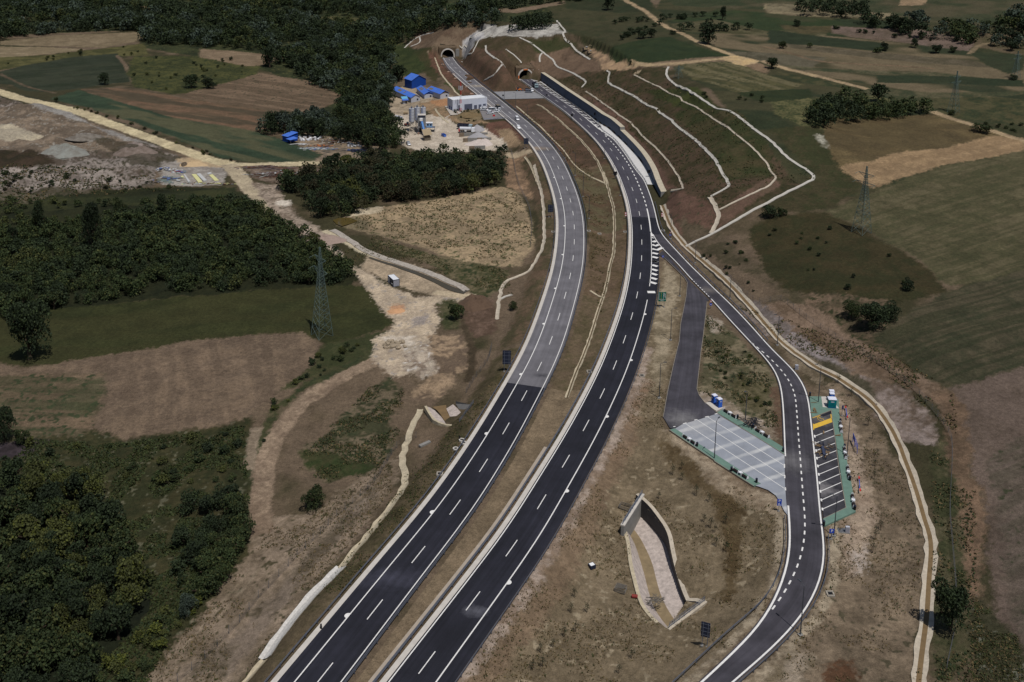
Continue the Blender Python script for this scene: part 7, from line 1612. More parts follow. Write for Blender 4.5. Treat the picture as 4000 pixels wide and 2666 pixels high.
def rods(px, n, L_, label, m, cat='rods', sc=.8, r=.06, yaw=0, spread=1.0, seed=0, name='rod_pile', flat=.2):
    g = ground([px])[0]; R_ = np.random.RandomState(seed); mb = MB()
    for k in range(n):
        a = R_.uniform(-spread, spread)+yaw; c = R_.uniform(-sc, sc, 2); l = L_*R_.uniform(.6,1)/2; z0 = .1+k*.03*flat*5; mb.bar((c[0]-l*math.cos(a), c[1]-l*math.sin(a), z0), (c[0]+l*math.cos(a), c[1]+l*math.sin(a), z0+R_.uniform(0,.25)), r, m)
    o = mb.build(name, None, loc=(g[0], g[1], max(g[2], KH if abs(g[2]+.28) < .1 else g[2]))); o['label'] = label; o['category'] = cat; return o
M_wood = mat('raw_timber', (128,106,78), .9, (2,.2)); M_greyw = mat('grey_timber', (106,100,92), .9, (2,.2)); M_net = mat('dark_netting', (28,32,42), .9, (3,.3))
rods(G_([(850,515)])[0], 9, 1.6, 'small stack of wooden slats on the green paving by the slip road', M_wood, 'pallet', .35, .07, 1.5, .3, 1, 'pallet')
rods(G_([(845,560)])[0], 3, 2.2, 'two loose planks just above the disabled bay', M_wood, 'planks', .2, .07, .0, .05, 2, 'plank')
rods(G_([(840,377)])[0], 2, 2.2, 'single plank lying on the upper green paving', M_wood, 'planks', .1, .06, .0, .02, 3, 'plank')
rods(G_([(1020,930)])[0], 3, 1.4, 'short timber piece in the second car bay', M_wood, 'planks', .1, .1, 1.2, .1, 4, 'plank')
rods(G_([(960,1180)])[0], 6, 3.2, 'crossed beams left of the steel frame in the bays', M_wood, 'beams', .8, .09, -.5, .5, 5, 'timber_beam')
rods(G_([(1000,1330)])[0], 7, 3.4, 'crossed beams below the steel frame in the bays', M_wood, 'beams', 1.1, .08, .6, .6, 6, 'timber_beam')
rods(G_([(1120,1170)])[0], 3, 2.4, 'short beams right of the steel frame in the bays', M_wood, 'beams', .8, .08, -1.0, .15, 7, 'timber_beam')
rods(G_([(1285,985)])[0], 3, 1.6, 'flat timber offcut on the green paving right of the bays', M_wood, 'planks', .2, .1, .1, .3, 8, 'plank')
g = on_plane(G_([(980,1080),(1050,1400)])); d = g[1]-g[0]; root = empty('steel_frame', (*g[0], .05), math.atan2(d[1], d[0]), 'long dark blue steel frame lying across two car bays', 'frame'); L_ = np.linalg.norm(d); mb = MB()
for q in (-.45,.45): mb.bar((0,q,.3),(L_,q*.7,.5),.08,M_signb)
for k in range(7): mb.bar((L_*k/6,-.45,.3),(L_*k/6,.45,.4),.06,M_signb)
mb.box((L_*.55,0,.45),(L_*.5,.6,.06),mat('frame_panel',(58,64,84),.6)); mb.build('frame', root)
o = rods(F_([(1560,760)])[0], 46, 2.6, 'heap of dark netting on the edge of the upper green strip', M_net, 'netting', 2.6, .07, -.5, 1.5, 9, 'netting_heap', .04)
rods(Wn(2380,1880,1.493,[(268,698)])[0], 26, 3.4, 'tangle of grey poles lying in the lined basin', M_greyw, 'poles', .9, .05, .3, 1.3, 10, 'pole_tangle', .1)
g = ground([Wn(2380,1880,1.493,[(66,640)])[0]])[0]; mb = MB()
def crate(mb, w_, d_, h_, m):
    for q in (-w_/2, w_/2): 
        for k in range(3): mb.box((q,0,.2+k*h_/3),(.08,d_,.12),m)
    for q in (-d_/2, d_/2):
        for k in range(3): mb.box((0,q,.26+k*h_/3),(w_-.1,.08,.12),m)
mb = MB(); crate(mb, 2.2, 1.8, 1.0, M_greyw); 
for k in range(9): mb.bar((-.9,-.7+k*.17,1.0),(.9,-.5+k*.15,1.1),.05,M_greyw)
o = mb.build('stack_crate', None, loc=tuple(g)); o.rotation_euler = (0,0,-.4); o['label'] = 'grey timber stack left of the lined basin'; o['category'] = 'timber stack'
g = ground([Wn(2380,1880,1.493,[(92,160)])[0]])[0]; mb = MB(); crate(mb, 2.6, 1.6, .9, M_greyw); o = mb.build('stack_crate', None, loc=tuple(g)); o.rotation_euler = (0,0,-.5); o['label'] = 'grey slatted crate beside the basin parapet'; o['category'] = 'crate'
g = ground([T(2,3,[(733,515)])[0]])[0]; mb = MB(); mb.box((0,0,.4),(1.3,1.2,.8),M_signb,.5); mb.box((0,0,.83),(1.0,.9,.06),M_txt,.5); o = mb.build('concrete_box', None, loc=tuple(g)); o['label'] = 'dark open topped box with pale inside on the dry grass'; o['category'] = 'box'
g = ground([T(2,3,[(1126,790)])[0]])[0]; mb = MB(); mb.bar((-.6,0,.38),(.6,-.2,.38),.38,mat('rusty_red',(124,48,42),.7,(3,.2)),n=18); o = mb.build('barrel', None, loc=tuple(g)); o['label'] = 'rusty red barrel lying left of the lined basin'; o['category'] = 'barrel'
# concrete rings, sleeves and basins beside the rails
def ring(px, label, r=.72):
    g = ground([px])[0]; mb = MB(); n_ = 22
    def circ(rr, z): return [(rr*math.cos(2*math.pi*k/n_), rr*math.sin(2*math.pi*k/n_), z) for k in range(n_+1)]
    a, b_, c2, d2 = circ(r, -.2), circ(r, .22), circ(r*.55, .22), circ(r*.55, -.1); mb.sheet(a, b_, M_conc); mb.sheet(b_, c2, M_conc); mb.sheet(c2, d2, M_concd); mb.add(circ(r*.54, -.02)[:-1], [tuple(range(n_))], M_black)
    o = mb.build('concrete_ring', None, loc=(g[0], g[1], g[2]+.15)); o['label'] = label; o['category'] = 'concrete ring'; o['group'] = 'concrete rings on the verge'
rg = lambda *p: Wn(1740,1700,19.6,[p])[0]
ring(rg(1240,440), 'pale concrete ring under two black tubes, upper one by the left guardrail')
ring(rg(1420,660), 'pale concrete ring half hidden by the left guardrail', .7)
ring(rg(780,1105), 'pale concrete ring alone on the verge, lowest of three')
def tube(px, label, h_=1.2):
    g = ground([px])[0]; mb = MB(); mb.cyl((0,0,0),.22,h_,M_black,12,.16); o = mb.build('black_tube', None, loc=tuple(g)); o['label'] = label; o['category'] = 'tube'; o['group'] = 'black tubes on the verge'
tube(rg(1080,410), 'upright black tube at the left rim of the upper concrete ring'); tube(rg(1355,670), 'upright black tube between the upper concrete rings'); tube(rg(735,1540), 'upright black tube below the lowest concrete ring')
tube(T(1,3,[(598,1085)])[0], 'upright black tube leaning by the left guardrail near the bottom of the photo'); tube(T(2,1,[(345,930)])[0], 'upright black tube left of the worn asphalt'); tube(T(2,1,[(385,715)])[0], 'dark bundle at the rail left of the worn asphalt')
M_gul = mat('dirty_concrete', (150,143,132), .95, (1.5,.2))
def gully(px, label, w_=1.5):
    g = ground([px])[0]; mb = MB()
    for c2, d2 in (((0,w_*.42,.05),(w_,.3,.4)),((0,-w_*.42,.05),(w_,.3,.4)),((w_*.42,0,.05),(.3,w_*.56,.4)),((-w_*.42,0,.05),(.3,w_*.56,.4))): mb.box(c2, d2, M_gul)
    mb.box((0,0,.02),(w_*.5,w_*.5,.3),M_black); o = mb.build('drain_box', None, loc=(g[0], g[1], g[2]+.08)); o['label'] = label; o['category'] = 'drain box'; o['group'] = 'square concrete drain boxes'
for px, tx in [(T(2,1,[(378,566)])[0],'left of the worn asphalt of the left carriageway'),(T(2,1,[(705,558)])[0],'just right of the left carriageway'),(T(2,1,[(803,584)])[0],'in the median beside the stone channel'),(T(2,1,[(1040,567)])[0],'left of the dark stretch of the right carriageway'),(E_([(895,955)])[0],'right of the exit lane near its nose'),(T(2,2,[(1192,322)])[0],'with thin masts right of the right carriageway'),(T(2,2,[(710,285)])[0],'with a thin mast left of the right carriageway'),(T(3,3,[(571,762)])[0],'alone on the earth right of the lowest slip road bend'),(T(1,2,[(1688,1225)])[0],'left of the fresh asphalt by the left guardrail')]: gully(px, 'square concrete drain box '+tx)
g = ground([T(1,2,[(1550,955)])[0]])[0]; mb = MB(); mb.box((0,0,.3),(3.4,.9,.5),M_concd,.75); o = mb.build('concrete_slab', None, loc=tuple(g)); o['label'] = 'long grey slab lying on the bank near the small culvert'; o['category'] = 'slab'
for px, tx in [(A_([(1075,490)])[0],'highest'),(A_([(1190,625)])[0],'second highest'),(A_([(1270,668)])[0],'third'),(A_([(1315,745)])[0],'fourth'),(A_([(1520,905)])[0],'fifth'),(A_([(1610,1025)])[0],'lowest')]:
    g = ground([px])[0]; mb = MB(); mb.box((0,0,.2),(2.6,1.2,.5),mat('pinkish_concrete',(172,140,122),.9,(2,.2)),.4); mb.box((0,.2,.5),(1.6,.5,.3),M_stone,.4); o = mb.build('outlet_slab', None, loc=tuple(g)); o['label'] = 'pinkish outlet slab on the red bank, %s of the row below the farther tunnel' % tx; o['category'] = 'slab'; o['group'] = 'outlet slabs on the red bank'
# rocks
M_rock = mat('tan_rock', (150,136,116), .95, (2,.2), .1, 3)
R_ = np.random.RandomState(5); rock_me = []
for k in range(4):
    mb = MB(); vs = []; n1_, n2_ = 8, 5
    for j in range(n2_+1):
        for i in range(n1_):
            th_, ph = math.pi*j/n2_, 2*math.pi*i/n1_; r = .5*R_.uniform(.75,1.1); vs.append((r*math.sin(th_)*math.cos(ph), r*math.sin(th_)*math.sin(ph), r*.7*math.cos(th_)))
    mb.add(vs, [(j*n1_+i, (j+1)*n1_+i, (j+1)*n1_+(i+1)%n1_, j*n1_+(i+1)%n1_) for j in range(n2_) for i in range(n1_)], M_rock); o = mb.build('rock'); rock_me.append(o)
spots = [(T(1,2,[(1180+R_.uniform(0,210), 5+R_.uniform(0,70))])[0]) for _ in range(34)]
for k, px in enumerate(spots):
    o = rock_me[k] if k < 4 else rock_me[k % 4].copy()
    if k >= 4: COLL.objects.link(o)
    g = ground([px])[0]; s_ = R_.uniform(.7, 2.0); o.location = (g[0], g[1], g[2]+.25*s_); o.scale = (s_, s_*R_.uniform(.7,1.1), s_*R_.uniform(.7,1)); o.rotation_euler = (0,0,R_.uniform(0,6)); o['label'] = 'tan boulder in the pile at the lower end of the dirt yard'; o['category'] = 'boulder'; o['group'] = 'boulders piled at the dirt yard'
# white plastic bags and scrap
M_bag = mat('white_bag', (200,200,202), .8, (2,.15)); bag = None
z_ = lambda pts: Wn(1050,500,5.88,pts)
bagpx = [z_([(R_.uniform(690,1240), R_.uniform(215,310))])[0] for _ in range(34)]+[z_([(R_.uniform(1830,2130), R_.uniform(360,450))])[0] for _ in range(16)]
for k, px in enumerate(bagpx):
    if bag is None:
        mb = MB(); mb.cyl((0,0,0),.62,.8,M_bag,9,.7); mb.cyl((0,0,.8),.7,.2,M_bag,9,.25); bag = o = mb.build('bulk_bag')
    else: o = bag.copy(); COLL.objects.link(o)
    g = ground([px])[0]; s_ = R_.uniform(.8,1.3); o.location = (g[0], g[1], g[2]); o.scale = (s_, s_*R_.uniform(.8,1.2), s_*R_.uniform(.7,1.2)); o.rotation_euler = (R_.uniform(-.2,.2), R_.uniform(-.2,.2), R_.uniform(0,6))
    o['label'] = 'white bulk bag in the row beside the blue hut' if k < 34 else 'white bulk bag in the heap at the right end of the scrap yard'; o['category'] = 'bag'; o['group'] = 'white bulk bags by the blue hut' if k < 34 else 'white bulk bags right of the scrap'
def scrap(px, n, sx, sy, label, cols, L_=3.5, h_=1.2, seed=1, yaw=0, spread=1.5):
    g = ground([px])[0]; R2 = np.random.RandomState(seed); mb = MB()
    for k in range(n):
        c = (R2.normal(0, sx*.45), R2.normal(0, sy*.45)); zz = R2.uniform(0, h_)*max(.1, 1-math.hypot(c[0]/sx, c[1]/sy)); m = cols[R2.randint(len(cols))]; a = yaw+R2.uniform(-spread, spread); l = L_*R2.uniform(.4,1)
        if R2.rand() < .7: mb.bar((c[0]-l/2*math.cos(a), c[1]-l/2*math.sin(a), zz+.1), (c[0]+l/2*math.cos(a), c[1]+l/2*math.sin(a), zz+R2.uniform(0,.6)), R2.uniform(.08,.2), m)
        else: mb.box((c[0], c[1], zz+.15), (R2.uniform(.5,1.8), R2.uniform(.4,1.4), R2.uniform(.08,.5)), m, a)
    o = mb.build('scrap_heap', None, loc=tuple(g)); o['label'] = label; o['category'] = 'scrap heap'; return o
M_rust = mat('rust_brown', (96,66,52), .9, (2,.25)); M_pur = mat('weathered_board', (112,98,96), .9, (2,.2)); M_org = mat('orange_debris', (176,110,64), .8, (2,.2)); M_bl2 = mat('blue_debris', (92,108,150), .7); M_wt2 = mat('dull_white_debris', (178,178,176), .8, (2,.1)); M_pyel = mat('pale_yellow_board', (196,192,138), .8, (2,.08)); M_gdeb = mat('grey_green_board', (128,140,134), .8, (2,.1)); M_pinkd = mat('red_debris', (150,48,52), .7)
scrap(z_([(1500,330)])[0], 150, 11, 6, 'big tangled heap of boards in the scrap yard', [M_pur, M_rust, M_greyw, M_wood, M_wt2], 4.5, 2.4, 1)
scrap(z_([(1230,430)])[0], 60, 7, 3, 'low orange heap in the middle of the scrap yard', [M_org, M_rust, M_org, M_pur], 2, .8, 2)
scrap(z_([(1100,490)])[0], 90, 11, 2.2, 'row of white and blue sheets along the field edge', [M_wt2, M_bl2, M_wt2, M_gdeb], 4, .6, 3, .2, .3)
scrap(z_([(720,395)])[0], 14, 5, 1.4, 'stack of long white tubes beside the green field', [M_wt2, M_bag], 6, .8, 4, .15, .08)
scrap(z_([(2050,540)])[0], 60, 9, 3, 'dark heap of blue black pipes right of the scrap yard', [M_dkp, M_signb, M_signb, M_bl2], 5, 1.0, 5, -.3, .3)
scrap(z_([(2290,610)])[0], 50, 6, 3, 'stack of dark pipes beside the gravel track', [M_dkp, M_signb], 6, 1.2, 6, .6, .3)
scrap(z_([(1150,1080)])[0], 70, 3.6, 3.2, 'round brown heap of rusty sheets below the gravel track', [M_rust, M_rust, M_pur], 2, 2.6, 7)
v_ = lambda pts: Wn(550,600,4.278,pts)
scrap(v_([(2050,250)])[0], 70, 16, 3, 'curved brown steel ribs stacked by the crossroads', [M_pur, M_rust, M_pur], 7, 1.6, 8, .15, .15)
scrap(v_([(2150,370)])[0], 110, 14, 5, 'large rusty scrap heap right of the dirt road', [M_rust, M_pur, M_greyw, M_wt2, M_rust], 6, 1.6, 9, .2, .5)
scrap(z_([(450,1070)])[0], 120, 12, 5, 'wide heap of planks and sheets at the edge of the middle wood', [M_rust, M_pur, M_greyw, M_wt2, M_rust], 5, 1.8, 10, .3, .7)
scrap(v_([(450,440)])[0], 60, 6, 5, 'stack of grey green boards left of the laid out panels', [M_gdeb, M_gdeb, M_wt2, M_greyw, M_bl2], 5, 1.5, 11, 0, .12)
scrap(v_([(400,270)])[0], 60, 6, 2.4, 'row of white bundled parts above the board stack', [M_wt2, M_bag, M_greyw, M_bl2], 1.6, 1.2, 12)
scrap(v_([(640,310)])[0], 40, 5, 3, 'mixed heap with red sheets beside the laid out panels', [M_wt2, M_pinkd, M_gdeb, M_bl2], 2.4, .9, 13)
scrap(v_([(1000,510)])[0], 50, 19, 1.2, 'strip of debris along the lower edge of the storage yard', [M_wt2, M_gdeb, M_pyel, M_rust], 3, .4, 14, 0, .3)
scrap(T(1,0,[(1500,1230)])[0], 20, 4, 2, 'loose material at the foot of the conveyor', [M_org, M_greyw, M_wt2], 1.5, .6, 15)
def panel(pts, m, label):
    p = ground(v_(pts)); mb = MB(); zz = p[:, 2].max()+.15; n_ = len(p); top = [(q[0], q[1], zz) for q in p]; bot = [(q[0], q[1], zz-.5) for q in p]
    ar = sum(p[i][0]*p[(i+1) % n_][1]-p[(i+1) % n_][0]*p[i][1] for i in range(n_)); f = tuple(range(n_)); mb.add(top+bot, [f if ar > 0 else f[::-1]]+[(i, (i+1) % n_, n_+(i+1) % n_, n_+i) for i in range(n_)], m); o = mb.build('insulation_panel'); o['label'] = label; o['category'] = 'panel'; o['group'] = 'panels laid out on the storage yard'
panel([(848,350),(925,350),(1030,490),(960,500)], M_pyel, 'long pale yellow panel left of the white one on the storage yard')
panel([(930,345),(990,335),(1105,460),(1050,475)], M_wt2, 'long white panel in the middle of the storage yard')
panel([(1140,365),(1200,355),(1305,455),(1235,465)], M_pyel, 'yellow panel rightmost on the storage yard')
panel([(665,385),(705,375),(725,415),(690,420)], M_pyel, 'small yellow offcut near the red sheets')
panel([(715,350),(735,350),(825,480),(790,490)], M_wt2, 'narrow white strip left of the long yellow panel')
panel([(1105,330),(1165,320),(1190,345),(1120,350)], M_wt2, 'small white sheet above the rightmost yellow panel')
g = ground([v_([(727,205)])[0]])[0]; mb = MB(); n_ = 20
def circ(rr, z): return [(rr*math.cos(2*math.pi*k/n_), rr*math.sin(2*math.pi*k/n_), z) for k in range(n_+1)]
mb.sheet(circ(1.5,0), circ(1.5,1.4), M_side); mb.sheet(circ(1.5,1.4), circ(1.1,1.4), M_side); mb.sheet(circ(1.1,1.4), circ(1.1,.2), M_black); o = mb.build('manhole_ring', None, loc=tuple(g)); o['label'] = 'dark round manhole ring on the sand heap of the storage yard'; o['category'] = 'concrete ring'
heap(v_([(840,190)])[0], 8, 4, 1.8, 'pale sand heap behind the storage yard', mat('pale_sand',(178,154,120),.95,(1,.12)), 'sand heap', seed=8, name='sand_heap', peaks=3)
for px, rx, ry, h_, lb, m, sd_ in [(V([(312,352)])[0], 12, 8, 3.5, 'pinkish grey spoil heap right of the gravel pit', mat('pink_spoil',(124,111,103),.95,(.35,.3),.3,1,0,(88,76,66)), 21), (V([(150,352)])[0], 13, 9, 4, 'pale grey gravel heap in the middle of the gravel pit', mat('grey_spoil',(134,136,130),.95,(.35,.3),.3,1,0,(108,104,96)), 22), (V([(200,318)])[0], 11, 6, 2.6, 'small pale spoil heap above the pit vegetation', mat('light_spoil',(128,122,114),.95,(.35,.3),.3,1,0,(84,76,66)), 23),
        (T(1,1,[(620,640)])[0], 10, 5, 2.2, 'pink gravel bank between stream and dirt road', mat('pink_gravel',(146,128,118),.95,(.8,.15),.15,2), 27), (T(1,1,[(2020,1220)])[0], 6, 7, 2.6, 'dark earth mound above the small stream', mat('dark_mound',(88,70,56),.95,(.8,.2),.15,2), 28), (T(1,1,[(1300,1290)])[0], 3.2, 2, .9, 'small orange sand heap on the dirt yard', mat('orange_sand',(184,142,106),.95,(1,.1)), 29), (A_([(1580,1420)])[0], 9, 6, 2.2, 'planted earth mound in front of the white building', mat('planted_mound',(108,92,66),.95,(.8,.25),.2,1.5), 30)]:
    heap(px, rx, ry, h_, lb, m, 'spoil heap', 0, sd_, .5, 'spoil_heap', 9)
# ================================================================ FENCES
M_fp = mat('fence_post', (96,98,102), .7); M_wire = mat('fence_wire', (86,86,88), .7)
def fence(px, label, h_=1.8, step=3.2, r=.045):
    p = smooth(gxy(px), step, 1); g = np.c_[p, hz(p)]; o0 = g[0].copy(); root = empty('wire_fence', tuple(o0), 0, label, 'fence'); proto = None
    for k, q in enumerate(g[:100]):
        if proto is None: mb = MB(); mb.bar((0,0,-.2),(0,0,h_+.1),r,M_fp,n=5); proto = o = mb.build('post', root)
        else: o = proto.copy(); COLL.objects.link(o); o.parent = root
        o.location = tuple(q-o0)
    mb = MB()
    for a, b_ in zip(g[:-1], g[1:]):
        for z0 in np.linspace(.15, h_, 6): mb.bar(tuple(a-o0+[0,0,z0]), tuple(b_-o0+[0,0,z0]), .014, M_wire, n=3, cap=False)
    mb.build('wire_mesh', root)
fence(T(1,2,[(2165,60),(2130,200),(2020,330),(1930,480)]), 'wire fence above the small culvert left of the motorway')
fence(T(1,2,[(1470,890),(1300,950),(1200,1120),(1110,1280),(960,1420),(820,1550)])+T(1,3,[(640,150),(405,390),(180,640),(0,810)])+T(0,3,[(2280,930),(2185,1040),(2085,1150),(1985,1250),(1875,1360),(1750,1480),(1630,1568)]), 'long wire fence along the earth band in the lower left')
fence(T(2,1,[(2000,1000),(2120,1130),(2300,1250)])+T(3,1,[(100,1160),(260,1300),(430,1420),(620,1540)])+T(3,2,[(700,30),(910,150),(1050,240),(1190,330),(1320,430),(1440,550),(1560,700),(1690,880),(1690,1100),(1665,1568)])+T(3,3,[(1690,300),(1720,650),(1735,1000),(1640,1450)]), 'long wire fence along the fields on the right', step=3.6)
fence(C_([(-20,900),(20,1050),(60,1300),(130,1560)])+T(2,1,[(110,240),(160,350),(185,520),(170,700)]), 'wire fence left of the bent stone channel')
for k, px in enumerate([T(3,1,[(100,1150)])[0], T(3,1,[(432,1425)])[0], T(3,2,[(912,160)])[0]]):
    pass
# ================================================================ PEOPLE
def person(px, yaw, label, top, legs_, h_=1.76, z=None):
    g = ground([px])[0]; zz = g[2] if z is None else z
    root = empty('person', (g[0], g[1], zz), yaw, label, 'person'); s_ = h_/1.76
    V_ = [(0,0,.95),(0,0,1.15),(0,0,1.38),(0,0,1.5),(0,.02,1.62),(0,.02,1.72),(.1,0,.9),(.12,.02,.5),(.12,0,.09),(.12,.14,.04),(-.1,0,.9),(-.13,.05,.5),(-.14,0,.09),(-.14,.14,.04),(.2,0,1.4),(.27,0,1.12),(.28,.1,.88),(.29,.14,.78),(-.2,0,1.4),(-.27,0,1.12),(-.28,.1,.88),(-.29,.14,.78)]
    E_g = [(0,1),(1,2),(2,3),(3,4),(4,5),(0,6),(6,7),(7,8),(8,9),(0,10),(10,11),(11,12),(12,13),(2,14),(14,15),(15,16),(16,17),(2,18),(18,19),(19,20),(20,21)]
    R__ = [.15,.15,.17,.06,.1,.08,.09,.07,.05,.04,.09,.07,.05,.04,.06,.045,.035,.03,.06,.045,.035,.03]
    me_ = bpy.data.meshes.new('body'); me_.from_pydata([(a*s_, b_*s_, c*s_) for a, b_, c in V_], E_g, []); o = bpy.data.objects.new('body', me_); COLL.objects.link(o); o.parent = root
    md = o.modifiers.new('skin', 'SKIN'); o.modifiers.new('sub', 'SUBSURF').levels = 1
    for k, r in enumerate(R__): me_.skin_vertices[0].data[k].radius = (r*s_, r*s_*.8); 
    me_.skin_vertices[0].data[0].use_root = True
    dg = bpy.context.evaluated_depsgraph_get(); m2 = bpy.data.meshes.new_from_object(o.evaluated_get(dg)); o.modifiers.clear(); o.data = m2
    m2.materials.clear(); skin = mat('skin', (150,110,88), .7); hair = mat('dark_hair', (34,28,24), .8)
    for m_ in (top, legs_, skin, hair): m2.materials.append(m_)
    for f in m2.polygons:
        c = f.center/s_; z0 = c.z
        f.material_index = 3 if (z0 > 1.66 or (z0 > 1.56 and c.y < 0)) else 2 if (z0 > 1.47 or (abs(c.x) > .25 and z0 < .9)) else 0 if z0 > .92 else 1 if z0 > .1 else 3
        f.use_smooth = True
    return root
M_hiv = mat('hi_vis', (150,190,60), .7); M_navy = mat('navy_cloth', (36,40,60), .9)
person((2457,260), .5, 'person in dark clothes on the dirt track, left one of two', M_navy, M_dkp)
person((2466,260), -.6, 'person in dark clothes on the dirt track, right one of two', M_rust, M_dkp)
person(B_([(245,1400)])[0], 1.0, 'person in a bright yellow vest beside the white car at the left carriageway', M_hiv, M_navy)
person(c_(470,285), 2.0, 'person in dark clothes standing at the right end of the white building', M_dkp, M_navy)
person(Wn(1730,370,11.765,[(680,900)])[0], 1.0, 'person crouched over work near the foot of the antenna mast', M_orange, M_navy, 1.5)
g = ground([c_(760,725)])[0]; mb = MB(); mb.box((0,0,.6),(1.4,.7,1.0),M_red); mb.box((0,0,1.15),(.9,.6,.2),M_pinkd); o = mb.build('red_barrier', None, loc=tuple(g)); o['label'] = 'small red barrier block on the building yard'; o['category'] = 'barrier'
# ================================================================ VEGETATION
def leafmat(name, col, var=.35):
    m = bpy.data.materials.new(name); m.use_nodes = True; N, L = m.node_tree.nodes, m.node_tree.links; b = N['Principled BSDF']
    b.inputs['Roughness'].default_value = .75; b.inputs['Specular IOR Level'].default_value = .15
    g = N.new('ShaderNodeNewGeometry'); nz = N.new('ShaderNodeTexNoise'); nz.inputs['Scale'].default_value = .35; nz.inputs['Detail'].default_value = 3; L.new(g.outputs['Position'], nz.inputs['Vector'])
    oi = N.new('ShaderNodeObjectInfo'); ad = N.new('ShaderNodeMath'); ad.operation = 'MULTIPLY_ADD'; L.new(oi.outputs['Random'], ad.inputs[0]); ad.inputs[1].default_value = .5; L.new(nz.outputs['Fac'], ad.inputs[2])
    mr = N.new('ShaderNodeMapRange'); mr.inputs['From Min'].default_value = .35; mr.inputs['From Max'].default_value = 1.1; L.new(ad.outputs[0], mr.inputs['Value'])
    mx = N.new('ShaderNodeMix'); mx.data_type = 'RGBA'; c = lin(col); L.new(mr.outputs[0], mx.inputs['Factor'])
    mx.inputs['A'].default_value = [*(c*(1-var)), 1]; mx.inputs['B'].default_value = [*(c*np.array([1+var*.9, 1+var*.9, 1+var*.4])), 1]; L.new(mx.outputs['Result'], b.inputs['Base Color'])
    return m
LF = [leafmat('leaf_dark', (39,48,34)), leafmat('leaf_green', (46,56,35)), leafmat('leaf_olive', (64,68,40)), leafmat('leaf_silver', (62,72,66)), leafmat('leaf_brownish', (52,50,36)), leafmat('leaf_yellow', (74,78,36))]
LW = [leafmat('weed_dark', (44,54,36)), leafmat('weed_green', (56,64,38)), leafmat('weed_olive', (60,64,38)), LF[3], leafmat('weed_dry', (98,84,60)), leafmat('weed_yellow', (104,100,56))]
M_bark = mat('bark', (70,58,46), .95, (3,.2))
def fastmesh(name, V, Q, mi=None, mats=()):
    me_ = bpy.data.meshes.new(name); me_.vertices.add(len(V)); me_.vertices.foreach_set('co', np.asarray(V, np.float32).ravel())
    k = Q.shape[1]; me_.loops.add(Q.size); me_.loops.foreach_set('vertex_index', Q.astype(np.int32).ravel()); me_.polygons.add(len(Q))
    me_.polygons.foreach_set('loop_start', np.arange(0, Q.size, k, dtype=np.int32)); me_.polygons.foreach_set('loop_total', np.full(len(Q), k, np.int32))
    for m in mats: me_.materials.append(m)
    if mi is not None: me_.polygons.foreach_set('material_index', np.asarray(mi, np.int32))
    me_.update(calc_edges=True); return me_
def leaf_quads(C, size, rs):
    n_ = len(C); a = rs.normal(size=(n_, 3)); a /= np.linalg.norm(a, axis=1)[:, None]; b_ = rs.normal(size=(n_, 3)); b_ -= (b_*a).sum(1)[:, None]*a; b_ /= np.linalg.norm(b_, axis=1)[:, None]
    s = (size*rs.uniform(.6, 1.4, n_))[:, None]; a *= s; b_ *= s*.75
    V = np.stack([C-a-b_*.4, C+a*.2-b_, C+a+b_*.3, C-a*.3+b_], 1).reshape(-1, 3); return V, np.arange(4*n_).reshape(n_, 4)
def crown_pts(rs, N, shape='round', lobes=16):
    """points on the shells of leaf clumps, crown in a unit frame: radius 1, z from 0 to 1"""
    L_ = []
    for k in range(lobes):
        t = rs.uniform(0, 2*math.pi); z = rs.uniform(.14, .86); rad = {'round': math.sin(math.pi*min(1, z*.85+.12))**.6, 'tall': (1-z)**.35*.8, 'flat': .9}[shape]*rs.uniform(.25, .82)
        L_.append((rad*math.cos(t), rad*math.sin(t), z, rs.uniform(.26, .44)))
    L_.append((0, 0, .55, .55)); L_ = np.array(L_); k = rs.choice(len(L_), N, p=L_[:, 3]**2/(L_[:, 3]**2).sum())
    d = rs.normal(size=(N, 3)); d /= np.linalg.norm(d, axis=1)[:, None]; d[:, 2] = np.where(rs.rand(N) < .7, np.abs(d[:, 2]), d[:, 2])
    r = L_[k, 3]*rs.uniform(.75, 1.08, N); P = L_[k, :3]+d*r[:, None]*np.array([1, 1, .62]); P[:, 2] = np.clip(P[:, 2], .04, 1.15); return P
def tree_proto(kind, seed, N, leaf, R_, H, trunk=.18, shape='round'):
    rs = np.random.RandomState(seed); P = crown_pts(rs, N, shape)
    z0 = H*trunk; P = P*np.array([R_, R_, H-z0])+np.array([0, 0, z0]); V, Q = leaf_quads(P, leaf, rs); Pz = np.repeat(P[:, 2], 4); V[:, 2] = Pz+(V[:, 2]-Pz)*(.5 if shape == 'tall' else .62)
    mi = np.where(rs.rand(len(Q)) < .8, 0, 1); alt = {0: 1, 1: 2, 2: 5, 3: 0, 4: 0, 5: 1}[kind]
    cm = fastmesh('crown', V, Q, mi, (LF[kind], LF[alt]))
    mb = MB(); mb.bar((0,0,-.3), (0,0,H*.55), R_*.07+.05, M_bark, R_*.03+.02, 7)
    for k in range(5):
        t = k*1.26+seed; mb.bar((0,0,H*(.2+.07*k)), (R_*.6*math.cos(t), R_*.6*math.sin(t), H*(.45+.08*k)), R_*.035+.02, M_bark, .02, 5)
    o = mb.build('trunk'); tm = o.data; bpy.data.objects.remove(o); return cm, tm, R_, H
PT = {}
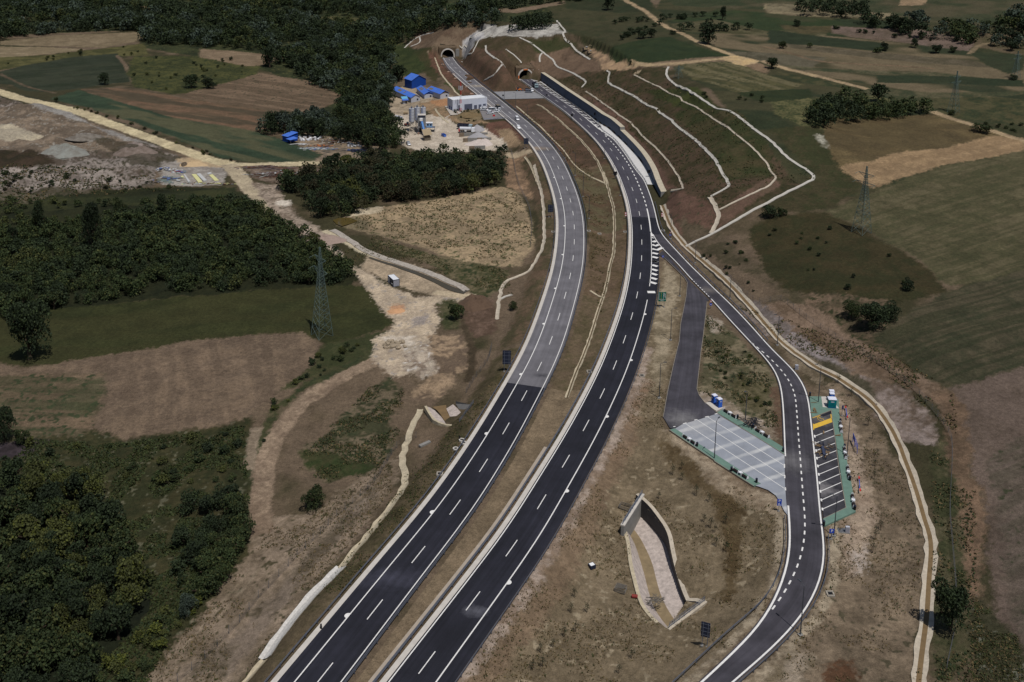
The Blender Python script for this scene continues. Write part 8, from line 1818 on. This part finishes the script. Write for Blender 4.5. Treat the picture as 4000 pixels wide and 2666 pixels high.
def place_tree(kind, var, cls, x_, y_, R_, H, label, cat='tree', group=None, name='tree', shape='round'):
    key = (kind, var, cls, shape)
    if key not in PT:
        N, leaf = {'big': (4200, .04), 'mid': (1300, .068), 'small': (420, .11)}[cls]
        PT[key] = tree_proto(kind, var*31+kind*7+3, N, leaf, 1.0, 1.0, .1 if cls != 'big' else .08, shape)
    cm, tm, _, _ = PT[key]; z_ = float(hz([[x_, y_]])[0])
    root = empty(name, (x_, y_, z_-.1), random.uniform(0, 6.28), label, cat, group); root.scale = (R_, R_, H)
    for nm, m_ in (('crown', cm), ('trunk', tm)):
        o = bpy.data.objects.new(nm, m_); COLL.objects.link(o); o.parent = root
    return root
# leaf quads are flattened by the non-uniform scale of the crown, so the unit crown uses small ones
def scatter(poly_px, spacing, seed, jitter=.42):
    poly = gxy(V(poly_px)); rs = np.random.RandomState(seed); lo, hi = poly.min(0), poly.max(0)
    X, Y = np.meshgrid(np.arange(lo[0], hi[0], spacing), np.arange(lo[1], hi[1], spacing)); X[::2] += spacing/2
    P = np.stack([X.ravel(), Y.ravel()], 1)+rs.uniform(-jitter, jitter, (X.size, 2))*spacing; return P[inside(P, poly)], rs
W_ = []   # (x, y, R, H, kind, wood)
def wood(name, poly, spacing, r0, r1, h0, h1, kinds, seed, thin=0.0):
    P, rs = scatter(poly, spacing, seed)
    dens = vnoise(P[:, 0]/14, P[:, 1]/14, seed)
    clr = np.zeros(len(P), bool)
    if name == 'north':
        for q in CLEAR: clr |= inside(P+np.array([0, -6.0]), gxy(q))
    for p, d, c_0 in zip(P, dens, clr):
        if d < thin or c_0: continue
        s = rs.rand()**1.3; g_ = vnoise(np.array([p[0]/26]), np.array([p[1]/26]), seed+50)[0]*.75+rs.rand()*.25
        W_.append((p[0], p[1], r0+(r1-r0)*s, h0+(h1-h0)*(s*.6+rs.rand()*.4), kinds[min(len(kinds)-1, int(g_*len(kinds)))], name))
wood('low', [(-80,1120),(0,1115),(150,1095),(235,1130),(250,1210),(330,1290),(350,1400),(250,1500),(180,1600),(-120,1620)], 4.0, 1.8, 4.2, 3.5, 8.5, (0,1,0,0,1,0,2,1), 1)
wood('low2', [(430,1150),(520,1130),(570,1190),(565,1285),(520,1360),(440,1395),(385,1330),(400,1210)], 3.4, 1.2, 3.4, 2, 6, (1,0,1,2), 2, .12)
wood('west', [(-150,560),(0,535),(160,520),(300,500),(480,470),(570,470),(620,500),(720,560),(795,598),(815,640),(790,652),(650,657),(500,670),(330,682),(150,706),(100,730),(-150,740)], 3.9, 1.5, 3.7, 2.4, 7.0, (0,2,1,0,1,1,0), 3, .06)
wood('west', [(-150,470),(100,462),(300,470),(480,455),(470,470),(300,500),(160,520),(-150,555)], 5.0, 1.3, 2.5, 2.0, 4.0, (1,2,1,0), 4, .36)
wood('middle', [(630,425),(660,440),(700,470),(735,510),(800,505),(865,470),(960,464),(1060,452),(1150,425),(1158,372),(1080,372),(1000,372),(930,378),(880,375),(800,395),(720,415)], 5.0, 2.2, 5.2, 5.5, 11, (0,1,0,4,0,2,0), 5)
wood('works', [(590,305),(640,318),(720,318),(800,335),(880,350),(925,350),(925,320),(895,275),(890,255),(840,240),(800,245),(760,285),(690,285),(620,292)], 5.8, 2.8, 5.8, 7, 13, (0,3,0,1,0,1), 6)
wood('north', [(600,158),(655,150),(700,185),(780,222),(800,242),(890,255),(900,215),(920,180),(900,150),(930,112),(985,76),(1150,60),(1150,20),(960,-20),(-100,-20),(-100,98),(0,95),(130,78),(320,72),(335,100),(470,110),(600,122),(660,130)], 7.4, 2.4, 7.6, 5, 15, (0,1,0,0,3,0,1,0,2,1), 7, .27)
wood('grove', [(1852,262),(1900,240),(1985,232),(1990,285),(1930,293),(1880,298),(1855,290)], 6.0, 3.2, 4.6, 7, 10, (0,0,1), 8)
wood('grove', [(1990,265),(2030,250),(2090,250),(2143,258),(2140,264),(2060,276),(1995,284)], 6.0, 3.0, 4.2, 6, 8.5, (0,1,0), 9)
wood('far right', [(1985,48),(2080,52),(2200,72),(2310,52),(2370,20),(2450,10),(2450,130),(2330,112),(2200,100),(2060,85),(1990,70)], 11, 4.5, 7.5, 8, 12, (0,0,3,1), 10, .2)
wood('far right', [(1800,20),(1960,18),(2050,42),(1990,45),(1880,40),(1800,30)], 11, 4.5, 7, 8, 12, (0,0,1), 11, .15)
wood('far right', [(1560,66),(1740,68),(1740,75),(1560,74)], 9, 3.5, 5, 5, 7, (0,0), 12)
wood('far right', [(1420,88),(1520,50),(1525,58),(1430,95)], 9, 2.5, 4, 3, 5, (0,1), 13, .3)
wood('far top', [(1010,40),(1090,18),(1200,8),(1290,-12),(1450,-12),(1300,8),(1200,18),(1100,35)], 9, 3.5, 6, 6, 10, (0,0,1), 14, .2)
wood('far top', [(1175,68),(1185,60),(1260,55),(1275,66),(1230,72),(1180,75)], 7, 3.8, 6, 8, 13, (0,0), 15)
wood('far right', [(1850,105),(2050,118),(2060,124),(1850,112)], 11, 2.5, 4.5, 3, 5, (0,1), 16, .35)
wood('hedge', [(1400,50),(1560,40),(1700,34),(1700,38),(1560,46),(1410,56)], 8, 2.2, 4, 3, 5, (0,), 17, .3)
W2 = np.array([(a[0], a[1], a[2], a[3]) for a in W_]); pix = project(np.c_[W2[:, 0], W2[:, 1], np.zeros(len(W2))]); vis = (pix[:, 0] > -60) & (pix[:, 0] < 4060) & (pix[:, 1] > -20) & (pix[:, 1] < 2800)
app = W2[:, 2]/np.hypot(np.hypot(W2[:, 0], W2[:, 1]), HC)*vis
lone = [  # base x, y, crown width, height (overview pixels), kind, shape, class, label
 (70,838,118,135,0,'round','big','big dark round tree between the mown meadow and the curved stubble field'), (212,590,66,118,0,'tall','big','tallest dark tree standing out of the left wood'), (92,535,48,68,0,'tall','big','dark tree left of the tallest one in the left wood'), (277,508,36,45,1,'round','mid','small round tree above the left wood, left of its twin'), (375,505,38,55,0,'tall','mid','upright dark tree above the left wood, nearest the dirt road'), (33,565,34,44,0,'round','mid','dark tree near the left edge of the left wood'),
 (2182,1462,112,105,0,'round','big','dark round tree overhanging the long stone channel, bottom right'), (241,197,33,27,0,'round','mid','lone dark tree at the corner of the dark green field'), (1627,105,52,57,0,'tall','mid','big solitary tree beside the dirt track, upper right'), (1660,48,24,33,0,'tall','mid','upright dark tree above the big solitary one'), (1397,26,30,34,0,'round','mid','dark tree above the brown meadow at the top'), (1799,113,26,19,1,'flat','mid','small umbrella shaped tree casting a round shadow'), (1772,160,38,26,0,'round','mid','dark bush beside the bare triangle of the dirt track'), (2017,237,52,42,0,'round','mid','broad dark tree just above the right grove'),
 (2087,672,34,28,0,'round','mid','small dark tree in the dark meadow on the right'), (2000,765,86,60,0,'round','big','large dark bush between the dark meadow and the earth bank'), (1955,738,50,38,1,'round','big','green bush left of the large dark bush on the right'), (2040,745,60,42,0,'round','big','dark bush right of the large one by the earth bank'), (722,1178,62,50,1,'round','big','single round green bush beside the curved earth track'), (12,1025,66,75,0,'round','big','dark bush with bare branches at the left edge below the corn'), (50,1028,44,38,1,'round','mid','green shrub right of the dark bush at the left edge'),
 (1478,90,38,18,0,'round','mid','dark bush above the green field, left one of two'), (1497,88,26,22,0,'round','mid','dark bush above the green field, right one of two'), (1547,80,22,10,0,'round','mid','low round bush by the upper dirt track'), (1430,93,18,12,0,'round','mid','small bush left of the green field corner'), (1448,152,8,12,0,'round','small','tiny dark tree beside the two people on the track'), (860,82,70,40,3,'round','mid','pale silvery tree above the works wood'), (620,158,42,52,0,'round','mid','dark tree at the end of the stubble strip, upper left'), (770,395,40,40,0,'tall','mid','pointed dark tree between gravel track and middle wood'), (715,428,30,46,0,'tall','mid','dark tree standing in the scrap by the gravel track'), (800,400,50,40,2,'round','mid','loose light green tree at the left tip of the middle wood'),
 (440,205,48,30,0,'round','mid','dark bush in the rough meadow, left one of two'), (480,205,40,26,0,'round','mid','dark bush in the rough meadow, right one of two'), (315,44,16,14,0,'round','mid','dark treetop at the upper left field edge'), (185,130,12,12,0,'round','small','small round bush on the field edge, upper left'), (130,235,14,12,1,'round','small','small shrub between gravel road and striped field'),
 (2325,120,30,22,0,'round','mid','dark tree at the far right beneath the wood'), (2102,112,22,22,0,'round','mid','round tree in the shrubby gap, upper right'), (2033,118,24,20,0,'round','mid','dark tree left of the shrubby gap, upper right'), (2150,125,34,20,0,'round','mid','dark shrub mass right of the shrubby gap'), (2190,122,24,14,1,'round','mid','low shrub at the right end of the shrubby gap'), (1832,62,22,16,0,'round','mid','round dark tree standing between fields at the top right'), (1933,40,24,18,0,'round','mid','round tree alone on the pale field, top right'), (2252,308,50,14,1,'round','mid','low bushes at the foot of the far right lattice mast'), (2330,185,26,12,0,'round','mid','low dark bush under the mast at the right edge'), (2187,266,20,12,1,'round','mid','bush at the foot of the thin lattice mast'),
 (1770,505,44,26,0,'round','mid','dark bush at the lower corner of the terraces'), (1795,500,30,20,1,'round','mid','green bush right of the terrace corner'), (1180,715,24,20,1,'round','mid','small bush on the bank beside the stream'), (430,1425,52,48,3,'round','big','grey green shrub at the edge of the lower scrub'), (1048,740,46,40,1,'round','mid','green bush beside the small ditch below the stream')]
for i, (bx, by, cw, chh, kd_, shp, cls, lb) in enumerate(lone):
    g = ground([(bx*1.7, by*1.7)])[0]; dist = (g-np.array([0,0,HC])) @ np.array([0, math.cos(TH), -math.sin(TH)]); S_ = F/dist
    R_ = cw*1.7/S_/2*.95; H = max(fit_h(g, (by-chh)*1.7), R_*.9); kx_ = R_*.5
    d2 = unit(g[:2]); g = g+np.r_[d2*kx_, 0]
    nm = 'bush' if ('bush' in lb or 'shrub' in lb) else 'tree'
    place_tree(kd_, i % 3, cls, g[0], g[1], R_, H, lb, nm if nm == 'tree' else 'bush', None, nm, shp)
n_ind = 300-sum(1 for l in lone if not ('bush' in l[-1] or 'shrub' in l[-1]))
order = np.argsort(-app); ind = set(order[:n_ind].tolist())
NAMES = {'low': 'wood at the lower left corner', 'low2': 'scrub beside the earth band', 'west': 'wide wood on the left', 'middle': 'wood below the works yard', 'works': 'wood beside the works', 'north': 'large wood at the top left', 'grove': 'grove right of the terraces', 'far right': 'tree belt at the top right', 'far top': 'tree row beyond the rock slope', 'hedge': 'thin hedge at the top'}
EXT = {}
for nm_ in NAMES:
    k_ = [i for i in ind if W_[i][5] == nm_]
    if k_: EXT[nm_] = (pix[k_].min(0), pix[k_].max(0))
rest = []
for i, (x_, y_, R_, H, kd_, wn_) in enumerate(W_):
    if i in ind:
        u_, v_ = pix[i]; lo, hi = EXT[wn_]; fu, fv = (u_-lo[0])/(hi[0]-lo[0]+1), (v_-lo[1])/(hi[1]-lo[1]+1)
        place_tree(kd_, i % 3, 'mid', x_, y_, R_, H, '%s tree in the %s %s of the %s' % (('dark', 'mid green', 'olive', 'silvery', 'brownish', 'yellowish')[kd_], ('upper', 'middle', 'lower')[min(2, int(max(fv, 0)*3))], ('left', 'centre', 'right')[min(2, int(max(fu, 0)*3))], NAMES[wn_]), 'tree', 'trees of the '+NAMES[wn_])
    else: rest.append((x_, y_, R_, H, kd_, i))
protos = [[crown_pts(np.random.RandomState(900+k*7+j), n_) for j in range(4)] for k, n_ in enumerate((90, 170, 330))]
rs = np.random.RandomState(77); CS, SZ, KD = [], [], []
rz = hz(np.array([(r[0], r[1]) for r in rest]))
for (x_, y_, R_, H, kd_, i), z_ in zip(rest, rz):
    a = app[i] if vis[i] else 0; lv = 2 if a > .0042 else 1 if a > .002 else 0
    if not vis[i]: lv = 0
    P = protos[lv][rs.randint(4)]; t = rs.uniform(0, 6.28); c, s = math.cos(t), math.sin(t); Q = np.stack([P[:, 0]*c-P[:, 1]*s, P[:, 0]*s+P[:, 1]*c, P[:, 2]], 1)*[R_, R_, H]+[x_, y_, z_]
    CS.append(Q); SZ.append(np.full(len(Q), R_*(.2, .15, .11)[lv])); KD.append(np.where(rs.rand(len(Q)) < .82, kd_, (kd_+1) % 3))
CS, SZ, KD = np.vstack(CS), np.concatenate(SZ), np.concatenate(KD); Vv, Q = leaf_quads(CS, SZ, rs)
o = bpy.data.objects.new('woodland', fastmesh('woodland', Vv, Q, KD, LF)); COLL.objects.link(o); o['kind'] = 'stuff'; o['label'] = 'dense green woodland filling the left side and the far background'; o['category'] = 'woodland'
# ---- scattered shrubs
sh = [('rough meadow at the upper left', [(310,130),(500,130),(600,150),(585,175),(530,190),(490,210),(400,215),(310,200),(290,170)], 26, .9, 2.2, (1,2,0)), ('verge between gravel road and striped field', [(150,245),(330,300),(430,345),(520,372),(600,378),(530,366),(430,335),(330,292),(200,250)], 22, .7, 1.6, (1,2,4)),
      ('rough strip left of the dark green field', [(0,150),(110,127),(330,100),(345,128),(150,135),(0,162)], 14, .8, 1.8, (1,2)), ('rough grass below the stubble field', [(60,1020),(280,1025),(540,990),(570,1100),(440,1120),(250,1110),(120,1090)], 30, .8, 1.9, (1,2,0)), ('grass at the foot of the lower wood', [(360,1410),(480,1380),(500,1390),(390,1490),(300,1568),(220,1568)], 24, .8, 1.7, (2,1,5)), ('dark meadow on the right', [(1720,540),(1870,500),(2000,550),(2110,620),(2060,690),(1900,680),(1780,640)], 16, .6, 1.4, (0,1)),
      ('mound in front of the white building', [(1040,257),(1100,250),(1105,275),(1060,282)], 30, .5, .9, (1,0)), ('slope between stubble and earth track', [(745,800),(840,790),(700,890),(620,960),(585,1100),(578,1000),(640,900)], 26, .6, 1.4, (1,2,0)), ('island between service road and slip road', [(1640,770),(1700,790),(1770,860),(1780,930),(1740,950),(1690,920),(1650,860)], 30, .4, .9, (1,0,2)), ('field edge at the top right', [(1870,60),(2300,100),(2300,110),(1870,70)], 16, 1.2, 3, (0,1)), ('gap between the fields on the right', [(1600,215),(1780,225),(1760,240),(1620,232)], 8, .8, 1.6, (1,)),
      ('bank under the terraces', [(1600,590),(1680,540),(1720,600),(1740,680),(1680,640)], 16, .5, 1.1, (1,0)), ('spoil area at the left edge', [(0,385),(250,410),(430,430),(300,440),(0,445)], 26, .8, 1.8, (1,4,0)), ('meadow corner by the right edge', [(2250,270),(2353,290),(2353,315),(2250,290)], 8, .8, 1.6, (1,))]
for k, (txt, poly, n_, r0, r1, kinds) in enumerate(sh):
    P = gxy(V(poly)); lo, hi = P.min(0), P.max(0); rs = np.random.RandomState(300+k); c = 0
    while c < n_:
        q = rs.uniform(lo, hi)
        if not inside(q[None], P)[0]: continue
        R_ = rs.uniform(r0, r1); place_tree(kinds[rs.randint(len(kinds))], c % 3, 'small', q[0], q[1], R_, R_*rs.uniform(1.0, 1.7), 'small shrub growing on the '+txt, 'shrub', 'shrubs on the '+txt, 'shrub'); c += 1
# ---- planted saplings
sap = None
spx = T(2,3,[(570,790),(690,930),(480,1155),(585,1105),(540,930),(375,1250),(1765,100),(1825,155),(1865,195),(1870,320),(1960,115),(1965,375),(980,1490),(1100,1350),(260,1300),(190,1460),(280,1430)])+T(2,2,[(1975,290),(2030,380),(2110,350),(2195,420),(2120,140),(2225,300),(1475,1230),(1560,1280),(1810,1480),(1350,1450),(1560,1180),(1690,1420)])+T(3,2,[(760,510),(648,390),(920,780),(960,900),(1000,1050),(980,1150),(975,1270)])+T(3,3,[(962,380),(985,260),(1030,170)])
M_stake = mat('orange_tag', (180,84,52), .8)
for k, px in enumerate(spx):
    if sap is None:
        sap = root = empty('sapling', (0,0,0)); mb = MB(); mb.bar((0,0,-.1),(0,0,1.9),.035,M_bark,.015,5)
        for j in range(7): t = j*2.1; mb.bar((0,0,.7+j*.15),(.45*math.cos(t),.45*math.sin(t),1.1+j*.16),.018,M_bark,.008,4)
        mb.build('trunk', root); rs = np.random.RandomState(5); Vv, Q = leaf_quads(rs.normal(size=(90,3))*[.3,.3,.35]+[0,0,1.5], .08, rs); o = bpy.data.objects.new('crown', fastmesh('crown', Vv, Q, np.zeros(len(Q)), (LF[0],))); COLL.objects.link(o); o.parent = root
        mb = MB(); mb.bar((.12,0,-.1),(.12,0,1.2),.02,M_bark,n=4); mb.bar((.12,0,1.0),(.12,0,1.12),.03,M_stake,n=4); mb.build('stake', root)
    else: root = copy_tree(sap)
    g = ground([px])[0]; root.location = tuple(g); s_ = random.uniform(.9, 1.35); root.scale = (s_,)*3; root.rotation_euler = (0,0,k*1.3); root['label'] = 'thin planted sapling with a stake on the dry ground of the rest area'; root['category'] = 'sapling'; root['group'] = 'planted saplings of the rest area'
# ---- ground cover: tufts of grass and weeds
tuf = [([(1040,1600),(1400,1060),(1480,860),(1530,900),(1525,985),(1620,1090),(1780,1160),(1800,1260),(1760,1400),(1560,1600)], 4200, .14, .3, (4,4,4,2)), ([(690,1050),(760,980),(850,890),(930,880),(920,980),(900,1050),(850,1095),(760,1108),(690,1085)], 1500, .2, .45, (1,0,2,4)), ([(760,600),(860,540),(1000,590),(1160,620),(1180,680),(1060,650),(950,600)], 1800, .2, .42, (1,2,4)), ([(770,512),(980,462),(1190,440),(1230,560),(1150,610),(950,560)], 2400, .25, .55, (1,4)),
       ([(0,1010),(280,1020),(560,980),(575,1190),(540,1300),(400,1440),(340,1568),(200,1568),(350,1400),(250,1210),(150,1100),(0,1110)], 9000, .25, .55, (1,0,2,1)), ([(320,1568),(480,1390),(570,1290),(640,1190),(760,1150),(900,1060),(900,1130),(740,1330),(560,1568)], 2200, .14, .3, (4,4,2)), ([(1190,250),(1330,330),(1400,480),(1400,640),(1380,720),(1350,600),(1340,420)], 2200, .25, .5, (4,1,4)), ([(1270,190),(1460,160),(1680,250),(1880,410),(1640,480),(1540,400),(1450,320)], 2400, .3, .6, (1,2,0,4)), ([(1880,880),(2000,960),(2110,1150),(2120,1568),(1700,1568),(1900,1300)], 2600, .14, .3, (4,4,4,1)), ([(2140,1030),(2240,1100),(2250,1568),(2150,1568)], 1500, .2, .45, (1,0,4)),
       ([(2240,1370),(2340,1470),(2353,1568),(2230,1568)], 900, .16, .32, (1,2,4)), ([(1620,720),(1760,840),(1795,1000),(1610,900)], 1600, .18, .4, (1,0,4)), ([(1690,700),(1990,790),(2190,900),(2200,1000),(2060,880),(1830,800)], 1800, .25, .5, (4,1)), ([(0,380),(300,390),(440,440),(200,450),(0,470)], 1600, .4, .8, (1,4,0)), ([(930,1100),(1180,820),(1160,900),(1000,1120),(800,1350),(700,1500),(640,1500)], 2200, .16, .34, (4,1,2))]
CS, SZ, KD = [], [], []; rs = np.random.RandomState(9)
for poly, n_, s0_, s1_, kinds in tuf:
    P = gxy(V(poly)); lo, hi = P.min(0), P.max(0); q = rs.uniform(lo, hi, (n_*4, 2)); q = q[inside(q, P)]; dn_ = vnoise(q[:, 0]/5, q[:, 1]/5, 4)*.6+vnoise(q[:, 0]/17, q[:, 1]/17, 6)*.4; q = q[dn_ > .45][:n_]
    ok = np.ones(len(q), bool)
    for f_ in flats+HOLES: ok &= ~inside(q, f_)
    q = q[ok]; z_ = hz(q)
    for j in range(3):
        c = np.c_[q+rs.normal(size=q.shape)*.22, z_+rs.uniform(.05, .25, len(q))]; CS.append(c); SZ.append(rs.uniform(s0_, s1_, len(q))); KD.append(np.array(kinds)[rs.randint(len(kinds), size=len(q))])
CS, SZ, KD = np.vstack(CS), np.concatenate(SZ), np.concatenate(KD); Vv, Q = leaf_quads(CS, SZ*.6, rs)
o = bpy.data.objects.new('weeds', fastmesh('weeds', Vv, Q, KD, LW)); COLL.objects.link(o); o['kind'] = 'stuff'; o['label'] = 'tufts of weeds and dry grass on the slopes and verges'; o['category'] = 'weeds'
